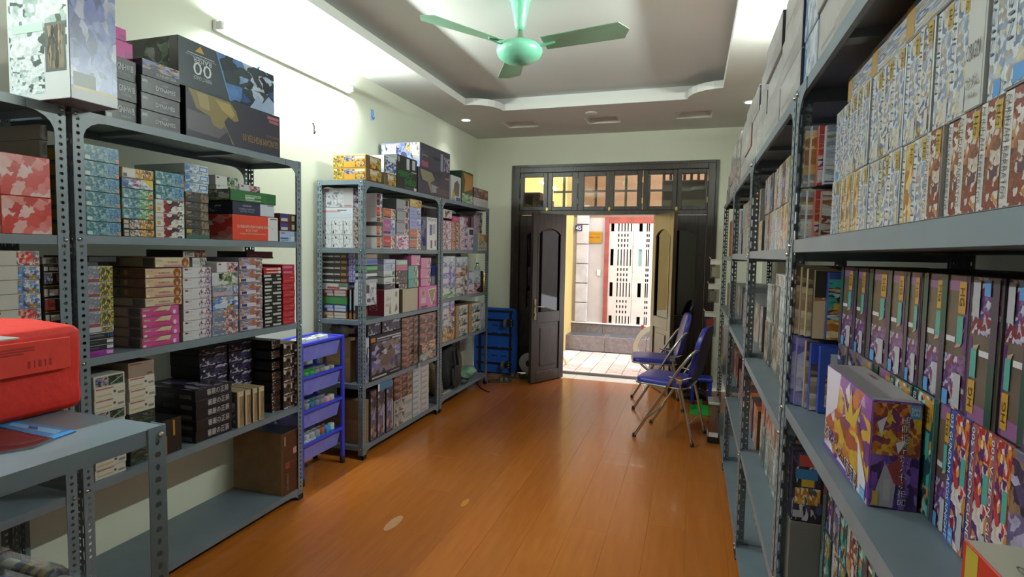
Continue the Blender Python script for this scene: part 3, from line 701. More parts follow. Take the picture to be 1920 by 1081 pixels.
def rack(label, xa, xb, y0, y1, levels, h, aisle, inv=(), cat='rack', feet=True, gussets=True, name='shelving_rack'):
    """xa = aisle plane, xb = wall plane; aisle = +1 when the aisle lies towards +x"""
    t = thing(name, ((xa+xb)/2, (y0+y1)/2, 0), label, cat); o = Vector(t.location)
    xl, xh = min(xa, xb), max(xa, xb)
    for px_, sx in ((xl, 1), (xh, -1)):
        for py_, sy in ((y0, 1), (y1, -1)):
            p = bpy.data.objects.new('post', postmesh(sx, sy, h-.012)); COL.objects.link(p); p.parent = t; p.location = Vector((px_, py_, .012))-o
            if feet:
                mb = MB(); mb.box(px_-.001*sx, py_-.001*sy, 0, px_+.042*sx, py_+.005*sy, .03, RUBBER, .001); mb.box(px_-.001*sx, py_-.001*sy, 0, px_+.005*sx, py_+.042*sy, .03, RUBBER, .001); mb.build('rubber_foot', t)
    bolts = MB()
    for px_, sx in ((xl, 1), (xh, -1)):
        for py_, sy in ((y0, 1), (y1, -1)):
            TAKEN.append(([min(px_, px_+.004*sx), min(py_, py_+.04*sy), 0], [max(px_, px_+.004*sx), max(py_, py_+.04*sy), h], 1))
            TAKEN.append(([min(px_, px_+.04*sx), min(py_, py_+.004*sy), 0], [max(px_, px_+.04*sx), max(py_, py_+.004*sy), h], 1))
    for z in levels: TAKEN.append(([xl, y0, z-(.032 if levels.index(z) not in inv else .002)], [xh, y1, z], 1))
    for i, z in enumerate(levels):
        s = bpy.data.objects.new('shelf', shelfmesh(xh-xl, y1-y0, i in inv)); COL.objects.link(s); s.parent = t; s.location = Vector((xl, y0, z))-o
        zb = z-.016 if i not in inv else z+.016
        for yy in (y0+.012, y1-.012): bolts.lathe((xa, yy, zb), [(.0065, 0), (.0065, aisle*.002), (.004, aisle*.0055), (0, aisle*.006)], BOLT, 8, 'x')
        for yy, dy in ((y0, -1), (y1, 1)):
            for xx in (xl+.018, xh-.018): bolts.lathe((xx, yy, zb), [(.0065, 0), (.0065, dy*.002), (.004, dy*.0055), (0, dy*.006)], BOLT, 8, 'y')
        if gussets and i in (0, len(levels)-1):
            for yy, sy in ((y0, 1), (y1, -1)):
                for k, xx in enumerate((xa-aisle*.0012, xb+aisle*.0012)):
                    a = yy+sy*.038; zt = z-.002 if i == 0 else z-.031; sg = -1
                    pts = [(a, zt), (a+sy*.085, zt), (a+sy*.085, zt-.03 if i == 0 else zt)]
                    if i == 0: arc = [(a+sy*(.085-.085*math.sin(R(q))), zt-.03-.065*(1-math.cos(R(q)))) for q in (20, 40, 60, 80, 90)]
                    else: arc = [(a+sy*.07*(1-math.sin(R(q))), zt-.035*(1-math.cos(R(q)))) for q in (10, 40, 70, 90)]
                    poly = pts+arc+[(a, zt-.11 if i == 0 else zt-.04)]
                    mb = MB(); mb.prism(poly, 'x', xx-.001, xx+.001, RACK); mb.build('gusset_plate', t)
    tag(bolts.build('bolts', t), kind='stuff')
    return t
XA, XB = -2.127, -2.495
RK1 = rack('grey slotted-steel rack with red camouflage boxes, behind the red bag', XA, XB, .21, 1.43, (1.945, 1.49, 1.036, .545, .07), 1.947, 1)
RK2 = rack('grey slotted-steel rack with pink bear boxes, beside the blue trolley', XA, XB, 1.452, 2.682, (1.945, 1.494, 1.036, .554, .068), 1.947, 1)
RK3 = rack('grey slotted-steel rack behind the blue trolley, yellow boxes on top', XA, XB, 3.31, 4.53, (1.93, 1.467, .972, .525, .09), 1.932, 1)
RK4 = rack('grey slotted-steel rack in the corner with a backpack at its foot', XA, XB, 4.55, 5.77, (1.93, 1.473, 1.026, .625, .12), 1.932, 1)
RX, RW = .25, .655
rack('nearest grey steel rack, with the large purple box on its shelf', RX, RW, .36, 1.68, (1.906, 1.475, 1.067, .58, .10), 1.908, -1, inv=(1,))
rack('second grey steel rack beyond the purple box, thin spines on its shelves', RX, RW, 1.695, 2.87, (1.906, 1.485, .985, .537, .06), 1.908, -1)
rack('third grey steel rack, behind the near blue folding chair', RX, RW, 2.885, 4.06, (1.906, 1.475, 1.0, .51, .06), 1.908, -1)
rack('last grey steel rack by the doors, packets hanging at its end', RX, RW, 4.075, 5.30, (1.906, 1.46, 1.03, .56, .06), 1.908, -1)
# counter made of the same steel
CT = rack('low grey steel rack used as a counter under the red bag', -1.0, -1.66, -.42, .845, (1.10, .70, .3), 1.102, 1, name='steel_counter', cat='counter', gussets=False)
# ------------------------------------------------------------------ printed art (ink palettes only)
A('teal', '#5d8c8e #79a7ad #4d86a5 #8fb5b4 #3f7684 #a8c4bd #5a93b9', 5, 2.2, 1)
A('tealblue', '#5b8fb8 #79add0 #3f75a3 #9cc0cf #86a5a0 #4c86a9', 6, 4, 2)
A('goldscene', '#d89a32 #e8b04a #b97a2a #f0d9a8 #5b5550 #e3a640', 6, 2, 3)
A('redwhite', '#ecebe2 #b4323a #efeee6 #33343a #8f1f2c #d9d4c0 #e9e6da', 4, 2.4, 4)
A('brownstorm', '#7b6a58 #4c463f #a08c70 #5b5a56 #2f3136 #8b7d68', 5, 2, 5)
A('whiteblue', '#dfe5e6 #c7d4da #5b88b8 #e7ebea #9db7ca #eceeee', 4, 2, 6)
A('camo', '#d23a30 #e6706a #e9b4ac #c42c25 #e88d86 #efc8c2 #d94a42', 5, 4, 7, 1.2, fine=False)
A('yellowclaw', '#c8b23a #5d5a4a #e0cf52 #3b3c3d #8b8a80 #d9c845 #6b6650', 5, 3, 8)
A('greyclouds', '#b9bcc4 #9da2ad #c9cbd0 #8b8f9b #d4d5d8', 4, 3, 9)
A('bearbrown', '#d8c7a2 #cdb98f #e0d2b2 #d5a77c', 2, 1, 10)
A('silverheroes', '#e4e3e4 #cfcdd6 #3e4468 #c9a6bd #dedde0 #f0eff0 #a4646c', 5, 3, 11)
A('greenheroes', '#e6e7e0 #5c6b52 #8ea27c #dcdccd #2f3a30 #e9e8e2 #b5af7d', 6, 3, 12)
A('blueheroes', '#4c77bd #7b9fd6 #c7ccd8 #3858a0 #b88c3a #e4e2da #6d8fcb', 4, 3, 13)
A('redheroes', '#b5b6bf #a23c38 #d8d6d8 #5b5d72 #c96a42 #e6e2dc #848898', 5, 3, 14)
A('violetorange', '#9c97a8 #b9b4bf #8a7fa6 #c98a52 #d8cfc8 #6f6a7c #b56a3c #a7a2b2', 5, 3.4, 15)
A('darkflesh', '#241d1c #3a2a25 #191414 #c2774e #2b2321 #e0d3c4 #1d1717 #5b3d32', 4, 3, 16)
A('darkbrown', '#2a2220 #4a3a33 #1b1716 #6b5547 #d8cbbc #332a27 #8a6c58 #241d1b', 5, 3, 17)
A('darkviolet', '#201d26 #35304a #16141a #4b4468 #2a2730 #c9c2d2 #1d1b22', 5, 3, 18)
A('purpletop', '#1c181c #3b2c44 #584466 #251f28 #a9a0b0 #171416', 5, 3, 19)
A('woodend', '#a88a63 #8f7350 #b89a74 #7c6345', 8, 1.5, 20)
A('figures', '#e9e8e6 #e4e3e1 #f0efee #ecebe9 #45454a #efeeec #e6e5e3 #eeedec #b9b8b8 #efeeec', 8, 4, 21)
A('sketch', '#dfdee0 #dbdadd #e2e1e3 #b3b3b8 #e4e3e4 #dcdbdd #dfdee0 #97979d #e0dfe0 #e4e3e4', 5, 4, 22)
A('hair', '#6b4632 #8a5c40 #e6d5c8 #5a3829 #f0e8e2 #a77a58 #e9dcd2', 2.4, 4, 23)
A('hairblue', '#7b8fc0 #a6b4d8 #e3dfe6 #5f6fa6 #efe9ea #c9cfe4', 2.4, 4, 24)
A('hairpurple', '#7a5a82 #a486a8 #e8d8de #4d3a58 #f0e6e8 #c4a2bc', 2.4, 4, 25)
A('pinklines', '#ecd9e2 #c5477e #f0e6ec #b03f72 #efe2e9 #e9a9c6 #f3edf0 #8f2f5a', 3.6, 6, 26)
A('orangegirl', '#c77a45 #a35a35 #e2b48c #5b3c33 #d99a6a #3b2b2b #e9d0b8', 4, 4, 27)
A('pinkgirl', '#c58a94 #e0b4b4 #8c5560 #f0dada #6e4250 #d79aa6 #3b2c33', 4, 4, 28)
A('painting', '#8dbb52 #dd8550 #c9b6a0 #d9cdb8 #e2a06e #6fa040 #b8cdd0', 3, 3, 29)
A('violetpack', '#9c92d6 #7d6fc2 #c4bfe4 #dedbe8 #6a57b0 #b3abdc', 4, 3, 30)
A('greenpack', '#7dbb7d #4f9a55 #cfe0cc #e6ece4 #3c8446 #a8cfa6', 4, 3, 31)
A('mixpack', '#d8d4cc #b59a78 #8a93a8 #5a5560 #e6e0d6 #9a6f5a #c7b89c', 5, 3, 32)
A('creamteal', '#e8e2d2 #5fa6a8 #d8cdb4 #2f5560 #efeadd #8fbdb8 #3b3b3b #e4dcc8', 5, 4, 33)
A('rustkit', '#7a4a3a #5c3a31 #a2705c #8c3f35 #3f2b27 #b58d74 #66352f', 6, 2.2, 34)
A('tankgrey', '#cfc8bd #8f877b #ddd7ce #5b544c #b3aa9d #e6e1d9', 4, 2, 35)
A('spacepurple', '#3a3566 #5a5796 #25233f #7b74b5 #8a7358 #a4a2c8 #1b1a2c #6a5a4c', 4, 4, 36)
A('spinepurple', '#4a4468 #2f2a40 #8d6f58 #6a5f8a #b3a9c4 #3b3350 #a8804a', 2, 6, 37)
A('bluebits', '#3f5aa0 #9aa6c4 #2b3a66 #d5d8de #5b6f9c #6a4d52', 3, 6, 38)
A('stripes', '#e3e2e2 #a9bccb #e9e7e6 #efeeec #8ea9c0 #e6d9d2 #ecebea', 1.2, 9, 39, .12, fine=False)
A('yellowkit', '#d8a92f #3b3833 #e6c24a #8c7a3e #caa036 #4d4a44 #f0d67a', 4, 2.4, 40)
A('yellowkit2', '#4d4a47 #7b746a #d8a93a #b0563c #3a3836 #e0c268 #6a655e', 4, 3, 41)
A('bluemech', '#5c78b4 #8fa6cf #c9d2e0 #3f568c #dfe4ea #2f3a5a', 4, 4, 42)
A('battle', '#3f4c86 #6d78b0 #8f9cc8 #2b3258 #d0a25c #b9c0da #51305a', 5, 3, 43)
A('bluefight', '#35528f #2f3440 #5f86c2 #262a35 #c5d2e2 #3d4048 #8aa8d0', 5, 3, 44)
A('darkgreen', '#2d312b #3a4036 #23261f #4e6a52 #31352d #6f7a6c', 3, 3, 45)
A('whitedragon', '#8f9ad8 #9aa4de #7f8ad0 #a9b2e0 #8590cf #5f668f #98a2dc #c9cde2 #8893d4 #6d749c #939ed8', 3, 4.5, 46)
A('whitemech', '#e7e8e4 #e2e4e0 #e9eae6 #dfe1dd #7b8a80 #e4e6e2 #e7e8e4 #e9eae6 #59625e #e2e4e0 #b3c4ba #e9eae6 #e4e6e2 #e7e8e4', 5, 6, 47)
A('spine_astray', '#4e4038 #5b4a40 #b92f3c #e4e0e6 #9c3a8a #d9a7d6 #5a3f78 #4a3a36', 2.6, 6, 48)
A('spine_low', '#7a3a80 #b9b2c6 #7f2a3c #c9c4d0 #5d4186 #6d2c5c #8a5a92 #4a3a5c', 4, 6, 49)
A('spine_teal', '#2f8f86 #43b0a4 #274a56 #d88a4a #c9d8da #1f3038 #7fc0b8', 4, 9, 50)
A('spine_red', '#8f1f2c #c23a3a #e2d0c8 #5b2a6a #d8892f #b72f3a #efe6e0', 4, 9, 51)
A('spine_blue', '#2f4fae #5f86d2 #1f2f6a #d8a23a #3f9a9a #c46a3a #e0e4ea', 4, 9, 52)
A('spine_beige', '#b89c7c #cdb491 #8f7354 #e0d0b6 #5b4a3c #a88a68', 1.6, 5, 53)
A('spine_pale', '#cfd4dc #b3bccb #e2e4e6 #8f9db8 #d8c9a8 #b0a298 #dfe2e6 #6d7b9c', 3, 10, 54)
A('spine_pale2', '#d8d4cc #b5a08a #e2e0da #9aa7bc #c7b26a #8b6a5c #dedcd6 #5f6f92', 3, 10, 55)
A('spine_brown', '#7b4a38 #a2644a #d8c6b8 #5a3a4a #c98a4a #e0d6ce #8a4038', 3, 10, 56)
A('spine_orange', '#d8a85c #e8c48a #b3763a #f0dcb8 #8fa0b0 #e0b46c', 2.2, 5, 57)
A('thin_green', '#c7d2cc #9bb0a8 #dfe4e0 #7d938c #b6c4bd', 2, 5, 58)
A('thin_mix', '#a99a90 #7a6660 #cfc6bd #8f5a58 #b0a6b4 #5b5052', 2, 6, 59)
A('thin_dark', '#7d8078 #3b3d3a #a8aa9e #5a5c55 #c6c6bb', 1.6, 5, 60)
A('hotred', '#b94038 #d8685a #e2c4a8 #7a2f34 #e8914a #cfc4c0 #5a3a48', 3, 5, 61)
A('purplefire', '#c9a2d6 #8a3fa0 #e8d8ee #b8522f #d8722f #6a2f8a #d8a838 #f0e6f2', 4, 4, 62)
A('goldcrown', '#b8602c #d8a82f #8f3f2a #c9782f #7a2f66 #e0bc3a #a8482c', 4, 4, 63)
A('purplepetal', '#6a3f9a #8a5cb8 #4d2f78 #9a72c8 #3b2458 #7b4caa', 4, 4, 64)
A('greylid', '#b9b3ae #a8a19c #c7c2bd #9a8f8a', 2, 1, 65, fine=False)
A('ends_grey', '#b9b4ae #aca7a2 #c4c0ba #b3aea8', 2, 1, 66, .4, fine=False)
A('bagbits', '#6b6662 #4b4744 #8d8985 #35322f #c9c6c2 #7d6f63', 4, 3, 67)
A('teanblister', '#3a7fc2 #2f6fb2 #4a90d0', 2, 1, 68)
# ------------------------------------------------------------------ box styles, long-wall racks
WHT = '#e9e8e4'
def lab(u0, v0, u1, v1, c=WHT): return (u0, v0, u1, v1, c)
S = {}
S['gnhw'] = Sty('#2b2a2e', front=[lab(.04, .1, .2, .3, '#8f8f93')], texts=[('front', 'GNHW/B', .64, .58, .5, .3, '#d8d8da'), ('front', 'GUNDAM ', .62, .27, .32, .1, '#a9a9ad')])
S['dynames'] = Sty('#38383f', cols={'front': '#3a3a42'}, front=[lab(.03, .62, .16, .78, '#9c9ca2'), (.3, .0, 1, .12, '#5d5d66')], texts=[('front', 'DYNAMES', .6, .42, .5, .26, '#e4e4e6'), ('front', 'GUNDAM', .58, .7, .16, .12, '#c4c4c8')])
S['zero'] = Sty('#3a3b48', front=[(.0, .45, 1, 1, 'battle'), lab(.02, .78, .3, .97, '#7d84a8')], texts=[('front', 'GUNDAM EXIA', .62, .25, .55, .18, '#dcdce0')])
S['pinkbox'] = Sty('#d5379a', front=[(.55, .05, .98, .5, '#b02c80')])
S['raiser'] = Sty('#3c424c', cols={'front': '#3c434e', 'left': 'darkgreen'}, left=[(.86, .0, 1, 1, '#4a4c46'), (.05, .05, .84, .92, 'darkgreen')],
    front=[(0, 0, 1, 1, 'bluefight', [(.36, 1), (1, 1), (1, 0), (.5, 0)]), (0, 0, 1, 1, '#9fb2cc', [(.7, .0), (1, 0), (1, .3), (.93, .42), (.86, .2), (.8, .36), (.74, .12)]),
           (0, 0, 1, 1, '#6d8fc0', [(.345, 1), (.36, 1), (.5, 0), (.485, 0)]), (0, 0, 1, 1, '#d6a23c', [(.2, .94), (.235, .8), (.15, .8)]), (.08, .73, .33, .745, '#d5d8de'), (.06, .69, .35, .7, '#aeb4be')],
    texts=[('front', '00', .215, .45, .17, .27, '#e9ecef', 180), ('front', 'RAISER', .215, .63, .17, .11, '#dfe3e8', 180), ('front', 'PERFECT GRADE', .215, .26, .17, .08, '#c8ced6', 180)])
GOLDP = [(.02, .98), (.06, .8), (.09, .62), (.17, .55), (.22, .52), (.25, .36), (.32, .3), (.36, .38), (.40, .28), (.46, .03), (.44, .04), (.37, .4), (.36, .5), (.40, .62), (.47, .55), (.51, .6), (.48, .8), (.42, .95)]
S['fighter'] = Sty('#2b2838', cols={'front': '#302c3e', 'left': '#17151b'}, front=[(0, 0, 1, 1, '#5f5c62', [(.01, .55), (.35, .5), (.4, .3), (.3, .1), (.01, .14)]), (0, 0, 1, 1, '#8c7a4a', GOLDP),
           (0, 0, 1, 1, '#a8966a', [(.1, .95), (.2, .95), (.22, .62), (.13, .66)]), (0, 0, 1, 1, '#b09a5e', [(.27, .92), (.42, .9), (.47, .7), (.44, .62), (.34, .72)]), (.84, .86, .98, .93, '#b46a70'), (.86, .77, .98, .84, '#a85f68')],
    texts=[('front', 'GUNDAM FIGHTER 03', .76, .27, .42, .15, '#b08a50', 180), ('front', 'MASTER GRADE', .9, .44, .16, .05, '#8f7350', 180)])
S['teal'] = Sty('#5a7f7c', cols={'front': 'teal', 'left': '#7a8f8c'}, left=[(.0, .08, .62, .8, '#d8b92c')], front=[(.03, .08, .17, .3, '#cfe0da'), (.0, .35, .28, .5, '#3f7a6c'), (.55, .1, 1, .95, 'tealblue'), (.9, .02, 1, .3, '#cf8f7c')])
S['orange'] = Sty('#c9b48a', front=[(.42, .02, .99, .98, 'goldscene'), (.02, .1, .4, .9, '#d8d5cb'), (.03, .12, .14, .45, '#30405f')])
S['orangeblk'] = Sty('#26282e', front=[(.2, .05, .6, .95, 'mixpack'), (.55, .03, .99, .97, 'goldscene'), (.03, .55, .17, .9, '#c9b28f'), (.03, .1, .17, .45, '#b8b4b0')])
S['violetyel'] = Sty('#5d5f86', front=[(.02, .02, .98, .98, 'whiteblue'), (.3, .02, .6, .98, 'hairpurple'), (0, 0, 1, 1, '#dfc226', [(.62, .98), (.99, .98), (.99, .15)]), (.03, .1, .18, .5, '#3f4f86')])
S['greenjung'] = Sty('#6d8a6c', front=[(.02, .02, .98, .98, 'teal'), (.55, .05, .98, .95, 'greenpack'), (.8, .05, .98, .6, 'goldscene'), (.05, .1, .18, .35, '#c9d8cc')])
S['redwhite'] = Sty('#d9d6cc', front=[(.26, .02, .98, .98, 'redwhite'), (.05, .15, .16, .42, '#d0a24c'), (.04, .55, .24, .75, '#b9b9c0')])
S['whiteship'] = Sty('#d6dcdd', front=[(.0, .0, 1, 1, 'whiteblue'), (.6, .3, .95, .85, '#5a8abf'), (.64, .4, .9, .72, '#cfdbe6')])
S['storm'] = Sty('#4f4a42', front=[(.02, .03, .98, .97, 'brownstorm'), (.02, .05, .5, .4, '#3b3d3f')])
S['stormgreen'] = Sty('#3f5a48', front=[(.02, .03, .98, .97, 'brownstorm'), (.02, .6, .22, .95, '#c2a444'), (.05, .05, .98, .4, '#3f6a58')])
S['heavy'] = Sty('#d8503a', cols={'front': '#dd4a33', 'left': 'camo', 'right': 'camo'}, front=[(.76, 0, 1, 1, '#dcd8d8'), (.82, .9, .97, .94, '#2c2c30'), (.78, .6, .8, .63, '#8f8a8c'), (.85, .5, .88, .53, '#b07070')],
    texts=[('front', 'GUNDAM HEAVYARMS EW', .42, .55, .66, .12, '#f3d6cc'), ('front', 'BOX UNIT', .4, .4, .26, .1, '#f0c4b6'), ('front', 'MOBILE SUIT GUNDAM WING', .42, .27, .56, .05, '#f3d0c4')])
S['navy'] = Sty('#25263a', cols={'front': '#292b47', 'left': '#22222c'}, left=[(.04, .55, .4, .6, '#6b6b74'), (.04, .1, .28, .3, '#8f8f96'), (.5, .2, .8, .7, 'darkviolet')], front=[(.64, 0, 1, 1, '#cfd0da'), (.82, .86, .98, .92, '#2a2a30')],
    texts=[('front', 'GUNDAM', .32, .7, .2, .14, '#c9cce0'), ('front', 'MOBILE ARMOR', .32, .45, .36, .12, '#b0b4cc'), ('front', 'MASTER GRADE', .32, .26, .32, .12, '#a4a8c2')])
S['green'] = Sty('#2f5a34', cols={'front': '#2d6a3a', 'left': '#3d5a35'}, left=[(.3, .08, .98, .92, 'greenheroes'), (.03, .15, .2, .35, '#a8a878')], front=[(.3, .3, .64, .66, '#b9cfb6'), (.31, .16, .64, .22, '#cfe0cc'), (.5, .28, .66, .44, '#2d6a3a')], texts=[('front', 'GUNDAM', .46, .54, .3, .16, '#3a6a44')])
S['lilywhite'] = Sty('#e2ded8', front=[(.5, .02, .98, .98, 'greenheroes'), (.05, .7, .15, .85, '#8f2f34')])
S['purpledot'] = Sty('#5b2430', front=[(.03, .5, .45, .92, '#42347c'), (.06, .12, .44, .46, '#b9c6b8'), (.6, .08, .95, .92, '#4a2a26'), (.68, .2, .86, .8, '#a8b084')])
S['paleblue'] = Sty('#a9c0d8', front=[(.03, .25, .5, .4, '#3f5a9a'), (.04, .1, .5, .2, '#6f8abf'), (.65, .1, .95, .5, '#cfd9e2'), (.05, .75, .3, .88, '#a86a78')])
S['claw'] = Sty('#a6a8b0', front=[(.0, .0, 1, 1, 'greyclouds'), (.02, .02, .55, .2, '#9c4a50'), (.45, .05, .99, .97, 'yellowclaw')], left=[(.02, .05, .98, .95, 'greyclouds')])
S['silver'] = Sty('#c7c8ca', front=[(.5, .1, .95, .9, 'yellowclaw')])
S['blackthin'] = Sty('#26262a', front=[(.0, .86, 1, 1, '#d6d6d4'), (.72, .15, .97, .7, '#d4d4d4'), (.05, .3, .4, .5, '#55555a')])
S['blackten'] = Sty('#26262a', front=[(.0, .84, 1, 1, '#d6d6d4'), (.05, .3, .6, .6, '#6a6a70')], texts=[('front', '10', .86, .45, .2, .6, '#2f6fb0')])
S['magenta'] = Sty('#a232a0', front=[(.7, .2, .95, .8, '#d8b0d8'), (.05, .3, .4, .6, '#8a2488')])
def bearsty(base, side, prow, bear, belly, stripe):
    C = [(.86+.105*math.cos(t), .5+.46*math.sin(t)) for t in [2*math.pi*k/14 for k in range(14)]]
    B = [(.86+.042*math.cos(t), .32+.24*math.sin(t)) for t in [2*math.pi*k/10 for k in range(10)]]
    return Sty(side, cols={'front': base, 'left': side}, left=prow, front=[(.24, .05, .8, .28, stripe), (0, 0, 1, 1, '#d6c5a0', [(.3, .55), (.5, .97), (.78, .97), (.72, .5)]), (.02, .08, .1, .3, '#e9dfcc'), (.04, .62, .2, .8, '#b0a7a0'), (0, 0, 1, 1, bear, C), (0, 0, 1, 1, belly, B)],
               texts=[('front', 'KUMA KIT', .5, .5, .3, .18, '#5a3a2a')])
S['bear'] = bearsty('#d8b48c', '#6b4a34', [(.25, .15, .8, .85, '#7d5634')]+[(.3+.12*k, .25, .36+.12*k, .8, '#b8862c' if k % 2 else '#4a2f22') for k in range(4)], '#93542c', '#d89a66', '#c98a94')
S['bearalt'] = bearsty('#d8c6a4', '#a08a6c', [(.45, .1, .8, .9, '#b39c78'), (.8, .1, .98, .9, '#5f5a52'), (.2, .15, .4, .85, '#7a4f34'), (.4, .88, .62, .96, '#8a2f28')], '#93542c', '#d89a66', '#c98a94')
S['bearpink'] = bearsty('#d4508f', '#a8807c', [(.4, .1, .76, .9, '#bfa384'), (.78, .08, .97, .92, '#5c5652'), (.1, .1, .34, .9, '#c07a8c'), (.4, .9, .6, .97, '#8a2f28')], '#d65fa6', '#efd6e2', '#c2447f')
S['silverhero'] = Sty('#d2d1d0', cols={'front': '#d8d7d6', 'left': '#a8a29c'}, front=[(.55, .03, .99, .97, 'silverheroes'), (.06, .74, .17, .9, '#8c2f38'), (.2, .76, .3, .86, '#b5b3b3'), (.06, .42, .32, .45, '#aaa8a8')])
S['flamewhite'] = Sty('#d8d2cc', front=[(.5, .02, .98, .98, 'mixpack'), (.05, .3, .45, .7, '#c4c0bc')])
S['hgbrown'] = Sty('#3d2a24', front=[(.02, .1, .5, .9, '#b9b0a8'), (.5, .02, .98, .98, 'rustkit')], texts=[('front', 'HG', .25, .5, .3, .5, '#6a5a50')])
S['pinkwhite'] = Sty('#ddd6d6', front=[(.45, .03, .98, .97, 'pinkgirl'), (.02, .05, .45, .95, '#dcd8d8'), (.08, .72, .2, .88, '#8c2f38')])
S['greenw'] = Sty('#d5d6cf', front=[(.25, .03, .98, .97, 'greenheroes'), (.03, .1, .22, .9, '#c9ccd6'), (.18, .08, .6, .35, '#cfd2c2')])
S['greyred'] = Sty('#aeb0ba', front=[(.0, .0, 1, 1, 'greyclouds'), (.03, .08, .75, .4, '#c2a8ae'), (.75, .05, .98, .95, 'blueheroes')])
S['bluehero'] = Sty('#5578b4', front=[(.0, .0, 1, 1, 'blueheroes'), (.1, .15, .55, .5, '#c6d0e2')])
S['redhero'] = Sty('#b8b8c2', front=[(.0, .0, 1, 1, 'greyclouds'), (.4, .05, .98, .97, 'redheroes'), (.06, .15, .5, .42, '#6c7a94')])
S['violetor'] = Sty('#a49fae', front=[(.0, .0, 1, 1, 'violetorange'), (.04, .12, .7, .4, '#d0ccd8'), (.08, .15, .3, .36, '#3f3858'), (.5, .5, .62, .95, '#b86a3a')])
S['blackwhite'] = Sty('#1e1e1f', front=[(.04, .2, .42, .8, '#c9c9c4'), (.74, .25, .97, .7, '#b9b9b4')])
S['whiteblack'] = Sty('#1e1e1f', front=[(.05, .35, .3, .7, '#a9a9a4'), (.5, .2, .97, .8, '#c6c6c1')])
S['redthin'] = Sty('#b5231d', front=[(.15, .3, .8, .7, '#e2c9c2'), (.82, .1, .98, .9, '#d5cfcb')])
S['redkit'] = Sty('#b3262c', front=[(.1, .25, .85, .4, '#c9565a'), (.55, .62, .95, .72, '#d08a80')])
S['pinkred'] = Sty('#b83050', front=[(.06, .4, .8, .7, '#d58a9c')])
S['maroon'] = Sty('#7a2436', cols={'left': '#2b1a1f'}, front=[(.1, .3, .4, .6, '#94384a')])
S['whitecode'] = Sty('#d9d5c8', cols={'left': '#c2beb2'}, front=[(.05, .82, .6, .93, '#b8664a'), (.06, .25, .55, .4, '#cbbd7c'), (.6, .4, .68, .6, '#55554f'), (.74, .25, .95, .45, '#8d8a80')], left=[(.05, .1, .5, .9, '#9c988e')])
S['whitepic'] = Sty('#cfcdc2', front=[(.06, .1, .44, .88, 'battle'), (.46, .1, .94, .88, 'darkgreen'), (0, 0, 1, 1, '#a9c4a4', [(.5, .2), (.9, .75), (.93, .7), (.54, .16)])])
S['beigecode'] = Sty('#a28c7c', front=[(.05, .84, .5, .92, '#8a4a38'), (.7, .1, .9, .2, '#5a4c44')])
S['blackkanji'] = Sty('#1d1b1e', cols={'top': 'purpletop'}, left=[(.72, .12, .93, .5, '#6c6a6a'), (.4, .1, .62, .55, '#3f3d3f')], right=[], texts=[('front', '審厳の正装', .6, .58, .6, .62, '#d6d4d4'), ('front', 'SEISOU NO KIT SERIES', .7, .22, .3, .06, '#8c8a8c')])
S['blackamber'] = Sty('#221d1b', front=[(.55, .5, .64, .95, '#c08a2c'), (.06, .02, .22, .55, '#b06a24')], cols={'top': '#1d1b1d'})
S['woodend'] = Sty('#b9a27c', cols={'front': '#c8b896', 'left': '#5a5a5c'}, left=[(.05, .1, .9, .9, 'bluebits')], front=[(.3, .03, .95, .9, 'woodend'), (.2, .86, .9, .9, '#d8d0bc')])
S['flesh'] = Sty('#231c1b', front=[(.02, .03, .98, .97, 'darkflesh'), (.05, .04, .25, .14, '#d8d2cc')], cols={'left': '#1a1615'})
S['brownkit'] = Sty('#2c2422', front=[(.02, .03, .98, .97, 'darkbrown'), (.05, .03, .3, .12, '#d8d2c8'), (.5, .4, .58, .85, '#d8cfc4')], cols={'left': '#1a1615'})
S['darkpack'] = Sty('#1f1c22', front=[(.02, .03, .98, .97, 'darkviolet'), (.1, .05, .3, .14, '#b8b2b8')], cols={'left': '#19171a'})
S['bigkraft'] = Sty('#7d6144', cols={'front': '#46261e', 'left': KRAFT, 'top': '#23242e'}, left=[(.955, 0, 1, 1, '#b98a54')], front=[(.0, .0, 1, 1, noisy('carton_print', '#4d2a20', '#35201c', 5, .35)), (.06, .8, .12, .95, '#b9b49a'), (.55, .62, .75, .72, '#c9a294'), (.12, .5, .95, .507, '#9c7a5a'), (.1, .42, .35, .52, '#8f4440')],
    texts=[('front', 'ZEN BENCH', .22, .2, .28, .09, '#a8a49a', 90)])
S['redcamo'] = Sty('#d23a30', cols={'front': 'camo', 'left': 'camo', 'top': '#c94a42'})
S['greytop'] = Sty('#8f8680', cols={'front': '#a39d98', 'left': '#857870'}, front=[(.4, .2, .95, .9, 'brownstorm'), (.05, .1, .4, .4, '#b8b4ae')])
S['greyblue'] = Sty('#a9a9aa', front=[(.05, .05, .98, .95, 'greyclouds'), (.05, .02, .98, .2, '#4a5a94')])
S['redflower'] = Sty('#c6bfb2', cols={'front': '#cdc8bd'}, front=[(.5, .03, .98, .97, 'redheroes'), (.55, .2, .85, .9, 'camo'), (.04, .72, .14, .88, '#9a2a2a')])
S['blueflower'] = Sty('#cdc8bd', front=[(.52, .03, .98, .97, 'blueheroes'), (.04, .72, .14, .88, '#9a2a2a')])
S['blackwin'] = Sty('#24201f', front=[(.06, .1, .28, .7, '#d8d4cb'), (.34, .15, .85, .65, '#cfcbbd'), (.0, .9, 1, 1, '#b07a3a')])
S['blackblue'] = Sty('#201f24', front=[(.05, .08, .5, .92, 'blueheroes'), (.75, .2, .98, .8, '#a8443c'), (.0, .92, 1, 1, '#d6d4d0')])
S['blackred'] = Sty('#201f22', front=[(.04, .05, .6, .85, '#a8443a'), (.0, .9, 1, 1, '#d6d4d0')])
GL_, GN, GB, GP, GC = 'bear-rack third shelf', 'bear-rack second shelf', 'bear-rack fourth shelf', 'bear-rack top', 'bear-rack bottom shelf'
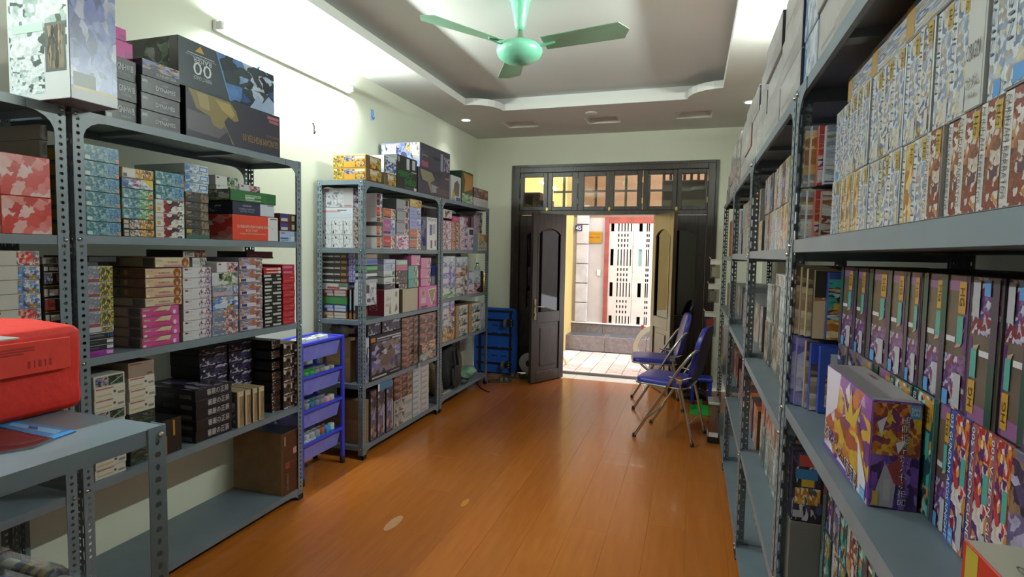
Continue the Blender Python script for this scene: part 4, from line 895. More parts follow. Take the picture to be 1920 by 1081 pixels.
def rep(desc, s, n): return [(desc, S[s])]*n
# ------------------------------------------------------------------ bear-box rack
XF = -2.142
stack(GP, 'stack behind the tall robot box', -2.16, 1.945, 196, 258, [231, 193, 156, 118], ('black kit box lettered GNHW/B', S['gnhw']), ref=1)
zt = at(258, 118, x=-2.16).z
stack(GP, None, -2.19, zt, 214, 249, [118, 84], [('lower bright pink box on the black stack', S['pinkbox'])], ref=1)
stack(GP, None, -2.19, at(249, 84, x=-2.19).z+(zt-at(249, 118, x=-2.19).z), 205, 238, [84, 57], [('upper bright pink box on the black stack', S['pinkbox'])], ref=1)
stack(GP, 'middle stack', XF, 1.945, 259, 338, [233, 201, 169, 137, 105], rep('dark grey kit box lettered DYNAMES', 'dynames', 3)+[('slate kit box with battle scene', S['zero'])], d=.31)
zg = at(344, 159, x=-2.137).z-.012
stack(GP, None, -2.137, 1.945, 348, 525, [253, 160], [('large dark box with gold armour print, lettering upside down', S['fighter'])], d=.34, name='large_kit_box')
stack(GP, None, -2.150, at(344, 160, x=-2.137).z+1.945-at(348, 253, x=-2.137).z, 328, 513, [160, 62], [('huge slate box lettered 00 RAISER upside down', S['raiser'])], d=.34, name='large_kit_box')
SN = GN
stack(SN, 'teal stack beside the post', XF, 1.494, 159, 226, [440, 413, 385, 356.5, 328, 298.5, 268], ('teal fantasy kit box', S['teal']))
stack(SN, 'second stack from the post', XF, 1.494, 229, 289, [441, 427, 407.7, 388, 369, 350.5, 331, 312], rep('black and orange kit box', 'orangeblk', 2)+rep('green landscape kit box', 'greenjung', 3)+[('violet kit box with yellow corner', S['violetyel']), ('white and orange kit box', S['orange'])])
stack(SN, 'third stack from the post', XF, 1.494, 291, 346, [443, 422.6, 397, 371.6, 345, 319], rep('white kit box with red shards', 'redwhite', 3)+rep('teal fantasy kit box', 'teal', 2))
stack(SN, 'stack by the red unit', XF-.01, 1.494, 347, 392, [443.5, 425, 409, 392, 375, 357, 339, 322, 305], [('green and amber kit box', S['stormgreen'])]+rep('brown stormy kit box', 'storm', 4)+rep('white kit box with blue badge', 'whiteship', 3))
stack(SN, None, -2.135, 1.494, 436, 522, [448, 400.6], [('large orange-red box lettered GUNDAM HEAVYARMS EW', S['heavy'])], d=.33, name='large_kit_box')
z1 = at(436, 400.6, x=-2.135).z+1.494-at(436, 448, x=-2.135).z
stack(SN, None, -2.135, z1, 436, 515, [400.6, 375.5], [('navy kit box with white end label on the orange box', S['navy'])], d=.33, name='large_kit_box')
z2 = z1+at(436, 375.5, x=-2.135).z-at(436, 400.6, x=-2.135).z
stack(SN, None, -2.132, z2, 432, 518, [375, 353], [('green kit box on top of the navy box', S['green'])], d=.32, name='large_kit_box')
z3 = z2+at(432, 353, x=-2.132).z-at(432, 375, x=-2.132).z
stack(SN, 'behind the green box', -2.25, z3, 404, 447, [353, 344, 327], rep('pale kit box with green mech art', 'lilywhite', 2), d=.2)
stack(SN, None, -2.25, z3, 448, 488, [357, 344], [('pale pink-white kit box behind the green box', S['pinkwhite'])], d=.2)
stack(SN, 'stack in the far corner', XF, 1.494, 525, 557, [449.5, 430, 414.7, 399], [('pale blue kit box', S['paleblue'])]+rep('maroon box with purple label', 'purpledot', 2))
SN = GL_
stack(SN, 'stack beside the post', XF, 1.036, 165, 214, [662.5, 652, 641.5, 631, 619, 609, 580, 553.6, 527, 498], [('thin magenta box', S['magenta'])]+rep('thin black and white box', 'blackthin', 2)+[('thin black box numbered 10', S['blackten']), ('silver box', S['silver'])]+rep('grey kit box with yellow claws', 'claw', 4), ref=1)
stack(SN, None, -2.22, at(214, 498, x=XF).z+.012, 165, 219, [498, 480], [('dark flat box on the yellow-claw stack', Sty('#1d1a19'))], ref=1, d=.25)
zz = stack(SN, 'bear stack', XF, 1.036, 266, 337, [654, 635, 617, 596, 577], ('pink bear kit box', S['bearpink']), d=.33)
zb_ = 1.036+at(266, 577, x=XF).z-at(266, 654, x=XF).z
zz = stack(SN, 'bear stack', XF+.004, zb_, 271, 341, [577, 560, 540, 522, 503], [('brown bear kit box with beige end', S['bearalt'])]+rep('brown bear kit box', 'bear', 3), d=.34)
zb_ += at(271, 503, x=XF).z-at(271, 577, x=XF).z
stack(SN, None, XF+.004, zb_, 290, 356, [501, 482], [('brown bear kit box shifted along at the very top', S['bearalt'])], d=.33)
stack(SN, 'silver stack', XF, 1.036, 343, 397, [640, 622.4, 602.4, 581.6, 562.4, 541.6, 521.6, 501.6], ('silver kit box with red oval mark', S['silverhero']))
zq = 1.036+at(343, 501.6, x=XF).z-at(343, 640, x=XF).z
stack(SN, None, -2.2, zq, 360, 388, [499, 483], [('white flame-pattern box on the silver stack', S['flamewhite'])], d=.22)
stack(SN, None, -2.2, zq+at(360, 483, x=-2.2).z-at(360, 499, x=-2.2).z, 342, 386, [483, 468.5], [('dark brown box marked HG above the silver stack', S['hgbrown'])], d=.22)
stack(SN, 'mixed stack', XF, 1.036, 398, 447, [630, 607, 583, 556.6, 536, 511, 491.6], rep('grey kit box with red mech', 'redhero', 2)+[('blue kit box with gold spikes', S['bluehero']), ('grey kit box with red lettering band', S['greyred']), ('white kit box with green mechs', S['greenw']), ('pale pink kit box', S['pinkwhite'])])
stack(SN, 'violet-grey stack', XF, 1.036, 449, 493, [622, 601.6, 579, 555, 531.6, 507.5, 483], ('violet-grey kit box with orange figure', S['violetor']))
zq = 1.036+at(449, 483, x=XF).z-at(449, 622, x=XF).z
stack(SN, 'on the violet-grey stack', -2.27, zq, 462, 512, [497, 484, 471], ('maroon box with spiky print', S['maroon']), d=.2)
yb = [616.6-6.83*k for k in range(16)]
stack(SN, 'thin black stack', XF, 1.036, 495, 528, yb+[508, 501.5], [('thin black box with white labels', S['blackwhite'] if k % 3 else S['whiteblack']) for k in range(15)]+rep('thin red and white box', 'redthin', 2))
stack(SN, 'red stack by the end post', XF, 1.036, 530, 553, [606, 592.8, 581, 568.5, 556, 543, 530.5, 514.5, 506, 495.8], rep('bright red kit box', 'redkit', 7)+rep('raspberry kit box', 'pinkred', 2))
SN = GB
stack(SN, 'white stack beside the post', XF, .554, 176, 236, [876, 858, 838, 817, 797, 777, 757, 737, 716, 695], [('white box with barcode label', S['whitecode'])]*5+[('white picture box', S['whitepic'])]+rep('white box with barcode label', 'whitecode', 2)+[('white box with blue and green pictures', S['whitepic'])], ref=1)
stack(SN, 'second white stack', -2.16, .554, 242, 292, [856, 839, 821, 802, 782, 763, 741, 720, 699, 672], [('dark green box', Sty('#2f3b35', front=[(.05, .1, .95, .9, 'darkgreen')]))]*5+rep('white box with red stripe label', 'whitecode', 3)+[('beige box with faint label', S['beigecode'])], ref=1)
stack(SN, None, XF, .554, 305, 342, [847, 790], [('black carton with amber print beside the kanji stack', S['blackamber'])], d=.33, name='large_kit_box')
stack(SN, 'kanji stack', XF, .554, 367, 436, [829, 808.5, 789, 770.6, 752, 732.7], ('black box with white brush lettering', S['blackkanji']), d=.33)
stack(SN, 'behind the kanji stack', -2.3, .554, 374, 427, [782, 759, 736, 713, 690, 668, 655], ('black box with violet print', S['darkpack']), d=.19)
stack(SN, 'dark stack at the back', -2.3, .554, 430, 474, [768, 746, 724, 702, 680, 660, 645], ('near-black box with faint print', S['darkpack']), d=.19)
for k, (a, b) in enumerate(((445, 458), (459.5, 471), (472.5, 483.5), (485, 496))):
    stack(SN, None, XF+.005, .554, a, b, [803-k*4.3, 735-k*3.2], [(['first', 'second', 'third', 'fourth'][k]+' upright wood-coloured box past the kanji stack', S['woodend'])], d=.24, jit=0)
stack(SN, 'dark stack behind the wooden boxes', -2.17, .554, 498, 526, [783, 763, 743, 723, 704, 684, 662, 641], ('dark box with flesh-toned figure', S['flesh']), d=.3)
stack(SN, 'dark stack at the end post', XF-.01, .554, 527, 562, [770, 744, 719, 694.5, 669.5, 645], ('dark brown kit box', S['brownkit']), d=.32)
zk = .068
stack(GC, None, -2.135, zk, 531, 566, [921, 814], [('big kraft carton with dark printed front', S['bigkraft'])], d=.35, name='carton', cat='carton', jit=0)
# ------------------------------------------------------------------ rack behind the red bag (only its end shows)
SN = 'camouflage-rack second shelf'
stack(SN, 'pair at the aisle', -2.135, 1.49, 0, 97, [438, 371, 298], ('big red and pink camouflage box', S['redcamo']), ref=1, d=.33, name='large_kit_box')
stack(SN, 'stack behind the camouflage boxes', -2.21, 1.49, 76, 116, [437, 418, 398, 377, 355, 331, 300, 268, 240], rep('grey box with blue stripe', 'greyblue', 5)+rep('dull beige-grey box', 'greytop', 3), ref=1, d=.26)
SN = 'camouflage-rack third shelf'
stack(SN, 'stack at the aisle', XF, 1.04, -14, 78, [671, 648, 621, 594, 570, 544, 520, 496, 470], rep('grey kit box with red mech', 'redflower', 4)+[('cream kit box with yellow mech', S['blueflower'])]+rep('cream kit box with blue mech', 'blueflower', 2)+[('grey kit box with red mech', S['redflower'])], ref=1)
stack(SN, 'thin stack by the post', -2.165, 1.04, 82, 118, [665, 650, 634, 616, 597, 576, 553, 530, 507, 494, 482], [('black box with white windows', S['blackwin'])]*5+[('black box with red print', S['blackred']), ('black box with white windows', S['blackwin']), ('black box with blue print', S['blackblue']), ('black box with white windows', S['blackwin']), ('brown-grey box', S['greytop'])], ref=1, d=.26)
# tall robot box standing on the top, overhanging the aisle
tb = at(130, 183, z=1.948); te = at(224, 205, z=1.948)
S['tall'] = Sty('#8f8a90', cols={'front': '#8c8ec6', 'left': '#d3d4cf'}, left=[(.03, .3, .97, .98, 'whitemech'), (.05, .05, .6, .33, 'whitemech'), (.62, .2, .95, .55, '#5f6462'), (.66, .22, .92, .53, 'brownstorm'), (.08, .5, .6, .56, '#c2d3c8')],
    front=[(.0, .1, 1, .98, 'whitedragon'), (.06, .1, .52, .2, '#6a6a66'), (.04, .07, .96, .1, '#c9b45c'), (.0, .0, 1, .08, '#b5b3b6')], texts=[('front', 'WING GUNDAM', .62, .95, .6, .03, '#e2e2ea')])
o = kit('tall_kit_box', S['tall'], te.y-tb.y, .30, .46, ((tb.x+te.x)/2, (tb.y+te.y)/2, 1.9475), R(90), 'tall white and violet robot box overhanging the top of the red-bag rack')
# ------------------------------------------------------------------ rack behind the trolley, and the corner rack
def stack_end(where, sname, yf, zb, px0, px1, ys, items, d=.2, name='figure_box', ref=0, cat='box', jit=.0015):
    """pile whose printed faces look out of the rack's near end (towards -y)"""
    p = px1 if ref else px0
    zs = [at(p, y, y=yf).z for y in ys]; ym = sum(ys)/len(ys); xa, xb = at(px0, ym, y=yf).x, at(px1, ym, y=yf).x
    zs = [z+(zb-zs[0])*(1-k/(len(zs)-1)) for k, z in enumerate(zs)]; n = len(zs)-1
    for i in range(n):
        desc, st = items[i] if isinstance(items, list) else items
        lab_ = ', '.join(q for q in (desc, pos_word(i, n), sname, where) if q)
        kit(name, st, xb-xa-.003, d, zs[i+1]-zs[i]-.0008, ((xa+xb)/2+random.uniform(-jit, jit), yf+random.uniform(0, jit), zs[i]+.0004), 0, lab_, cat, None if n == 1 else 'boxes in %s, %s' % (sname, where))
S['figwhite'] = Sty('#d9d8d8', front=[(.02, .03, .3, .97, 'figures'), (.31, .03, .32, .97, '#4a4a4c'), (.33, .03, .68, .97, 'figures'), (.69, .03, .7, .97, '#4a4a4c'), (.71, .03, .97, .97, 'figures')], right=[(.02, .02, .5, .98, 'hair'), (.5, .02, .98, .98, '#c7bfb8')])
S['sketchbig'] = Sty('#d5d4d6', front=[(.02, .03, .68, .97, 'sketch'), (.7, .03, .98, .97, '#c9c4c5'), (.72, .06, .96, .12, '#c07a7a')], right=[(.02, .02, .98, .98, 'hairpurple')])
S['whitered'] = Sty('#d8dade', front=[(.02, .62, .6, .78, '#cf9a9a'), (.5, .76, .8, .84, '#5a5c66'), (.1, .2, .95, .55, '#c9d2d8')], right=[(.02, .02, .98, .98, 'hair')])
def fig(band, fg, st_=None, dark=None):
    return Sty('#cfc7c1', cols={'front': '#e3dbd6'}, front=[(.0, .28, .6, 1, band), (.0, .12, .6, .27, '#3d332f'), (.0, .0, .6, .12, '#b5aca6' if not dark else dark), (.6, .0, 1, 1, fg)], texts=[('front', 'FIGURE', .3, .62, .4, .16, '#e8c8b4')])
S['figorange'] = fig('#c4643c', 'hair'); S['figred'] = fig('#c5323c', 'hair'); S['figblack'] = fig('#2c2427', 'hairpurple'); S['figpurple'] = fig('#b45a94', 'hairblue', dark='#b58ac0'); S['figdark'] = fig('#3c2a26', 'goldscene')
S['figgrey'] = Sty('#8d8f8f', cols={'left': '#5c6060'}, front=[(.0, .0, 1, 1, '#9c9ea0'), (.02, .1, .62, .22, '#7a6f78'), (.62, .0, .98, .55, 'pinkgirl'), (.72, .5, .9, .95, '#2f2c2e')])
S['pinkaa'] = Sty('#e2d8dc', front=[(.0, .0, 1, 1, 'pinklines')], texts=[('front', 'AA', .28, .5, .4, .7, '#c24a80')])
S['figyellow'] = Sty('#c9b070', front=[(.5, .05, .98, .95, 'goldscene'), (.05, .5, .4, .8, '#d8c890')])
S['figlav'] = Sty('#a3a8d4', front=[(.58, .02, .99, .98, 'hairblue'), (.05, .6, .5, .66, '#8489bc'), (.05, .3, .5, .36, '#8489bc')])
S['fight'] = Sty('#c9c3c6', cols={'front': '#e6e2de', 'left': '#b3a9b0'}, left=[(.1, .1, .95, .9, 'violetpack'), (.3, .0, .9, .12, '#c9c3c6')], front=[(.25, .45, .5, .78, '#44508f'), (.55, .5, .8, .8, '#a9a9b4'), (.35, .05, .5, .3, '#4a3f38'), (.75, .12, .9, .3, '#7d7468')], texts=[('front', 'FIGHT', .5, .92, .8, .09, '#6a6a70')])
S['darkpink'] = Sty('#2f2529', front=[(.05, .15, .7, .9, '#8c4a6a'), (.1, .2, .6, .5, '#3a3034'), (.78, .05, .98, .95, '#b0687c')])
SN = 'trolley-rack second shelf'; YE = 3.352
stack_end(SN, 'stack at the open end', YE, 1.467, 603, 662, [464, 439, 413, 389, 353], rep('white box with small figure drawings', 'figwhite', 2)+[('white box with red label lines', S['whitered']), ('large white box with grey sketches', S['sketchbig'])], d=.15)
X3 = -2.140
stack(SN, 'first figure stack', X3-.002, 1.467, 694, 717, [465, 443, 421.6, 405, 385, 359], rep('white figure box with orange band', 'figorange', 2)+[('dark figure box with gold print', S['figdark']), ('red figure box', S['figred']), ('black figure box', S['figblack'])], name='figure_box')
stack(SN, 'second figure stack', X3, 1.467, 719, 742, [465, 440, 409, 389], [('red-orange figure box', S['figred']), ('purple figure box with blue hair print', S['figpurple']), ('orange figure box', S['figorange'])], name='figure_box')
zt = 1.467+at(719, 389, x=X3).z-at(719, 465, x=X3).z
stack(SN, 'third figure stack', X3, 1.467, 743.5, 767, [466.5, 439, 416, 394, 372], [('white and magenta figure box', S['pinkaa'])]+rep('grey figure box', 'figgrey', 3), name='figure_box')
stack(SN, 'fourth figure stack', X3, 1.467, 768.5, 790, [467.5, 449.5, 429, 408, 387, 372], rep('orange figure box', 'figorange', 2)+rep('lavender figure box', 'figlav', 2)+[('yellow figure box', S['figyellow'])], name='figure_box')
stack(SN, None, X3, 1.467, 801, 820, [469.5, 406], [('tall white box lettered FIGHT', S['fight'])], d=.16, name='figure_box')
stack(SN, 'behind the FIGHT box', -2.31, 1.467, 793, 815, [463, 434, 405, 388], ('dark box with pink end', S['darkpink']), d=.17, name='figure_box')
SN = 'trolley-rack third shelf'
S['blacklab'] = Sty('#38342f', front=[(.02, .35, .46, .6, '#d0d0cc'), (.5, .38, .72, .6, '#c9c9c4'), (.76, .3, .97, .7, '#b8762c')], cols={'right': '#8f90b8'}, right=[(.02, .05, .98, .95, 'violetpack')])
S['redlab'] = Sty('#7a2f2c', front=[(.08, .5, .42, .85, '#b5a9a4'), (.2, .08, .45, .42, '#c9bdb8'), (.5, .1, .95, .45, '#c9b8b8'), (.5, .52, .95, .88, '#c4b0b0')])
S['greenlab'] = Sty('#2f6a38', front=[(.03, .1, .97, .9, noisy('green_lid', '#2f6a38', '#4a8a4e', 4, .35))])
S['bluelab'] = Sty('#24417a', front=[(.08, .5, .42, .85, '#b5c0d4'), (.2, .08, .45, .42, '#c9ced8'), (.5, .1, .95, .45, '#d4d8de'), (.5, .52, .95, .88, '#cdd2dc')])
S['orlab'] = Sty('#a4673a', front=[(.08, .5, .42, .85, '#d0b89c'), (.2, .08, .45, .42, '#d9cfc4'), (.5, .1, .95, .45, '#d9d4cc'), (.5, .52, .95, .88, '#d4cfc8')])
S['whitelab'] = Sty('#c7c9c6', front=[(.2, .1, .7, .45, '#b5453c'), (.65, .4, .98, .95, '#5d7a64'), (.7, .1, .97, .4, '#dcdcd8')])
stack_end(SN, 'stack at the open end', YE, .972, 604, 651, [593.5, 580.7, 567.5, 553, 540, 529, 517.6, 506.5, 495.4, 484.5, 474], [('orange box with white labels', S['orlab']), ('blue box with white labels', S['bluelab']), ('bright green box', S['greenlab']), ('dark red box with labels', S['redlab']), ('white box with red stripes', S['whitelab'])]+rep('black box with orange end', 'blacklab', 5), d=.26)
S['lavwave'] = Sty('#8286b0', front=[(.0, .0, 1, 1, 'violetpack')])
stack_end(SN, 'end stack of lavender packs', YE+.01, at(653, 529, y=YE+.01).z, 653, 667, [529, 517.6, 506.5, 495.4, 484.5, 474], ('wavy lavender pack', S['lavwave']), d=.12, name='lavender_pack', cat='packet')
zj = at(655, 593, y=YE).z
for k, (a, b) in enumerate(((654, 660), (662, 667.5))):
    stack_end(SN, None, YE+.012, .972, a, b, [593.5, 540], [('%s upright black box with orange foot at the open end' % ('first', 'second')[k], Sty('#23242a', front=[(.3, .3, .75, .95, '#b9bcc4'), (.1, .02, .9, .2, '#b8762c')]))], d=.12)
jp = at(660, 530, y=YE+.05)
t = thing('jar', (jp.x, YE+.06, at(660, 540, y=YE).z-.001), 'clear jar with a blue lid on the upright black boxes', 'jar')
mb = MB(); mb.lathe((jp.x, YE+.06, t.location.z), [(.026, 0), (.028, .003), (.028, .018), (.026, .02)], solid('#aab4bc', .2), 18); mb.build('jar_body', t)
mb = MB(); mb.lathe((jp.x, YE+.06, t.location.z+.02), [(.03, 0), (.031, .003), (.031, .014), (.029, .016), (0, .016)], solid('#2a3f9c', .35), 18); mb.build('lid', t)
S['sketchtall'] = Sty('#cfcfd1', front=[(.02, .02, .98, .98, 'sketch'), (.15, .55, .4, .9, '#3d3d42'), (.2, .15, .5, .3, '#55555a'), (.6, .2, .8, .35, '#6a6a70')])
S['goldfig'] = Sty('#dedad2', cols={'left': '#8c2c3c'}, front=[(0, 0, 1, 1, '#a98a45', [(.3, .05), (.46, .07), (.4, .5), (.36, .5)]), (0, 0, 1, 1, '#8a7038', [(.68, .08), (.9, .2), (.8, .45), (.74, .3)]), (0, 0, 1, 1, '#94793c', [(.14, .58), (.2, .58), (.19, .76)]), (0, 0, 1, 1, '#94793c', [(.24, .58), (.3, .58), (.29, .76)]), (0, 0, 1, 1, '#94793c', [(.34, .58), (.4, .58), (.39, .76)]), (.72, .7, .85, .9, '#9a8450'), (.08, .35, .28, .45, '#b5b1aa')], texts=[('left', 'CHOGOKIN', .5, .5, .6, .4, '#d8a8a8', 90)])
S['beige'] = Sty('#b8a98a', cols={'front': '#b9aa8c', 'left': '#7d6a58'}, texts=[('left', 'SOUL', .5, .75, .5, .22, '#2f2824', 90)])
S['pinkv'] = Sty('#d65f9c', front=[(.03, .03, .97, .97, '#dd6ea6'), (0, 0, 1, 1, '#e3cdd0', [(.45, .85), (.95, .9), (.8, .2), (.66, .12)]), (0, 0, 1, 1, '#a08a48', [(.5, .8), (.9, .84), (.74, .25), (.67, .25)]), (.1, .55, .36, .85, '#c9a0a8'), (.16, .6, .28, .8, '#8a743c'), (.1, .25, .36, .5, '#d8b8c0'), (.1, .04, .45, .14, '#4a2f3c'), (.75, .12, .92, .3, '#b54a80')])
stack(SN, None, X3, .972, 683, 706, [594, 531], [('white upright box with black sketches by the corner post', S['sketchtall'])], d=.2, name='figure_box')
stack(SN, None, X3, .972, 714.5, 749, [588.5, 544], [('white box with gold figures and dark red spine', S['goldfig'])], d=.18, name='figure_box')
stack(SN, None, X3, .972, 755, 783.5, [583, 542], [('plain beige box beside the gold-figure box', S['beige'])], d=.18, name='figure_box')
stack(SN, None, X3, .972, 785, 819, [577.5, 537.5], [('pink box with a gold V shape', S['pinkv'])], d=.18, name='figure_box')
zA = .972+at(683, 531, x=X3).z-at(683, 594, x=X3).z+.0005
def hues(base, band, art_=None): return Sty(base, front=[(.15, .2, .95, .8, band)]+([(.62, .05, .98, .95, art_)] if art_ else []))
stack(SN, 'on the sketch box', X3-.004, zA, 684, 708, [531, 519.5, 509, 496, 484, 474.5], [('pale grey box', hues('#c9c9cc', '#b5b5bc')), ('pale green-white box', hues('#c9d4c8', '#e0e4de')), ('bright green box', hues('#4f9a5a', '#7dbb80')), ('blue-lavender box', hues('#8f98c4', '#5a6ab4')), ('tan box', hues('#8a7064', '#a58c7c'))], d=.2, name='figure_box')
zB = .972+at(714.5, 544, x=X3).z-at(714.5, 588.5, x=X3).z+.0005
stack(SN, 'on the gold-figure box', X3-.006, zB, 716, 741, [544, 529, 517, 505, 493.5, 485.5], [('dark violet box', hues('#3a343c', '#5a4f68', 'darkbrown')), ('white box with green badge', Sty('#d3d6d2', front=[(.75, .2, .95, .8, '#4a5f54'), (.1, .2, .6, .3, '#6a6f6c')])), ('white box with green disc', Sty('#d3d6d2', front=[(.75, .2, .95, .8, '#3f5a4c'), (.1, .2, .6, .3, '#6a6f6c')])), ('pale blue box', hues('#c4cdda', '#a3b4cc', 'whiteblue')), ('thin lavender box', hues('#a9a4c4', '#c9c4d8'))], d=.2, name='figure_box')
zC = .972+at(755, 542, x=X3).z-at(755, 583, x=X3).z+.0005
stack(SN, 'on the beige box', X3-.006, zC, 742.5, 764, [543, 530, 506, 496.5, 487], [('small brown box', S['brownkit']), ('dark brown box with figure', S['flesh']), ('pink box', hues('#d48098', '#c4607f')), ('thin pale green box', hues('#a4b8a8', '#c4d2c6'))], d=.2, name='figure_box')
S['tealfig'] = Sty('#5f9a90', front=[(.0, .0, .58, 1, '#5fa398'), (.58, .0, 1, 1, 'greenheroes')]); S['pinkfig'] = Sty('#dc7fa8', front=[(.0, .0, .6, 1, '#e084ae'), (.6, .0, 1, 1, 'pinkgirl')])
stack(SN, 'teal pair', X3-.006, at(766, 540, x=X3).z, 765.5, 784.5, [541, 524, 498], ('teal figure box', S['tealfig']), d=.2, name='figure_box')
zP = .972+at(785, 537.5, x=X3).z-at(785, 577.5, x=X3).z+.0005
stack(SN, 'on the gold V box', X3-.006, zP, 789, 808, [537.5, 521, 502, 483], ('pink figure box', S['pinkfig']), d=.2, name='figure_box')
stack(SN, None, X3-.01, at(785, 498, x=X3-.01).z, 771, 788, [499, 478], [('rose-pink figure box above the teal pair', S['pinkfig'])], d=.2, name='figure_box')
stack(SN, None, X3-.02, at(813, 534, x=X3-.02).z, 809.5, 816, [536, 518, 496], [('grey block under the blue wrapper', hues('#8d9096', '#a0a4aa')), ('deep blue wrapper above the gold V box', Sty('#232c80'))], d=.1, name='figure_box')
SN = 'trolley-rack fourth shelf'
S['carton'] = Sty('#8a6c4c', cols={k: KRAFT for k in ('front', 'left', 'right', 'top')}, front=[(.0, .45, 1, .55, noisy('carton_tape', '#927453', '#8a6c4d', 9, .35))])
S['bluewhite'] = Sty('#4a4658', front=[(.0, .0, 1, 1, 'bluebits'), (.05, .78, .95, .98, '#c9c6cc')])
stack(SN, None, X3, .525, 683.5, 692, [714, 633], [('narrow upright box with blue and white print', S['bluewhite'])], d=.07, name='figure_box')
S['poster'] = Sty('#17151b', front=[(.04, .13, .97, .82, 'spacepurple'), (.02, .86, .15, .95, '#c8802c'), (.2, .9, .98, .93, '#c9c9cf'), (.2, .85, .6, .87, '#a9a9b0'), (.68, .84, .98, .88, '#c4c4ca'), (.05, .04, .5, .075, '#c9c9c4'), (.62, .06, .95, .085, '#9c9c9c'), (0, 0, 1, 1, '#6a5444', [(.3, .3), (.55, .25), (.8, .5), (.7, .62), (.4, .52)]), (.42, .52, .5, .64, '#c9ccc8')], cols={'left': '#1c1a20'})
stack(SN, None, X3+.004, .525, 694, 752, [712, 631], [('large black-framed box with purple space picture', S['poster'])], d=.12, name='large_kit_box')
zT = .525+at(694, 631, x=X3).z-at(694, 712, x=X3).z+.0005
stack(SN, None, X3-.01, zT, 686, 714, [630, 607], [('dark box with white robot print, on the purple picture', S['darkpack'])], d=.2, name='figure_box')
stack(SN, None, X3-.01, zT, 716, 751, [624, 602], [('dark violet box beside the white-robot one', S['darkpack'])], d=.2, name='figure_box')
stack(SN, 'rust stack', X3, .525, 753.5, 784, [691, 680, 668, 656, 644, 632, 620, 608, 597], ('rust-brown vehicle kit box', S2 := Sty('#5a3f36', front=[(.0, .0, 1, 1, 'rustkit'), (.0, .9, 1, 1, '#b0785c')])), d=.3, name='figure_box')
S['rust'] = S2
stack(SN, 'rust stack by the post', X3, .525, 787, 820, [677, 659, 642, 625, 607, 590], [('white and orange vehicle kit box', Sty('#a98f7c', front=[(.0, .0, 1, 1, 'tankgrey'), (.6, .0, 1, .6, 'orangegirl')])), ('tan vehicle kit box', Sty('#b0846a', front=[(.0, .0, 1, 1, 'orangegirl')]))]+rep('rust-brown vehicle kit box', 'rust', 3), d=.3, name='figure_box')
cq = at(640, 633, y=YE); ck = at(673, 717, y=YE)
t = kit('carton', S['carton'], .27, .155, cq.z-.525, (-2.35, YE+.002, .5255), 0, 'plain kraft carton behind the blue trolley, on the fourth shelf', 'carton')
mb = MB(); zz = cq.z+.001
bm = bmesh.new(); bmesh.ops.create_icosphere(bm, subdivisions=3, radius=1)
for v in bm.verts:
    c = v.co; nn = 1+.16*math.sin(7*c.x+3*c.y)+.12*math.sin(9*c.z+5*c.x)
    v.co = Vector((-2.36+c.x*.10*nn, YE+.05+c.y*.028*nn, zz+.045+max(c.z, -.95)*.045*nn))
    v.co.z = max(v.co.z, zz)
mb.frombm(bm, art('bagbits', *ART['bagbits'][0][:1], sx=4, sy=3, seed=67), True); o = mb.build('plastic_bag', origin=(-2.35, YE+.1, zz)); tag(o, 'crumpled grey plastic bag lying on the kraft carton', 'bag')
o.data.materials.clear(); o.data.materials.append(noisy('bag_film', '#4a4744', '#8d8a88', 9, .2, bump=.4))
# hanging strap on the post side of the rust stack
sp = at(785.5, 597, x=X3+.02); s2_ = at(785.5, 692, x=X3+.02)
t = thing('strap_tag', (sp.x, sp.y, sp.z), 'black hanging strap with a square buckle in front of the rust stack', 'strap')
mb = MB(); mb.box(sp.x, sp.y-.012, s2_.z+.02, sp.x+.003, sp.y+.012, .93, solid('#131314', .6), .001); mb.build('strap', t)
bz = at(785.5, 655, x=X3+.02).z; mb = MB(); mb.box(sp.x+.003, sp.y-.03, bz-.045, sp.x+.016, sp.y+.03, bz+.035, solid('#101012', .4), .005); mb.build('buckle', t)
mb = MB(); mb.box(sp.x+.003, sp.y-.014, s2_.z+.02, sp.x+.006, sp.y+.014, s2_.z+.055, solid('#7fa2b8', .4), .001); mb.build('tag', t)
SN = 'trolley-rack bottom shelf'
t = kit('carton', S['carton'], .32, .075, .31, (-2.315, YE+.002, .0905), 0, 'plain kraft carton on the bottom shelf behind the blue trolley', 'carton')
for k, (a, b, y0_, y1_) in enumerate(((693.5, 706, 830, 734), (708, 722, 819, 726), (724, 737, 811, 716))):
    stack(SN, None, X3, .09, a, b, [y0_, y1_], [('%s tall violet-spined box beside the bottom carton' % ('first', 'second', 'third')[k], Sty('#2f2833', front=[(.03, .02, .97, .98, 'spinepurple'), (.45, .05, .65, .3, '#c08a3c') if k == 0 else (.8, .1, .95, .6, '#c9c4cc')]))], d=.28)
stack(SN, 'rust stack', X3, .09, 739, 773, [802, 776, 752, 738, 725, 711, 697], [('grey-white box with a vehicle picture', Sty('#c9c2b8', front=[(.04, .05, .6, .95, 'tankgrey'), (.62, .3, .95, .6, '#a3a7ab')]))]*2+rep('rust-brown vehicle kit box', 'rust', 4), d=.3, name='figure_box')
for k, (a, b, yy, yt) in enumerate(((774.5, 789, 781, 690), (790, 804, 772, 680))):
    n_ = 9
    stack(SN, ('first', 'second')[k]+' white column', X3, .09, a, b, [yy+(yt-yy)*q/n_ for q in range(n_+1)], ('flat white box with blue stripes', S3 := Sty('#d6d4d2', front=[(.05, .2, .7, .5, '#8fa8c0' if k == 0 else '#b9a49a'), (.05, .6, .9, .7, '#c2b4ac')])), d=.3)
vz = at(724, 636+84, x=X3).z
rl = at(722, 700, x=X3-.02)
t = thing('paper_banner', (rl.x-.01, rl.y, at(722, 724, x=X3).z), 'white and blue folded banner draped over the violet-spined boxes', 'banner')
zt = at(724, 716, x=X3).z+.006; ya, yb = at(709, 710, x=X3+.006).y, at(735, 700, x=X3+.006).y
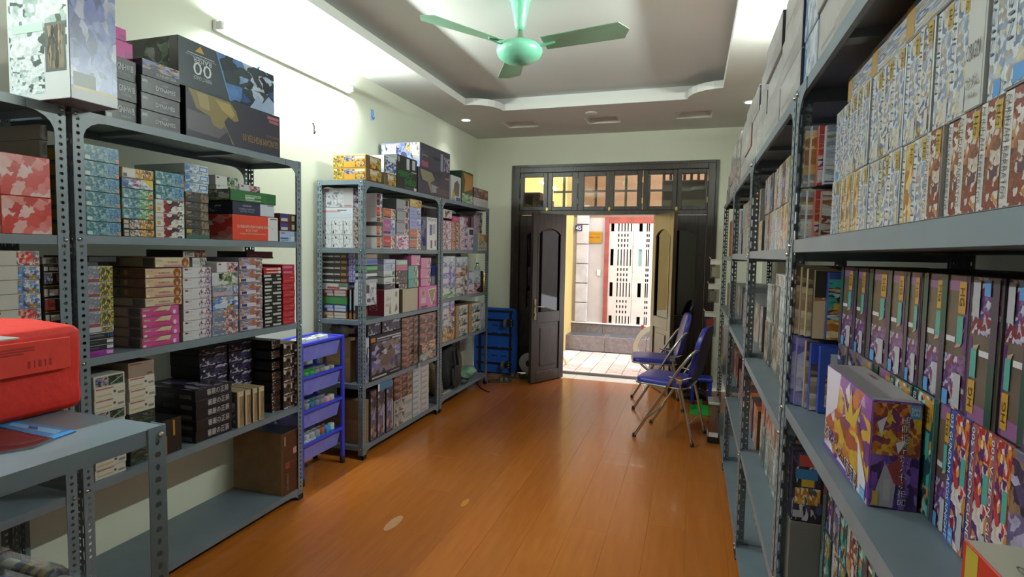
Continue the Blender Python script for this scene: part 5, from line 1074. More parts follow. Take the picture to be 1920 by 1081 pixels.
mb = MB(); mb.box(X3-.16, ya, zt, X3+.004, yb, zt+.004, solid('#c4c2bf', .5), .002); mb.box(X3+.004, ya, zt-.05, X3+.008, ya+.02, zt+.004, solid('#d5d3d0', .5), .001); mb.build('white_fold', t)
mb = MB(); mb.box(X3+.004, ya+.022, zt-.05, X3+.0085, yb, zt+.008, solid('#3f6f96', .45), .002); mb.build('blue_fold', t)
# top of the two racks
SN = 'trolley-rack top'
S['yel'] = Sty('#8a6a34', cols={'front': '#c8962c', 'right': '#5a4a36'}, front=[(.02, .08, .34, .92, 'yellowkit'), (.35, .1, .66, .48, '#d4962c'), (.35, .5, .66, .9, 'battle'), (.68, .08, .98, .62, 'yellowkit2'), (.68, .68, .97, .86, '#c9c5bd')], right=[(.0, .0, .22, 1, '#6e5636'), (.24, .05, .98, .95, 'yellowkit2'), (.26, .55, .7, .85, '#c4bfb6'), (.74, .1, .98, .9, 'yellowkit')])
stack_end(SN, 'pair at the near corner', 3.338, 1.93, 624, 686, [340, 316, 291], ('yellow mech kit box', S['yel']), d=.20, ref=0)
yk = Sty('#55463a', front=[(.0, .0, .24, 1, '#6a553a'), (.26, .05, .98, .95, 'yellowkit2'), (.3, .55, .75, .85, '#c4bfb6'), (.78, .1, .98, .9, 'yellowkit')])
stack(SN, 'second pair', -2.142, 1.93, 720, 743.5, [343, 321, 290], [('yellow and black mech kit box', yk), ('white box with blue mech', Sty('#c9ccd2', front=[(.1, .05, .98, .95, 'bluemech'), (.0, .0, .1, 1, '#7d6a4a'), (.3, .7, .9, .95, '#d8d6d2')]))], d=.3, name='figure_box')
S['shield'] = Sty('#1d1d20', cols={'front': '#222327'}, front=[(.45, .62, .6, .95, '#c9c9cc'), (.74, .66, .9, .95, '#bdbdc2'), (.04, .8, .1, .95, '#b9b9be'), (.36, .05, .9, .09, '#4a4a50'), (.84, .02, .97, .1, '#cfd2d4'), (.7, .56, .97, .59, '#b5b5ba')], texts=[('front', 'PERFECT', .4, .45, .72, .17, '#1f9a3c'), ('front', 'SHIELD', .64, .24, .58, .17, '#1f9a3c')])
stack(SN, None, -2.140, 1.93, 745, 782, [352, 288], [('black box lettered PERFECT SHIELD in green', S['shield'])], d=.2, name='large_kit_box')
S['fighter2'] = Sty('#3a3648', cols={'front': '#3d394b', 'left': '#2a2833'}, front=[(0, 0, 1, 1, '#8c8266', [(.05, .95), (.4, .92), (.5, .65), (.36, .5), (.42, .1), (.38, .1), (.28, .5), (.12, .55), (.08, .75)]), (0, 0, 1, 1, '#8f8f98', [(.38, .45), (.62, .4), (.6, .15), (.42, .12)]), (.84, .8, .98, .88, '#b06a72'), (.55, .1, .98, .35, '#5a4a52')])
stack(SN, None, -2.139, 1.93, 784, 843, [359, 311.5], [('dark box with gold armour under the big violet box', S['fighter2'])], d=.34, name='large_kit_box')
zg = 1.93+at(784, 311.5, x=-2.139).z-at(784, 359, x=-2.139).z
S['violetbig'] = Sty('#4a4656', cols={'front': '#433f50', 'left': '#8a90bc'}, left=[(.02, .1, .38, .95, 'figures'), (.4, .03, .98, .97, 'battle'), (.8, .5, .92, .9, '#d8d8e0')], front=[(.42, .5, .64, .62, '#1f1d24'), (.66, .1, .75, .85, '#8f8fa4'), (.78, .15, .98, .75, 'battle'), (.05, .08, .25, .3, '#a4506a'), (.05, .5, .25, .56, '#8a6a5a')])
stack(SN, None, -2.142, zg+.0005, 787, 844, [311, 265], [('big violet box with a dark carrying slot', S['violetbig'])], d=.36, name='large_kit_box')
S['window'] = Sty('#d4d5d2', cols={'front': '#d2d4d2'}, front=[(0, 0, 1, 1, '#6d6a60', [(.25, .25), (.8, .2), (.85, .7), (.6, .85), (.3, .7)]), (0, 0, 1, 1, '#cfa23c', [(.08, .1), (.45, .2), (.2, .5)]), (.5, .02, .95, .16, '#38538c'), (.02, .0, .4, .12, '#6fb0c4')])
SN = 'corner-rack top'
stack(SN, None, -2.145, 1.93, 846, 864.5, [374, 327], [('white figure box with a dark display window', S['window'])], d=.16, name='figure_box')
S['greenwin'] = Sty('#2f4a32', cols={'front': '#3a4a30', 'left': '#2c4430'}, front=[(0, 0, 1, 1, '#b8823c', [(.2, .35), (.95, .5), (.95, .92), (.1, .95), (.3, .7)]), (.03, .02, .97, .3, 'greenpack')])
stack(SN, None, -2.142, 1.93, 866, 887, [382, 318.5], [('tall green figure box with amber window', S['greenwin'])], d=.24, name='figure_box')
stack(SN, 'pair at the end', -2.142, 1.93, 888.5, 919, [388, 370.5, 350], [('plain white box', Sty('#c9c7c6', front=[(.2, .4, .7, .5, '#b0aeae')])), ('dark red picture box', Sty('#4a2a2c', front=[(.02, .05, .98, .95, 'rustkit'), (.1, .1, .5, .9, 'darkviolet')]))], d=.22, name='figure_box')
SN = 'corner-rack second shelf'
S['pinkb'] = Sty('#d88ca0', front=[(.0, .0, .5, 1, 'pinkgirl'), (.5, .0, 1, 1, 'pinklines')]); S['orangeb'] = Sty('#c98a54', front=[(.0, .0, 1, 1, 'orangegirl'), (.0, .0, .12, 1, '#d8b08a')])
stack(SN, 'pink column', X3, 1.473, 830.5, 847, [467, 447, 427, 412, 391], rep('pink figure box', 'pinkb', 3)+[('white box with black hair print', Sty('#dcd6d4', front=[(.2, .1, .9, .9, 'redwhite')]))], name='figure_box')
stack(SN, 'orange column', X3, 1.473, 848, 861.5, [467, 451, 434, 415, 404], rep('orange figure box', 'orangeb', 3)+[('magenta box', hues('#b52f68', '#d05a8a'))], name='figure_box')
S['lines'] = Sty('#e0d3da', front=[(.0, .0, .6, 1, 'pinklines'), (.6, .0, 1, 1, 'hairpurple')])
stack(SN, 'white column', X3, 1.473, 863, 877, [468, 446, 422, 406], rep('white and magenta box', 'lines', 2)+[('pink-white box', S['pinkwhite'])], name='figure_box')
stack(SN, 'short white column', X3, 1.473, 878, 887.5, [468, 443, 426], [('white and magenta box', S['lines']), ('grey-white box', hues('#cfd0d2', '#3f4044'))], name='figure_box')
stack(SN, None, X3+.003, 1.473, 896.5, 917, [468.5, 438], [('box with an orange and green painted scene', Sty('#c9bfae', cols={'left': '#9fb0ba'}, front=[(.0, .1, 1, 1, 'painting')]))], d=.2, name='figure_box')
stack(SN, 'back column', -2.27, 1.473, 891, 904, [466, 437, 420, 396], [('brown box behind the painted scene', S['brownkit'])]+rep('white-pink lined box', 'lines', 2), d=.18, name='figure_box')
stack(SN, 'dark pair at the back', -2.29, 1.473, 862, 888, [462, 430, 400], ('dark red figure box', S['darkpink']), d=.18, name='figure_box')
SN = 'corner-rack third shelf'
def gp(a): return Sty('#cfcfd0', front=[(.0, .0, 1, 1, a), (.06, .4, .5, .9, '#d9d8d8')])
for nm, a in (('vp', 'violetpack'), ('gp', 'greenpack'), ('mp', 'mixpack'), ('wb', 'whiteblue'), ('pg', 'pinkgirl'), ('og', 'orangegirl')): S[nm] = gp(a)
stack(SN, 'violet column', X3, 1.026, 829.5, 853, [555, 535, 518, 497, 480], [('green and white pack', S['gp'])]+rep('violet and white pack', 'vp', 2)+[('white pack with a round print', S['wb'])], name='figure_box')
stack(SN, 'mixed column', X3, 1.026, 854, 876, [551, 535, 516, 498, 481], [('cream and black pack', S['mp']), ('cream pack with brown print', S['mp']), ('tan pack with blue print', S['og']), ('pale pack with a round print', S['wb'])], name='figure_box')
stack(SN, 'short column', X3, 1.026, 877.5, 901, [549, 530, 508], [('pinkish pack', S['pg']), ('white pack with dark edge', S['wb'])], name='figure_box')
bz = 1.026+at(877.5, 508, x=X3).z-at(877.5, 549, x=X3).z; bp_ = at(895, 500, x=-2.2)
t = thing('water_bottle', (-2.2, bp_.y, bz), 'clear plastic water bottle on the short column of packs', 'bottle')
mb = MB(); mb.lathe((-2.2, bp_.y, bz+.0005), [(.028, 0), (.032, .004), (.032, .035), (.028, .05), (.013, .072), (.013, .08)], glass('bottle_plastic', '#e4eef0', .7, .08), 20); mb.build('bottle_body', t)
mb = MB(); mb.lathe((-2.2, bp_.y, bz+.08), [(.016, 0), (.016, .014), (.014, .016), (0, .016)], solid('#223042', .4), 16); mb.build('cap', t)
rp = at(908.5, 545, x=-2.15)
t = thing('metal_tube', (-2.16, rp.y, 1.0265), 'slim brass-coloured tube standing by the end post', 'tube')
mb = MB(); mb.lathe((-2.16, rp.y, 1.0265), [(.014, 0), (.014, .165), (.0125, .168)], BRASS, 16); mb.build('tube_body', t)
mb = MB(); mb.lathe((-2.16, rp.y, 1.194), [(.0155, 0), (.0155, .04), (.014, .043), (0, .043)], solid('#d9c9a0', .3, .8), 16); mb.build('cap', t)
stack(SN, None, -2.155, 1.026, 902.5, 905.5, [548, 508], [('dark slim box beside the brass tube', Sty('#2a2624'))], d=.12, name='figure_box')
SN = 'corner-rack fourth shelf'
S['ct'] = Sty('#b08a5c', front=[(.0, .0, .25, 1, '#b98a58'), (.25, .0, 1, 1, 'creamteal'), (.3, .72, .9, .95, '#e3decf')])
stack(SN, 'colour column', X3, .625, 829.5, 852, [639, 617, 597, 577, 561], [('amber and black pack', Sty('#c8902c', front=[(.0, .0, 1, 1, 'goldscene')])), ('pale print pack', S['mp']), ('pink-grey pack', S['pg']), ('white hair-print pack', S['vp'])], name='figure_box')
stack(SN, 'first cream column', X3, .625, 855, 877, [632, 612, 593, 574], ('cream and teal kit box with brown spine', S['ct']), name='figure_box')
stack(SN, 'second cream column', X3, .625, 879, 901, [626, 607, 588.5, 570], ('cream and teal kit box with brown spine', S['ct']), name='figure_box')
stack(SN, None, X3, .625, 902, 910, [622, 570], [('upright grey-white kit box near the end post', S['wb'])], d=.24, name='figure_box')
stack(SN, None, X3, .625, 911, 916.5, [620, 569.5], [('upright white kit box with red spine at the end post', S['pg'])], d=.24, name='figure_box')
# ------------------------------------------------------------------ aisle racks on the other side
NTH = 'first second third fourth fifth sixth seventh eighth ninth tenth eleventh twelfth thirteenth fourteenth fifteenth sixteenth seventeenth eighteenth nineteenth twentieth'.split()
def row(rname, xf, z0, h, ys, items, d=.27, jx=.004, lean=0, name='spine_box', cat='box', jh=0):
    """upright boxes side by side along an aisle shelf; ys = their edges from the far end to the near end"""
    n = len(ys)-1; m_ = (ys[0]+ys[-1])/2
    for lo, hi in ((.36, 1.68), (1.695, 2.87), (2.885, 4.06), (4.075, 5.30)):
        if lo-.05 < m_ < hi: ys = [min(max(q, lo+.008), hi-.008) for q in ys]; break
    for i in range(n):
        if ys[i]-ys[i+1] < .012: continue
        desc, st = items[i % len(items)]
        hh = h-(random.uniform(0, jh) if jh else 0)
        kit(name, st, ys[i]-ys[i+1]-.002, d, hh, (xf+random.uniform(-jx, jx), (ys[i]+ys[i+1])/2, z0+.0005), R(-90), '%s, %s from far end, %s' % (desc, NTH[i], rname), cat, 'boxes in '+rname)
def ypx(pxs, py, x): return [at(p, py, x=x).y for p in pxs]
LOGO = '#4f93d2'
def astray(flip=False):
    P_ = [(.0, .0, 1, .42, 'spine_low'), (.0, .4, 1, 1, noisy('astray_smoke', '#4a3d36', '#63534a', 18, .3)), (.86, .42, 1, 1, '#5d3068'), (.3, .88, .86, 1, '#8d5a86'), (.28, .5, .6, .54, '#d8d4d6'), (0, 0, 1, 1, '#b79a86', [(.6, .46), (.9, .62), (.8, .48)]),
          (.66, .72, .9, .95, '#c08f34'), (.66, .5, .86, .7, '#4fa090'), (.66, .03, .9, .28, '#b4b0b4'), (.04, .0, .25, .56, '#4a3f4c'), (.04, .56, .25, 1, '#26483c'), (.3, .02, .5, .13, LOGO)]
    T_ = [('front', '012 GUNDAM ASTRAY NO-NAME', .15, .5, .95, .13, '#d5e0da', -90), ('front', 'HG', .78, .84, .13, .15, '#4a3418', -90), ('front', 'BAN', .4, .095, .16, .03, '#e8f0f6'), ('front', 'DAI', .4, .05, .16, .03, '#e8f0f6')]
    if flip:
        P_ = [((1-p[2], 1-p[3], 1-p[0], 1-p[1])+p[4:5] if len(p) < 6 else p[:5]+([(1-a, 1-b) for a, b in p[5]],)) for p in P_]
        T_ = [(t[0], t[1], 1-t[2], 1-t[3], t[4], t[5], t[6], (t[7] if len(t) > 7 else 0)+180) for t in T_]
        T_[0] = T_[0][:7]+(90,); T_[1] = T_[1][:7]+(90,)
    return Sty('#4e433c', cols={'right': '#3c3440', 'left': '#3c3440', 'top': '#4a4650'}, front=P_, texts=T_)
def spine(base, artk, strip, txt, tcol='#dfe6e2', gold=True, flip=False, label=True, u0=0.0):
    if flip:
        fr = [(.0, .0, 1, 1, artk), (.42, .0, .72, 1, strip), (.68, .8, .96, .97, LOGO), (.05, .05, .3, .28, '#c08f34'), (.06, .3, .3, .48, '#4fa090')]
        tx = [('front', txt, .57, .5, .9, .16, tcol, 90), ('front', 'HG', .17, .16, .13, .14, '#4a3418', 90), ('front', 'BAN', .82, .915, .2, .04, '#e8f0f6'), ('front', 'DAI', .82, .85, .2, .04, '#e8f0f6')]
    else:
        fr = [(.0, .0, 1, 1, artk), (.02, .0, .27, 1, strip)]
        if gold: fr.append((.64, .72, .93, .95, '#c08f34'))
        fr += [(.66, .5, .9, .7, '#4fa090'), (.3, .02, .5, .14, LOGO)]
        if label: fr.append((.68, .04, .92, .3, '#b4b0b4'))
        tx = [('front', txt, .145, .5, .94, .15, tcol, -90)]
        if gold: tx.append(('front', 'HG', .785, .84, .13, .15, '#4a3418', -90))
        tx += [('front', 'BAN', .4, .1, .16, .03, '#e8f0f6'), ('front', 'DAI', .4, .055, .16, .03, '#e8f0f6')]
    return Sty(base, cols={'front': base, 'right': '#3c3440', 'left': '#3c3440', 'top': '#4a4650'}, front=fr, texts=tx)
S['astray'] = astray(); S['astrayf'] = astray(True)
S['bluey'] = Sty('#2c3f88', cols={'front': '#2c3f88'}, front=[(.0, .0, 1, 1, 'spine_blue'), (.3, .5, .8, .62, '#c8a832')])
S['beigeb'] = Sty('#8d7860', front=[(.0, .0, 1, 1, 'spine_beige'), (.2, .05, .35, .95, '#e0d6c4')])
S['tanblk'] = Sty('#8d7860', front=[(.0, .0, 1, 1, 'spine_orange'), (.05, .55, .5, .97, '#2a211c')])
S['tryage'] = spine('#2f6a64', 'spine_teal', '#1f3a3c', '020 GUNDAM TRYAGE MAGNUM', label=False)
S['aegis'] = spine('#3a4a8f', 'spine_red', '#3a5ca8', '033 GUNDAM AEGIS KNIGHT', gold=False)
S['zeon'] = spine('#8f2f2c', 'spine_red', '#9a5a6a', '005 V-ZEON GUNDAM', gold=False)
S['greyspine'] = Sty('#6a6a72', front=[(.0, .0, 1, 1, 'spine_purple' if 0 else 'spinepurple')])
S['bluebag'] = Sty('#7a7aa8', cols={'front': '#8a88b4'}, front=[(.1, .1, .9, .9, 'violetpack'), (.2, .1, .35, .9, '#d5d4e2')])
S['blueb2'] = Sty('#2f46a4', front=[(.05, .1, .95, .5, 'spine_beige'), (.55, .6, .9, .85, '#c9cdda')])
an = '012 astray spine box'
Z1 = 1.067
# lower row behind the purple box, then the upper row on it
lowy = [1.55, 1.47, 1.39]+ypx([1625, 1660, 1700, 1742, 1774, 1814, 1858, 1902, 1962], 900, .352)
row('purple-box shelf lower row', .352, Z1, .186, lowy, [('grey-violet kit', S['greyspine']), ('grey-violet kit', S['greyspine']), ('grey-violet kit', S['greyspine']), ('purple astray kit', S['astray']), ('green HG kit', S['tryage']), ('teal tryage kit', S['tryage']), ('astray kit numbered 012', S['astray']), ('red-blue kit numbered 033', S['aegis']), ('red kit numbered 005', S['zeon']), ('red kit numbered 005', S['zeon'])])
upy = ypx([1579, 1605, 1628, 1666, 1700, 1728, 1771, 1826, 1886, 1945, 2015], 560, .352)
row('purple-box shelf upper row', .352, Z1+.1875, .186, upy, [('astray kit', S['astray'])]*7+[('upside-down astray kit', S['astrayf'])]*3)
def step(rname, z0, h, items, y_=1.670, tk=.019):
    for k, (xf_, lb_, st_) in enumerate(items):
        kit('spine_box', st_, tk, .30, h-.004*k, (xf_, y_-tk/2-k*(tk+.001), z0+.0005), R(-90), '%s, %s out from the far post, %s' % (lb_, NTH[k], rname), 'box', 'boxes by the far post, '+rname)
def two(front, side, base): return Sty(base, cols={'front': front, 'right': side, 'left': side})
BG = two('#c9b08c', 'spine_beige', '#8d7860')
TB = Sty('#8d7860', cols={'front': '#3a2f2a', 'right': 'spine_orange'}, right=[(.0, .6, .62, 1, '#2a211c'), (0, 0, 1, 1, '#d2b890', [(.0, .0), (.5, .0), (1, .95), (.8, 1), (.62, .6), (.0, .55)])])
BY = Sty('#2c3f88', cols={'front': '#2c3f88', 'right': '#34468f'}, right=[(.0, .0, 1, .3, 'goldscene'), (.0, .3, .6, .9, 'spine_teal'), (.05, .45, .2, .55, '#c8a832')])
step('purple-box shelf lower row', Z1, .186, [(.262, 'violet wrapped kit', two('#8a88b4', 'violetpack', '#7a7aa8')), (.272, 'violet wrapped kit', two('#9a98bc', 'violetpack', '#7a7aa8')), (.290, 'tall beige kit', two('#bfa98c', 'spine_beige', '#8d7860')), (.298, 'blue kit with white tag', Sty('#2f46a4', cols={'right': '#2f46a4'}, right=[(.0, .0, 1, .7, 'spine_beige'), (.06, .78, .16, .92, '#c9cdda')])), (.315, 'blue kit with tan print', Sty('#2f46a4', cols={'right': '#3450a8'}, right=[(.05, .1, .9, .6, 'spine_beige'), (.08, .75, .2, .9, '#c9cdda')]))])
step('purple-box shelf upper row', Z1+.1875, .186, [(.264, 'beige kit', BG), (.275, 'beige kit', BG), (.286, 'beige kit', BG), (.298, 'tan kit with black corner', TB), (.325, 'blue kit with yellow spot', BY)])
# the large purple box in front
S['purple'] = Sty('#6b3f8f', cols={'front': '#c9a2d6', 'right': '#5a3388', 'top': '#a9a29c', 'left': '#6b3f8f'}, top=[(.05, .05, .95, .45, '#8d8580'), (.05, .5, .95, .95, '#b4aeaa'), (.3, .7, .45, .8, '#a4603c')],
    front=[(.0, .0, 1, 1, 'purplefire'), (0, 0, 1, 1, '#e0d4e4', [(0, .98), (.02, .35), (.3, .6), (.36, 1)]), (0, 0, 1, 1, 'goldcrown', [(.3, .1), (.92, .05), (.9, .5), (.7, .78), (.5, .6), (.25, .45)]), (0, 0, 1, 1, '#d2b02c', [(.44, .86), (.56, .66), (.62, .95), (.66, .68), (.82, .88), (.72, .58), (.52, .58)]),
           (0, 0, 1, 1, '#dcd6de', [(.78, .55), (.97, .2), (.95, .02), (.84, .05)]), (.0, .0, .8, .05, '#6a48a4'), (.87, .02, .97, .12, LOGO)],
    right=[(.0, .0, 1, 1, 'purplepetal'), (.0, .5, 1, .98, 'goldcrown'), (0, 0, 1, 1, '#dcd6de', [(.1, .8), (.3, .86), (.2, .68)]), (0, 0, 1, 1, '#dcd6de', [(.5, .62), (.72, .66), (.55, .52)]), (0, 0, 1, 1, '#a8a2a8', [(.05, .02), (.5, .02), (.55, .3), (.3, .42)]), (.3, .08, .44, .28, '#b5b0b4'), (0, 0, 1, 1, '#8f3434', [(.35, .4), (.6, .5), (.7, .2), (.5, .25)]), (.74, .86, .95, .98, LOGO), (.08, .03, .2, .16, '#c9a44a')],
    texts=[('right', '呂布シナンジュ&赤兎馬', .67, .46, .82, .17, '#efecf0', 90), ('right', '呂布シナンジュ&赤兎馬', .685, .455, .82, .13, '#2a1c30', 90), ('right', '09', .14, .095, .1, .08, '#4a2c18'), ('right', 'BAN', .845, .94, .16, .035, '#e8f0f6'), ('right', 'DAI', .845, .9, .16, .035, '#e8f0f6'),
           ('front', '呂布シナンジュ&赤兎馬', .42, .17, .78, .17, '#efecf0', -6), ('front', '呂布シナンジュ&赤兎馬', .425, .165, .78, .13, '#3a2430', -6), ('front', 'BAN', .92, .09, .08, .03, '#e8f0f6'), ('front', 'DAI', .92, .05, .08, .03, '#e8f0f6')])
kit('large_kit_box', S['purple'], .306, .068, .172, (.279, 1.155, Z1+.0005), R(-90), 'large purple box with white brush lettering standing at the front of the nearest rack', 'box')
S['redcream'] = Sty('#c4302a', cols={'front': '#c02c26', 'right': '#b92a25', 'top': '#d5cdb8'}, front=[(.05, .0, .2, 1, '#b9a43c'), (.3, .3, .9, .5, '#d06a5c')], texts=[('top', 'CE', .4, .4, .2, .14, '#6a6258')])
p_ = at(1836, 1012, x=.30)
kit('kit_box', S['redcream'], .17, .06, p_.z-Z1, (.285, p_.y-.088, Z1+.0005), R(-90), 'red box with a cream top at the near end of the purple-box shelf', 'box')
# shelf above: pale spines in two rows
def pale(base, a, strip='#dcdde0', txt='GUNDAM', gold=True, flip=False):
    fr = [(.0, .0, 1, 1, a), (.0, .28, .3, 1, strip)]+([(.66, .78, .95, .97, '#c09a3c')] if gold else [])+[(.3, .02, .62, .13, LOGO) if not gold else (.66, .03, .9, .22, '#c9c6c2')]
    return Sty(base, cols={'front': base, 'right': '#a8a6a0', 'left': '#7a7872', 'top': '#a8a6a0'}, front=fr, texts=[('front', txt, .15, .64, .66, .16, '#5a5c66', -90)]+([('front', 'HG', .8, .87, .13, .15, '#4a3c1c', -90)] if gold else []))
S['pale1'] = pale('#c9ccd2', 'spine_pale'); S['pale2'] = pale('#cfccc4', 'spine_pale2', '#dedbd4', 'GUNDAM'); S['pale3'] = pale('#b8bcc8', 'spine_pale', '#cfd3da', 'ORIGIN', gold=False)
S['brownsp'] = pale('#8a6456', 'spine_brown', '#d8cfc8', 'GUNDAM BARBATOS'); S['orangesp'] = pale('#d0b890', 'spine_orange', '#dcd8cc', 'GUNDAM'); S['redsp'] = pale('#b8503c', 'spine_red', '#d8d0cc', 'GUNDAM'); S['goldsp'] = pale('#a89450', 'spine_pale2', '#cfc8a8', 'GUNDAM')
S['orig'] = Sty('#b9b5ae', cols={'front': '#c9c6c0', 'right': '#b5b2ac'}, texts=[('front', 'ORIGIN', .5, .42, .8, .12, '#33312f'), ('front', 'ガンダム', .5, .2, .7, .1, '#33312f'), ('front', '1/144 Scale', .5, .1, .6, .04, '#55524e')])
Z2 = 1.475
ly = ypx([1566, 1579, 1590, 1601, 1614, 1630, 1648, 1668, 1690, 1712, 1738, 1768, 1798, 1838, 1882, 1945, 2020], 330, .318)
row('nearest rack second shelf, lower row', .318, Z2, .167, ly, [('blue-grey kit', S['pale1'])]+[('orange-footed kit', S['orangesp'])]*3+[('pale kit', S['pale1']), ('dark blue kit', S['pale3']), ('olive kit', S['goldsp']), ('pale kit', S['pale1']), ('orange-footed kit', S['orangesp']), ('pale blue kit', S['pale1'])]+[('brown barbatos kit', S['brownsp'])]*6)
uy = ypx([1571, 1584, 1598, 1611, 1623, 1637, 1655, 1676, 1698, 1722, 1748, 1778, 1812], 150, .318)
row('nearest rack second shelf, upper row', .318, Z2+.1685, .165, uy, [('clear-wrapped grey kit', S['pale3'])]+[('pale gold-tagged kit', S['pale1']), ('pale blue gold-tagged kit', S['pale1']), ('cream gold-tagged kit', S['pale2'])]*4)
uy2 = [at(1813, 150, x=.318).y, at(1846, 150, x=.318).y, at(1890, 130, x=.318).y, at(1960, 130, x=.318).y]
row('close end, nearest rack second shelf', .318, Z2+.1685, .168, uy2, [('white kit lettered ORIGIN', S['orig']), ('blue-white mech kit', S['pale3']), ('blue-white mech kit', S['pale3'])])
S['lying'] = Sty('#b9b6b4', front=[(.0, .0, 1, 1, 'spine_pale'), (.0, .0, .2, 1, '#c09a5c')])
fy = [at(1590, 140, x=.318).y, at(1635, 90, x=.318).y, at(1700, 40, x=.318).y, at(1800, 10, x=.318).y]
row('nearest rack second shelf top row', .32, Z2+.3345, .056, fy, [('flat kit lying with grey print', S['lying'])], d=.19)
step('nearest rack shelf two lower row', Z2, .166, [(.266, 'white-sided kit', two('#cfccc6', 'spine_pale2', '#b8b4ac')), (.278, 'white-sided kit', two('#d2cfca', 'spine_pale2', '#b8b4ac')), (.292, 'red and blue kit', two('#b4503c', 'spine_red', '#8a4a3c')), (.304, 'brown-sided kit', two('#8d7458', 'spine_brown', '#7a6450'))])
step('nearest rack shelf two upper row', Z2+.1685, .16, [(.268, 'grey kit with yellow foot', two('#c2c2be', 'spine_orange', '#a8a49c')), (.280, 'grey kit with yellow foot', two('#b9b9b6', 'spine_orange', '#a8a49c')), (.293, 'red-edged kit', two('#b84a34', 'spine_red', '#7a4438')), (.306, 'clear-wrapped kit', two('#a4a8ac', 'spine_pale', '#8d9096'))])
# third shelf down
Z3 = .58
ty = [1.585-.072*k for k in range(10)]
mixs = [('teal spine kit', S['tryage']), ('mixed-print kit', S['brownsp']), ('teal spine kit', S['tryage']), ('violet-grey kit', S['greyspine']), ('astray kit', S['astray'])]
row('nearest rack fourth shelf, lower row', .352, Z3, .186, ty, mixs); row('nearest rack fourth shelf, upper row', .352, Z3+.1875, .186, [t+.01 for t in ty], mixs[::-1])
S['emblem'] = Sty('#1f1a26', cols={'right': '#241c30', 'front': '#2a2036'}, right=[(.02, .02, .98, .98, 'darkviolet'), (.2, .78, .85, .94, '#b8403a'), (.1, .6, .8, .74, '#3a78a8'), (.3, .5, .7, .6, '#c9a22c'), (.1, .25, .9, .48, 'goldscene'), (.06, .06, .4, .16, '#b5b2b4')])
kit('kit_box', Sty('#6d6862', cols={'right': '#716c66'}), .06, .075, .185, (.272, 1.63, Z3+.0005), R(-90), 'plain grey box under the emblem box by the far post, nearest rack', 'box')
kit('kit_box', S['emblem'], .055, .075, .19, (.272, 1.63, Z3+.187), R(-90), 'dark box with red, blue and yellow emblems by the far post, nearest rack', 'box')
# tops of all four aisle racks
S['endgrey'] = Sty('#b3aeaa', cols={'front': '#b9b4b0', 'right': '#3a3540', 'left': '#4a4450'}, front=[(.03, .05, .97, .95, 'ends_grey'), (.1, .3, .5, .36, '#9a948f')]); S['endwrap'] = Sty('#a4acb8', cols={'front': '#a9b4c2', 'right': '#2f6aa0'}, front=[(.0, .0, 1, 1, 'whiteblue')])
S['endred'] = Sty('#8f4a34', cols={'front': '#b0aaa6', 'right': '#a44a2c'}, front=[(.05, .05, .95, .95, 'ends_grey')]); S['endmix'] = Sty('#a9a4a2', front=[(.0, .0, 1, 1, 'mixpack')])
seg = [(5.25, 4.93, 2, .12, 'endmix'), (4.92, 4.60, 3, .115, 'endred'), (4.59, 4.25, 3, .115, 'endgrey'), (4.24, 3.90, 3, .118, 'endmix'), (3.89, 3.56, 3, .118, 'endgrey'), (3.55, 3.20, 3, .125, 'endred'), (3.19, 2.90, 3, .12, 'endgrey'), (2.86, 2.595, 3, .125, 'endgrey'), (2.58, 2.155, 3, .133, 'endgrey'), (2.14, 1.76, 3, .135, 'endgrey'), (1.75, 1.575, 3, .14, 'endwrap'), (1.56, 1.20, 3, .142, 'endgrey'), (1.19, .83, 3, .142, 'endgrey'), (.82, .46, 3, .142, 'endgrey')]
for i, (a, b, n_, h_, sk) in enumerate(seg):
    for j in range(n_):
        de = {'endgrey': 'grey box end', 'endred': 'grey box with rust-red side', 'endmix': 'box with mixed print', 'endwrap': 'blue-wrapped box'}[sk]
        kit('plain_box', S[sk], a-b-.004, .36, h_-.001, (.262+random.uniform(0, .012), (a+b)/2, 1.9085+j*h_), R(-90), '%s, %s, %s pile from the doors along the aisle-rack tops' % (de, pos_word(j, n_), NTH[i]), 'box', 'boxes on the aisle-rack tops')
# second aisle rack
def yr(a, b, s_):
    n_ = int(round((a-b)/s_)); return [a-(a-b)*k/n_ for k in range(n_+1)]
spi = [('pale-spined kit', S['pale1']), ('cream-spined kit', S['pale2']), ('brown-spined kit', S['brownsp']), ('orange-footed kit', S['orangesp']), ('grey-spined kit', S['pale3'])]
row('second rack second shelf, lower row', .31, 1.485, .165, yr(2.825, 2.06, .085), [('khaki-topped kit', S['goldsp']), ('white and red kit', S['redsp']), ('orange-footed kit', S['orangesp']), ('grey kit', S['pale3']), ('grey kit', S['pale1'])])
S['bluewhite2'] = Sty('#2f4fb4', front=[(.0, .0, 1, .3, '#cfd0d2'), (.0, .3, 1, 1, 'spine_blue'), (.3, .35, .95, .95, '#b9c4da')])
row('blue pair, second rack second shelf', .305, 1.485, .2, [2.05, 1.89, 1.745], [('blue and white kit', S['bluewhite2'])])
row('second rack second shelf, upper row', .31, 1.651, .16, yr(2.825, 2.06, .085), [('violet-red spine kit', S['brownsp']), ('pale-spined kit', S['pale1']), ('dark spine kit', S['greyspine']), ('olive spine kit', S['goldsp'])])
thin = [('thin pale green spine', Sty('#b4c0ba', front=[(.0, .0, 1, 1, 'thin_green')]))]*3+[('thin mixed spine', Sty('#9a8c84', front=[(.0, .0, 1, 1, 'thin_mix')]))]*2+[('thin grey spine', Sty('#8a8c84', front=[(.0, .0, 1, 1, 'thin_dark')]))]
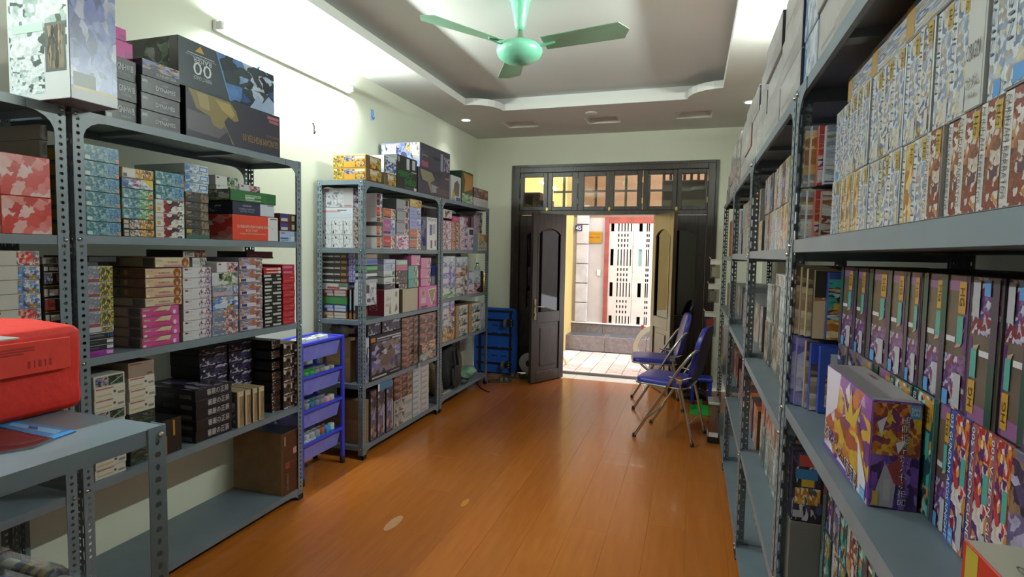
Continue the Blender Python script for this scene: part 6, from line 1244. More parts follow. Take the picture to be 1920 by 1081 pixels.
row('second rack third shelf, upper row', .335, .985+.186, .17, yr(2.825, 1.95, .062), thin); row('second rack third shelf, lower row', .335, .985, .185, yr(2.825, 1.95, .062), [('pale peach pack', Sty('#d2b8a4', front=[(.0, .0, 1, 1, 'spine_beige')])), ('pale peach pack', Sty('#cdb49e', front=[(.0, .0, 1, 1, 'spine_beige')])), ('thin grey spine', thin[5][1]), ('thin striped spine', Sty('#7d7f78', front=[(.0, .0, 1, 1, 'thin_dark')]))])
row('second rack third shelf top row', .34, .985+.357, .05, yr(2.6, 2.0, .15), [('small white hanging pack', Sty('#d0cbc2', front=[(.1, .1, .6, .9, 'mixpack')]))], d=.16)
row('second rack fourth shelf, lower row', .33, .537, .175, yr(2.81, 1.95, .058), [('white-backed spine', Sty('#c6c6c2', front=[(.0, .0, 1, 1, 'thin_green')])), ('dark blue-footed spine', Sty('#2f3346', front=[(.0, .0, 1, 1, 'thin_dark')])), ('thin grey spine', thin[5][1]), ('pale spine', Sty('#b9b9b6', front=[(.0, .0, 1, 1, 'thin_mix')]))])
row('second rack fourth shelf, upper row', .33, .537+.176, .18, yr(2.81, 1.95, .075), [('red and tan print kit', Sty('#a8564a', front=[(.0, .0, 1, 1, 'hotred')])), ('red-white print kit', Sty('#b06a5c', front=[(.0, .0, 1, 1, 'hotred')])), ('pale print kit', Sty('#b5aca4', front=[(.0, .0, 1, 1, 'mixpack')]))])
row('second rack bottom shelf', .41, .06, .21, yr(2.8, 2.3, .125), [('white kit with dark figures', Sty('#d2d0cc', front=[(.0, .0, 1, 1, 'figures')])), ('green-edged grey kit', Sty('#8f9694', front=[(.0, .0, .2, 1, '#2c6a44'), (.2, .0, 1, 1, 'thin_green')]))], d=.2)
# third and last aisle racks
for (nm, a, b, lv) in (('third rack', 4.015, 2.93, (1.475, 1.0, .51, .06)), ('last rack', 4.86, 4.12, (1.46, 1.03, .56, .06))):
    row(nm+' second shelf, lower row', .31, lv[0], .16, yr(a, b, .12), spi); row(nm+' second shelf, upper row', .31, lv[0]+.162, .16, yr(a, b+.1, .12), spi[::-1])
    row(nm+' third shelf', .33, lv[1], .22, yr(a, b, .11), [('clear blister pack with orange print', Sty('#9a938c', front=[(.0, .0, 1, 1, 'bagbits'), (.5, .2, .9, .6, 'orangegirl')])), ('grey blister pack', Sty('#8a8f92', front=[(.0, .0, 1, 1, 'thin_mix')]))], d=.2)
    row(nm+' fourth shelf', .33, lv[2], .2, yr(a, b, .1), [('red and black print kit', Sty('#7a3a34', front=[(.0, .0, 1, 1, 'hotred')])), ('orange print kit', Sty('#b5683a', front=[(.0, .0, 1, 1, 'orangegirl')])), ('dark print kit', Sty('#4a4246', front=[(.0, .0, 1, 1, 'darkviolet')]))], d=.25)
    row(nm+' bottom shelf', .37, lv[3], .19, yr(a, b, .16), [('white box with black pictures', Sty('#c9c7c2', front=[(.0, .0, 1, 1, 'figures')])), ('tan and white box', Sty('#b5a48c', front=[(.0, .0, 1, 1, 'tankgrey')]))], d=.22)
kit('carton', Sty('#b0682c', cols={'front': '#b56c2e', 'right': '#a8622a'}, front=[(.0, .0, .04, 1, '#8f5020')]), .36, .3, .3, (.30, 5.07, 1.4605), R(-90), 'orange-brown carton on the second shelf of the last rack by the doors', 'carton')
kit('carton', Sty('#7d6a5a', cols={'front': '#85725f', 'right': '#7a6858'}), .34, .3, .2, (.30, 5.06, 1.0305), R(-90), 'dull brown carton below the orange-brown carton on the last rack', 'carton')
kit('kit_box', Sty('#c9c4bc', front=[(.0, .0, 1, 1, 'orangegirl'), (.0, .0, 1, .2, '#c9b84c')]), .3, .25, .3, (.27, 5.08, .5605), R(-90), 'tall orange-print box beside the blue chair back, last rack', 'box')
# packets on hooks at the end of the last rack
for k, (px, py, lb, c1, c2) in enumerate(((1338, 484, 'cream tool packet on the uppermost hook at the rack end', '#d2c4a8', '#e2dccd'), (1334, 530, 'grey clear packet on the middle hook at the rack end', '#8f8a84', '#a9a6a2'), (1327, 582, 'clear packet with red insert on the lowest hook at the rack end', '#9a9288', '#b53a30'))):
    p = at(px, py, y=5.31); t = thing('hook', (RX, 5.31, p.z), ['uppermost', 'middle', 'lowest'][k]+' pale display hook jutting from the end of the last rack', 'hook')
    mb = MB(); mb.tube([(RX-.003, 5.312, p.z-.01), (p.x-.02, 5.312, p.z-.01), (p.x-.035, 5.312, p.z+.012)], .004, solid('#d9d2c2', .4), 6); mb.build('hook_wire', t)
    h_ = .17 if k != 2 else .22
    t = thing('hanging_packet', (p.x+.02, 5.318, p.z-.01-h_), lb, 'packet'); x0_, x1_ = p.x-.025, min(p.x+.075, RX-.012)
    mb = MB(); mb.box(x0_, 5.3175, p.z-.055, x1_, 5.3195, p.z-.016, solid(c2 if k == 0 else '#cfcabf', .5)); mb.build('header_card', t)
    mb = MB(); mb.box(x0_, 5.317, p.z-.01-h_, x1_, 5.327, p.z-.056, glass('bag_clear', '#e6e2da', .7, .12)); mb.build('clear_bag', t)
    mb = MB(); mb.box(x0_+.015, 5.3195, p.z+.005-h_, x1_-.02, 5.3245, p.z-.075, solid(c1 if k != 2 else c2, .5), .002); mb.build('insert', t)
p = at(1342, 832, z=0)
t = thing('storage_tub', (.2, 4.66, 0), 'clear plastic tub with a red and black label standing before the last rack', 'tub')
mb = MB(); mb.box(.165, 4.58, 0, .243, 4.76, .30, glass('tub_clear', '#d8d4d0', .55, .15), .01); mb.build('tub_body', t)
mb = MB(); mb.box(.160, 4.575, .301, .247, 4.765, .325, solid('#c9c6c2', .4), .006); mb.build('lid', t)
mb = MB(); mb.box(.162, 4.578, .0, .1645, 4.75, .05, solid('#1d1d1f', .4)); mb.box(.1615, 4.58, .05, .164, 4.75, .085, solid('#d8d4d0', .4)); mb.box(.1615, 4.64, .085, .164, 4.75, .12, solid('#b8322a', .4)); mb.box(.17, 4.576, .0, .24, 4.579, .05, solid('#1d1d1f', .4)); mb.box(.17, 4.576, .05, .24, 4.579, .085, solid('#d8d4d0', .4)); mb.build('label', t)
# ------------------------------------------------------------------ blue folding chairs
VINYL = noisy('blue_vinyl', '#2a2f92', '#252a86', 30, .38, bump=.03); VINYLB = solid('#202468', .5)
def rounded(w_, h_, r_, n_=5):
    L_ = []
    for cx, cy, a0 in ((w_/2-r_, h_/2-r_, 0), (-w_/2+r_, h_/2-r_, 90), (-w_/2+r_, -h_/2+r_, 180), (w_/2-r_, -h_/2+r_, 270)):
        for k in range(n_+1): a = R(a0+90*k/n_); L_.append((cx+r_*math.cos(a), cy+r_*math.sin(a)))
    return L_
def cushion(mb, outline, fn, t, mat, under=None):
    """padded slab: outline (u,v) mapped by fn(u,v,height); domed upper side"""
    n_ = len(outline); rings = []
    for s_, hh in ((1.0, -t/2), (1.0, t*.15), (.96, t*.42), (.86, t*.55), (.5, t*.66), (0.02, t*.7)): rings.append([fn(u*s_, v*s_, hh) for u, v in outline])
    vs = [p for r_ in rings for p in r_]; fs = [(i*n_+k, i*n_+(k+1) % n_, (i+1)*n_+(k+1) % n_, (i+1)*n_+k) for i in range(5) for k in range(n_)]
    mb.mesh(vs, fs, mat, True); mb.face(rings[0][::-1], under or mat)
def chair(loc, rz, label):
    t = thing('folding_chair', loc, label, 'chair', 'blue folding chairs'); t['o3'] = [0, 0, 0]; t.rotation_euler = (0, 0, rz)
    mb = MB(); cushion(mb, rounded(.40, .40, .07), lambda u, v, h: (-.045+u, v, .462+h-.02*u), .042, VINYL); mb.build('seat', t)
    mb = MB(); o_ = rounded(.40, .40, .075); mb.tube([(-.045+u*1.02, v*1.02, .438-.02*u) for u, v in o_]+[(-.045+o_[0][0]*1.02, o_[0][1]*1.02, .438-.02*o_[0][0])], .008, CHROME, 8, False); mb.build('seat_rim', t)
    mb = MB()
    def bf(u, v, h): zz = .69+v*.96; return (.175+(zz-.5)*.22-h, u*(1 if v < 0 else 1), zz)
    cushion(mb, rounded(.37, .46, .13, 7), bf, .04, VINYL, VINYLB); mb.build('backrest', t)
    for s_ in (-1, 1):
        mb = MB(); mb.tube([(-.225, s_*.218, .012), (-.05, s_*.218, .31), (.11, s_*.218, .585), (.19, s_*.215, .70), (.225, s_*.20, .735), (.243, s_*.165, .745)], .0115, CHROME, 10); mb.build('front_leg', t)
        mb = MB(); mb.tube([(.225, s_*.198, .012), (.165, s_*.198, .28), (.11, s_*.198, .50)], .0105, CHROME, 10); mb.build('rear_leg', t)
        mb = MB(); mb.tube([(.03, s_*.205, .52), (.12, s_*.205, .50), (.20, s_*.19, .53)], .006, CHROME, 8); mb.box(.09, s_*.205-.004, .47, .135, s_*.205+.004, .53, CHROME, .002); mb.build('hinge_plate', t)
        for x_, y_ in ((-.228, s_*.218), (.226, s_*.198)):
            mb = MB(); mb.lathe((x_, y_, 0), [(.015, 0), (.0155, .004), (.014, .028), (.012, .03)], RUBBER, 12); mb.build('foot_cap', t)
    mb = MB(); mb.tube([(-.13, -.218, .17), (-.13, .218, .17)], .008, CHROME, 8); mb.build('crossbar', t)
    mb = MB(); mb.tube([(.19, -.198, .17), (.19, .198, .17)], .008, CHROME, 8); mb.build('crossbar', t)
    return t
chair((-.122, 4.678, 0), R(-14), 'near blue vinyl folding chair with chrome legs, turned toward the open floor')
chair((-.285, 5.585, 0), R(7.5), 'far blue vinyl folding chair with chrome legs, beside the open doorway')
t = thing('low_stool', (.13, 5.72, 0), 'low blue plastic stool behind the near folding chair by the doors', 'stool')
mb = MB(); mb.box(.03, 5.62, .25, .23, 5.82, .285, solid('#2036a0', .35), .01); mb.build('stool_top', t)
for x_ in (.045, .205):
    for y_ in (5.635, 5.795): mb = MB(); mb.box(x_-.012, y_-.012, 0, x_+.018, y_+.018, .25, solid('#2036a0', .35), .003); mb.build('leg', t)
t = thing('dustpan', (.10, 5.45, 0), 'green plastic dustpan on the floor beside the blue stool', 'dustpan')
gx_, gy_ = .13, 5.44
mb = MB(); mb.prism([(gy_-.1, .001), (gy_+.1, .001), (gy_+.1, .012), (gy_-.1, .006)], 'x', gx_-.1, gx_+.1, solid('#2f9a3c', .4)); mb.box(gx_-.1, gy_+.09, .001, gx_+.1, gy_+.1, .05, solid('#2f9a3c', .4)); mb.build('pan', t)
mb = MB(); mb.tube([(gx_, gy_+.1, .03), (gx_, gy_+.24, .06)], .012, solid('#2a8a36', .4), 8); mb.build('handle', t)
for k, dy in enumerate((0, .14)):
    p = at(1297, 752, z=0); px_, py_ = p.x+.02, p.y+.1+dy
    t = thing('black_shoe', (px_, py_, 0), ('near' if k == 0 else 'far')+' black shoe on the floor beneath the folding chairs', 'shoe', 'pair of black shoes')
    mb = MB(); o_ = [(px_+u*.27*(.5), py_+v) for u, v in [(-1, .0), (-.9, .035), (-.4, .045), (.3, .036), (.9, .04), (1, 0), (.9, -.035), (.3, -.033), (-.4, -.043), (-.9, -.033)]]; mb.prism(o_, 'z', 0, .02, RUBBER); mb.build('sole', t)
    bm = bmesh.new(); bmesh.ops.create_uvsphere(bm, u_segments=16, v_segments=8, radius=1)
    for v in bm.verts:
        c = v.co.copy(); hh = .075 if c.x > 0 else .055; v.co = Vector((px_+c.x*.128, py_+c.y*.036*(1-.12*c.x), .02+max(c.z, 0)*hh))
    mb = MB(); mb.frombm(bm, solid('#1a1a1c', .4), True); mb.build('upper', t)
# ------------------------------------------------------------------ blue basket trolley
BLU = solid('#3b43cf', .35); BLU2 = noisy('trolley_panel', '#7f83dc', '#7276d6', 12, .4)
t = thing('basket_trolley', (-2.35, 3.03, 0), 'narrow blue plastic trolley with four basket tiers between the two racks', 'trolley')
tx0, tx1, ty0, ty1 = -2.47, -2.225, 2.80, 3.245
RIM = (.875, .665, .455, .245)
for i, z in enumerate(RIM):
    zb = z-.115; f = .018; ba = MB()
    A_ = [(tx0+.02+f, ty0+.02+f), (tx1-.02-f, ty0+.02+f), (tx1-.02-f, ty1-.02-f), (tx0+.02+f, ty1-.02-f)]; B_ = [(tx0+.02, ty0+.02), (tx1-.02, ty0+.02), (tx1-.02, ty1-.02), (tx0+.02, ty1-.02)]
    for k in range(4):
        a, b, c, d_ = A_[k], A_[(k+1) % 4], B_[(k+1) % 4], B_[k]; o1 = .004
        cx_, cy_ = (tx0+tx1)/2, (ty0+ty1)/2
        def inn(p, q=.004): return (p[0]+(q if p[0] < cx_ else -q), p[1]+(q if p[1] < cy_ else -q))
        ba.face([(*a, zb), (*b, zb), (*c, z), (*d_, z)], BLU2); ba.face([(*inn(d_), z), (*inn(c), z), (*inn(b), zb), (*inn(a), zb)], BLU2)
    ba.mesh([(*p, zb) for p in A_]+[(*p, zb+.004) for p in A_], [(3, 2, 1, 0), (4, 5, 6, 7)], BLU2); bo = ba.build('basket', t)
    mb = MB()
    for q in ((tx0, ty0, tx1, ty0+.022), (tx0, ty1-.022, tx1, ty1), (tx0, ty0+.022, tx0+.022, ty1-.022), (tx1-.022, ty0+.022, tx1, ty1-.022)): mb.box(q[0], q[1], z-.012, q[2], q[3], z+.008, BLU, .004)
    mb.build('rim', bo, (-2.35, 3.03, 0)).location = (0, 0, 0)
for x_ in (tx0+.012, tx1-.012):
    for y_ in (ty0+.012, ty1-.012):
        mb = MB(); mb.tube([(x_, y_, .03), (x_, y_, .88)], [.0155, .0135], BLU, 12); mb.build('leg', t)
        mb = MB(); mb.lathe((x_, y_, 0), [(.017, 0), (.018, .005), (.0175, .045), (.015, .047)], RUBBER, 12); mb.build('foot', t)
for o_ in t.children:
    for ch in o_.children: ch.parent = o_; ch.matrix_parent_inverse = Matrix()
def jar(x_, y_, z_, r_, h_, body, lidc, lb, sq=False):
    j = thing('paint_jar', (x_, y_, z_), lb, 'jar', 'paint jars in the blue trolley')
    mb = MB()
    if sq: mb.box(x_-r_, y_-r_, z_, x_+r_, y_+r_, z_+h_*.78, solid(body, .25), .004)
    else: mb.lathe((x_, y_, z_), [(r_*.94, 0), (r_, .003), (r_, h_*.7), (r_*.85, h_*.76)], solid(body, .25), 14)
    mb.build('jar_body', j)
    mb = MB(); mb.lathe((x_, y_, z_+h_*.74), [(r_*.98, 0), (r_, .002), (r_, h_*.23), (r_*.9, h_*.26), (0, h_*.26)], solid(lidc, .4), 14); mb.build('lid', j)
def tier(i): return RIM[i]-.115+.0045
ry = [ty1-.065-.052*k for k in range(7)]
T2 = [('#a89a86', '#9c9a94', 'beige'), ('#c4bfb4', '#b5b0a6', 'white'), ('#b49c80', '#8f8a80', 'tan'), ('#7a4a40', '#8c8a86', 'rust'), ('#a8a4a0', '#3f9a48', 'grey, green-lidded'), ('#b5b0aa', '#46a04e', 'pale, green-lidded'), ('#9a948c', '#3f9a48', 'dull, green-lidded')]
T3 = [('#d8a824', '#c9c4b8', 'yellow'), ('#d4a020', '#d9a0b4', 'yellow, pink-lidded'), ('#2b2f84', '#8d8a94', 'dark blue'), ('#30357c', '#7d7f8c', 'navy'), ('#6a2f3a', '#3f7aa0', 'wine, blue-lidded'), ('#d8401c', '#9a9a98', 'orange-red'), ('#7c3a40', '#8c8a88', 'maroon')]
T4 = [('#2f8fd0', '#c0c8cc', 'sky blue'), ('#2c86c8', '#3f9ad4', 'sky blue, blue-lidded'), ('#3596d6', '#b5604a', 'light blue, rust-lidded'), ('#2f8fd0', '#9aa0a4', 'light blue, grey-lidded'), ('#c4c7cc', '#b0b4b8', 'white'), ('#cfd1d6', '#b9bcc0', 'bright white'), ('#bfc2c8', '#a9adb2', 'pale grey')]
for ti, TT, hh in ((1, T2, .128), (2, T3, .138), (3, T4, .15)):
    for k, (b_, l_, nm) in enumerate(TT):
        jar(tx1-.068, ry[k], tier(ti), .024, hh, b_, l_, '%s paint jar, %s from the far end on trolley tier %s, aisle side' % (nm, NTH[k], ['one', 'two', 'three', 'four'][ti]), sq=(ti == 3 and k > 3) or (ti == 2 and k < 2))
        if k < 6: jar(tx1-.135, ry[k]-.01, tier(ti), .024, hh*.96, TT[(k+3) % 7][0], TT[(k+2) % 7][1], '%s paint jar, %s from the far end on trolley tier %s, inner row' % (TT[(k+3) % 7][2], NTH[k], ['one', 'two', 'three', 'four'][ti]))
for k, (dx, dy, rz_, w_, l_, lb) in enumerate(((.10, .115, 12, .06, .11, 'white boxed label with dark print tilted in the top basket of the trolley'), (.09, .225, -8, .06, .09, 'flat white sheet in the top basket near the far end'), (.11, .335, 5, .07, .10, 'small white box in the top basket at its far end'))):
    o_ = thing('white_packet', (tx0+.122, ty0+dy, tier(0)), lb, 'packet'); o_['o3'] = [0, 0, 0]; o_.rotation_euler = (0, 0, R(rz_))
    hh = (.125, .118, .122)[k]; mb = MB(); mb.box(-w_/2, -l_/2, 0, w_/2, l_/2, hh, solid('#dcdad4', .5), .003); mb.build('packet_body', o_)
    mb = MB(); mb.box(-w_*.3, -l_*.3, hh, -w_*.05, l_*.1, hh+.0006, solid('#55555a', .5)); mb.box(w_*.1, -l_*.35, hh, w_*.25, l_*.35, hh+.0006, solid('#a9a8a4', .5)); mb.build('print', o_)
# ------------------------------------------------------------------ counter: red bag, blister pack, paint packs
bx0, bx1, by0, by1, bz0, bz1 = -1.62, -1.275, .33, .882, 1.1005, 1.285
t = thing('red_bag', ((bx0+bx1)/2, (by0+by1)/2, bz0), 'bright red fabric carrier box bag with a printed flap on the steel counter', 'bag')
REDF = noisy('red_fabric', '#d9281c', '#cf2117', 60, .62, bump=.12)
bm = bmesh.new(); bmesh.ops.create_cube(bm, size=1)
for v in bm.verts: v.co = Vector(((bx0+bx1)/2+v.co.x*(bx1-bx0), (by0+by1)/2+v.co.y*(by1-by0), (bz0+bz1)/2+v.co.z*(bz1-bz0)))
bmesh.ops.bevel(bm, geom=bm.edges[:], offset=.028, segments=3, profile=.6, affect='EDGES')
bmesh.ops.subdivide_edges(bm, edges=bm.edges[:], cuts=3, use_grid_fill=True)
for v in bm.verts:
    c = v.co; k_ = .0035*math.sin(17*c.y+9*c.z)+.003*math.sin(23*c.x+11*c.y)
    if c.z > bz0+.03: v.co = Vector((c.x+k_, c.y+k_*.6, c.z+k_*.9))
    else: v.co.z = max(c.z, bz0)
mb = MB(); mb.frombm(bm, REDF, True); mb.build('bag_body', t)
mb = MB(); fx_ = bx1+.007
mb.box(fx_-.004, by0+.02, 1.195, fx_+.001, by1-.035, 1.262, noisy('red_flap', '#e04034', '#d8382c', 40, .5, bump=.08), .002); mb.build('flap', t)
mb = MB()
for u, v, w_, h_ in ((.34, .30, .03, .012), (.44, .30, .03, .016), (.53, .28, .02, .012), (.64, .34, .09, .004), (.64, .26, .09, .004), (.84, .3, .004, .014), (.86, .3, .002, .014), (.88, .3, .005, .014), (.9, .3, .002, .014), (.92, .3, .004, .014), (.3, .8, .12, .004), (.3, .72, .1, .004), (.7, .82, .16, .003), (.7, .74, .16, .003), (.7, .66, .12, .003)):
    u_, v_ = by0+.02+u*(by1-by0-.055), 1.195+v*.067; mb.box(fx_+.001, u_-w_/2, v_-h_/2, fx_+.0016, u_+w_/2, v_+h_/2, solid('#a3241b', .6))
tag(mb.build('faint_print', t), kind='stuff')
p = at(14, 634, z=bz1+.004)
mb = MB(); mb.box(p.x-.06, p.y-.02, bz1+.002, p.x+.012, p.y+.012, bz1+.0045, solid('#b9b4b2', .3)); mb.build('sticker', t)
def onc(px, py, dz=.0): q = at(px, py, z=1.1012+dz); return (q.x, q.y)
t = thing('blister_pack', (*onc(60, 815), 1.1005), 'clear blister pack with a blue header card lying on the steel counter', 'packet')
mb = MB(); mb.prism([onc(2, 789), onc(28, 788), onc(143, 808), onc(100, 823), onc(-6, 799)], 'z', 1.1008, 1.1024, solid('#2b86c8', .35)); mb.build('header_card', t)
mb = MB(); q = [onc(24, 793), onc(118, 808), onc(104, 815), onc(16, 798)]; mb.prism(q, 'z', 1.1024, 1.1028, solid('#74b4dc', .35)); q = [onc(55, 799), onc(72, 801.5), onc(70, 807), onc(52, 804)]; mb.prism(q, 'z', 1.1028, 1.103, solid('#1f4f8c', .35)); mb.build('card_print', t)
mb = MB(); mb.prism([onc(-8, 804), onc(100, 824), onc(60, 840), onc(-10, 852)], 'z', 1.1008, 1.1052, glass('blister', '#d8dde0', .68, .1)); mb.build('blister', t)
mb = MB(); mb.prism([onc(-6, 812), onc(80, 825), onc(40, 836), onc(-6, 840)], 'z', 1.1012, 1.104, noisy('blister_parts', '#5a3f3c', '#4a4648', 40, .4, bump=.3)); mb.build('contents', t)
# clear packs with paint bottles on the tier under the counter top
PK = glass('pack_clear', '#e8eaee', .72, .08); zs_ = .7015
cols = ['#3a4a78', '#5a3a34', '#2f3c70', '#6a4a3a', '#3b3f52', '#7a3a30']
def pack(x_, y_, ci, lb):
    t = thing('paint_pack', (x_, y_, zs_), lb, 'packet', 'clear packs of paint bottles under the counter'); L_ = .165; r_ = .021
    mb = MB(); o_ = [(-.0235, 0), (.0235, 0), (.0235, .062), (.012, .078), (-.012, .078), (-.0235, .062)]
    mb.prism([(y_+a, zs_+b) for a, b in o_], 'x', x_, x_+L_, PK); mb.build('clear_case', t)
    b = MB(); zc = zs_+.05
    b.lathe((x_+.004, y_, zc), [(.0, 0), (.016, 0), (.0175, .004), (.0175, .04), (.015, .044)], solid('#c9cbc8', .4), 14, 'x'); b.build('cap', t)
    b = MB(); b.lathe((x_+.044, y_, zc), [(.019, .004), (.0215, .01), (.0215, .108), (.018, .114), (0, .114)], solid(cols[ci % 6], .3), 14, 'x')
    for u, c in ((.035, '#3f62b8'), (.065, '#b8562f'), (.09, '#8a3a3c')): b.lathe((x_+.044, y_, zc), [(.0218, u), (.0218, u+.014)], solid(c if (ci+int(u*100)) % 3 else '#c49a34', .35), 14, 'x')
    b.build('bottle', t)
    b = MB(); b.box(x_+.002, y_-.02, zs_+.001, x_+L_-.002, y_+.02, zs_+.02, solid('#8d8f94', .5)); b.build('tray', t)
n_ = 0
for c_ in range(3):
    for r_ in range(6):
        y_ = .80-.05*r_-.006*c_; x_ = -1.59+.175*c_
        pack(x_, y_, n_, 'clear paint bottle pack, %s row back, %s column, tier under the counter' % (NTH[r_], ['inner', 'middle', 'aisle'][c_])); n_ += 1
# ------------------------------------------------------------------ corner by the doors
DBLU = noisy('cart_blue', '#1f5cc0', '#1b54b4', 5, .4); BLK = solid('#131417', .5)
cx0, cx1, yc = -2.49, -1.955, 6.30
t = thing('platform_cart', ((cx0+cx1)/2, yc, 0), 'blue plastic platform cart stood on end against the wall in the corner', 'cart')
mb = MB(); mb.prism([((cx0+cx1)/2+u, .398+v) for u, v in rounded(cx1-cx0, .79, .06)], 'y', yc, yc+.055, DBLU); mb.build('deck', t)
def cz_(py): return at(930, py, y=yc).z
for py in (583, 599.5, 626.5, 652.5, 680.5, 699): mb = MB(); mb.box(cx0+.03, yc-.006, cz_(py)-.013, cx1-.05, yc, cz_(py)+.013, BLK, .002); mb.build('frame_bar', t)
for xx in (cx0+.075, cx1-.075): mb = MB(); mb.box(xx-.016, yc-.008, .03, xx+.016, yc, .755, BLK, .002); mb.build('frame_bar', t)
mb = MB()
for i, z0_ in enumerate((.655, .585, .49, .40, .32, .22, .13)):
    for xx in (cx0+.14, cx0+.26, cx0+.38):
        if (i+int(xx*50)) % 3: mb.box(xx-.035, yc-.002, z0_-.008, xx+.035, yc+.001, z0_+.008, solid('#15294f', .6))
tag(mb.build('deck_slots', t), kind='stuff')
for pxx, pyy in ((952.5, 606), (947.5, 684)):
    q = at(pxx, pyy, y=yc-.03)
    c = MB(); c.box(q.x+.0, yc-.012, q.z-.04, q.x+.06, yc-.006, q.z+.045, BLK, .003); c.box(q.x-.004, yc-.06, q.z-.01, q.x+.03, yc-.01, q.z+.03, BLK, .004); co_ = c.build('caster_bracket', t)
    c = MB(); c.lathe((q.x-.03, yc-.045, q.z-.005), [(.02, -.012), (.05, -.012), (.054, -.006), (.054, .006), (.05, .012), (.02, .012)], solid('#5f5e5a', .6), 18, 'x'); c.build('caster_wheel', t)
    c = MB(); [c.lathe((q.x+.035, yc-.012, q.z+dz), [(.007, 0), (.006, -.003), (0, -.004)], solid('#c9c9c4', .3, .8), 8, 'y') for dz in (-.03, 0, .033)]; tag(c.build('bolts', t), kind='stuff')
q = at(992, 681, y=6.2)
t = thing('white_disc', (q.x, 6.2, q.z-.125), 'white disc with a dark hub leaning behind the open left door', 'disc')
mb = MB(); mb.lathe((q.x, 6.2, q.z), [(.04, 0), (.122, .004), (.125, .008), (.122, .012), (.04, .014)], solid('#b9bdbd', .3), 32, 'y'); mb.build('disc_face', t)
mb = MB(); mb.lathe((q.x, 6.198, q.z), [(0, -.002), (.03, -.002), (.041, .0), (.041, .018)], solid('#26282a', .4), 24, 'y'); mb.build('hub', t)
zb_ = q.z-.125
t = thing('green_tub', (q.x+.04, 6.2, 0), 'small green tub under the white disc behind the door', 'tub')
mb = MB(); mb.lathe((q.x, 6.2, 0), [(.06, 0), (.072, max(zb_-.004, .03))], solid('#2f6b46', .5), 16); mb.build('tub_wall', t)
def blob(name, c, rx, ry_, rz_, mat, lb, cat, n=3, f=.12, fl=None, seedv=1.0):
    bm = bmesh.new(); bmesh.ops.create_icosphere(bm, subdivisions=n, radius=1); zmin = c[2]-rz_ if fl is None else fl
    for v in bm.verts:
        k = v.co.copy(); g = 1+f*math.sin(4*k.x+3*k.z+seedv)+f*.7*math.sin(7*k.y+5*k.z+2*seedv)
        v.co = Vector((c[0]+k.x*rx*g, c[1]+k.y*ry_*g, max(c[2]+k.z*rz_*g, zmin)))
    mb = MB(); mb.frombm(bm, mat, True); o = mb.build(name, origin=(c[0], c[1], zmin)); return tag(o, lb, cat)
blob('dark_bag', (-1.80, 6.26, .46), .10, .05, .26, noisy('dark_cloth', '#1d1b1b', '#2c2725', 8, .85, bump=.3), 'dark cloth bag hanging behind the left door above the white disc', 'bag', f=.1)
t = thing('hook_strap', (-1.80, 6.31, .95), 'dark strap holding the cloth bag on the door frame', 'strap'); mb = MB(); mb.tube([(-1.80, 6.27, .68), (-1.80, 6.33, .98), (-1.80, 6.372, 1.0)], .008, BLK, 6); mb.build('strap', t)
SOLE = solid('#3a312b', .7); STRP = solid('#4b4039', .6)
for k, (px, py, a) in enumerate(((937, 716, 25), (960, 708, 5))):
    q = at(px, py, z=0); t = thing('sandal', (q.x, q.y, 0), ('near' if k == 0 else 'far')+' dark brown sandal on the floor by the blue platform cart', 'sandal', 'pair of sandals'); t['o3'] = [0, 0, 0]; t.rotation_euler = (0, 0, R(a))
    o_ = [(-.13, 0), (-.12, .03), (-.05, .034), (.03, .04), (.10, .045), (.135, .02), (.135, -.02), (.10, -.04), (.03, -.036), (-.05, -.032), (-.12, -.03)]
    mb = MB(); mb.prism(o_, 'z', 0, .026, SOLE); mb.build('sole', t)
    for xx, hh in ((.07, .058), (.015, .064)):
        mb = MB(); ar = [(xx, .044*math.cos(R(g)), .02+(hh-.02)*math.sin(R(g))) for g in range(0, 181, 20)]
        for i in range(len(ar)-1):
            a_, b_ = ar[i], ar[i+1]; w_ = .018
            mb.mesh([(a_[0]-w_, a_[1], a_[2]), (a_[0]+w_, a_[1], a_[2]), (b_[0]+w_, b_[1], b_[2]), (b_[0]-w_, b_[1], b_[2]), (a_[0]-w_, a_[1]*.9, a_[2]-.004), (a_[0]+w_, a_[1]*.9, a_[2]-.004), (b_[0]+w_, b_[1]*.9, b_[2]-.004), (b_[0]-w_, b_[1]*.9, b_[2]-.004)], [(0, 1, 2, 3), (7, 6, 5, 4), (0, 3, 7, 4), (1, 5, 6, 2)], STRP)
        mb.build('strap', t)
q = at(927, 707, z=0); t = kit('cardboard_scrap', Sty('#9a7a4a'), .16, .10, .02, (q.x, q.y+.02, 0.0005), 0, 'small torn cardboard piece on the floor below the platform cart', 'cardboard')
ca_ = [at(893, 694, z=.10), at(892.5, 706, z=.03), at(895, 719, z=.006), at(902, 727, z=.006), at(910, 732, z=.006), at(917, 734, z=.006)]
mb = MB(); mb.tube([tuple(p) for p in ca_], .006, solid('#1c1714', .6), 8); o = mb.build('cable', origin=tuple(ca_[3])); tag(o, 'black cable trailing from the backpack shelf onto the floor', 'cable')
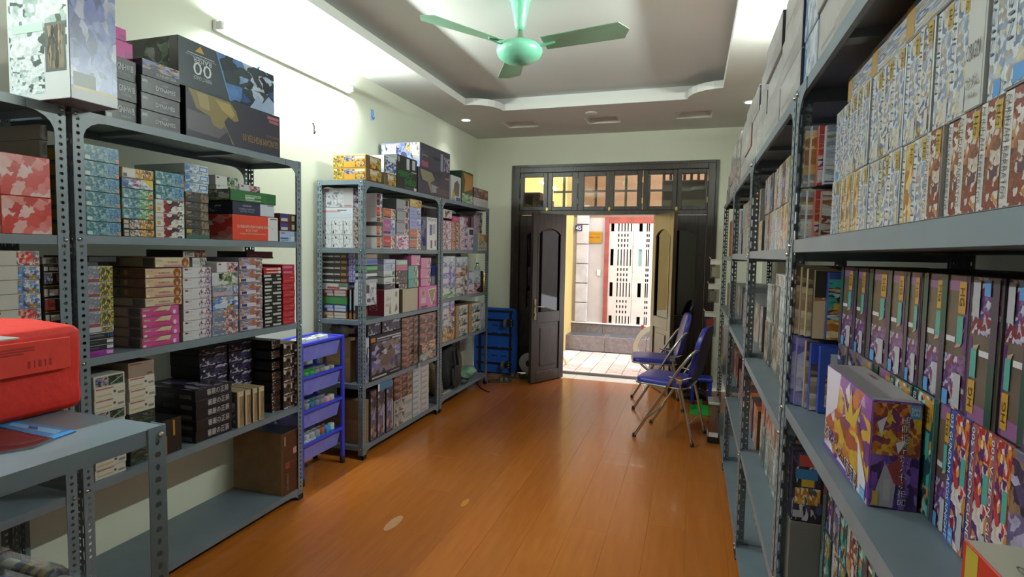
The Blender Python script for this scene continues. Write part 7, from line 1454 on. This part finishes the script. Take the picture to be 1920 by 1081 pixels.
# backpack and neighbours on the bottom shelf of the corner rack
zf = .1212
t = thing('backpack', (-2.28, 5.08, zf), 'black and brown backpack standing on the bottom shelf of the corner rack', 'backpack')
BKM = noisy('pack_fabric', '#17181b', '#202227', 20, .7, bump=.2)
def pod(name, c, r, mat, par, e=.55, tilt=0):
    bm = bmesh.new(); bmesh.ops.create_uvsphere(bm, u_segments=24, v_segments=14, radius=1)
    for v in bm.verts:
        k = v.co; sp_ = lambda x: math.copysign(abs(x)**e, x)
        p = Vector((sp_(k.x)*r[0], sp_(k.y)*r[1], sp_(k.z)*r[2])); p.y += tilt*(p.z+r[2]); p.x += .006*math.sin(30*p.y+12*p.z)
        v.co = Vector(c)+p
    mb = MB(); mb.frombm(bm, mat, True); return mb.build(name, par)
pod('main_compartment', (-2.29, 4.98, zf+.215), (.115, .155, .214), BKM, t, .6, .05)
pod('front_pocket', (-2.29, 5.16, zf+.19), (.10, .07, .165), noisy('pocket_brown', '#4a3a2c', '#3d3026', 20, .7, bump=.2), t, .6, .03)
pod('side_pocket', (-2.165, 5.0, zf+.12), (.02, .09, .11), BKM, t, .6)
for yy in (4.93, 5.02): mb = MB(); mb.tube([(-2.17, yy, zf+.38), (-2.155, yy+.01, zf+.25), (-2.16, yy+.02, zf+.08)], .012, BLK, 8); mb.build('strap', t)
mb = MB(); mb.tube([(-2.2, 5.2, zf+.06), (-2.14, 5.26, zf+.035), (-2.13, 5.22, zf+.02), (-2.16, 5.14, zf+.015)], .009, BLK, 8); mb.build('loose_strap', t)
blob('tan_jacket', (-2.27, 4.69, zf+.13), .11, .08, .17, noisy('tan_cloth', '#7a6448', '#69553d', 6, .85, bump=.4), 'crumpled tan jacket beside the backpack on the corner-rack bottom shelf', 'jacket', f=.16, fl=zf)
mb = MB(); [mb.box(-2.26+.01*k, 4.60+.006*k, zf+.0005+.008*k, -2.14, 4.84-.01*k, zf+.0075+.008*k, art('mixpack', *ART['mixpack'][0]) if k == 5 else solid(['#b5aaa0', '#9a8f88', '#c4bcb4'][k % 3], .7)) for k in range(6)] if 0 else None
t = thing('print_pile', (-2.17, 4.66, zf), 'loose pile of printed sheets in front of the tan jacket', 'papers')
for k in range(4): mb = MB(); mb.box(-2.158, 4.585+.02*k, zf+.0005+.007*k, -2.135, 4.86-.015*k, zf+.007+.007*k, ['mixpack', '#b0a69c', 'tankgrey', '#c9c2ba'][k]); mb.build('sheet', t)
blob('green_plastic_bag', (-2.25, 5.47, zf+.06), .10, .12, .07, noisy('green_film', '#6f9a80', '#8fb49c', 7, .25, bump=.3), 'pale green plastic bag at the end of the backpack shelf', 'bag', f=.14, fl=zf, seedv=3)
# bits on the long wall
for px, py, lb, c in ((479, 116, 'blue plastic twist on a wall nail above the slate 00 box', '#2f7fd0'), (696, 213, 'blue plastic hook hanging on the long white wall', '#2f6fc8'), (585, 238, 'small black bracket on the long white wall above the gap', '#3a3630')):
    q = at(px, py, x=X0); t = thing('wall_hook', tuple(q), lb, 'hook')
    mb = MB(); mb.lathe((X0, q.y, q.z+.03), [(.006, 0), (.006, .01), (0, .012)], solid('#8a8a86', .4), 8, 'x'); mb.build('nail', t)
    mb = MB(); mb.tube([(X0+.01, q.y, q.z+.03), (X0+.014, q.y+.004, q.z), (X0+.016, q.y+.002, q.z-.03), (X0+.022, q.y-.006, q.z-.045), (X0+.028, q.y-.002, q.z-.03)], .008 if c != '#3a3630' else .006, solid(c, .4), 8); mb.build('hook_body', t)
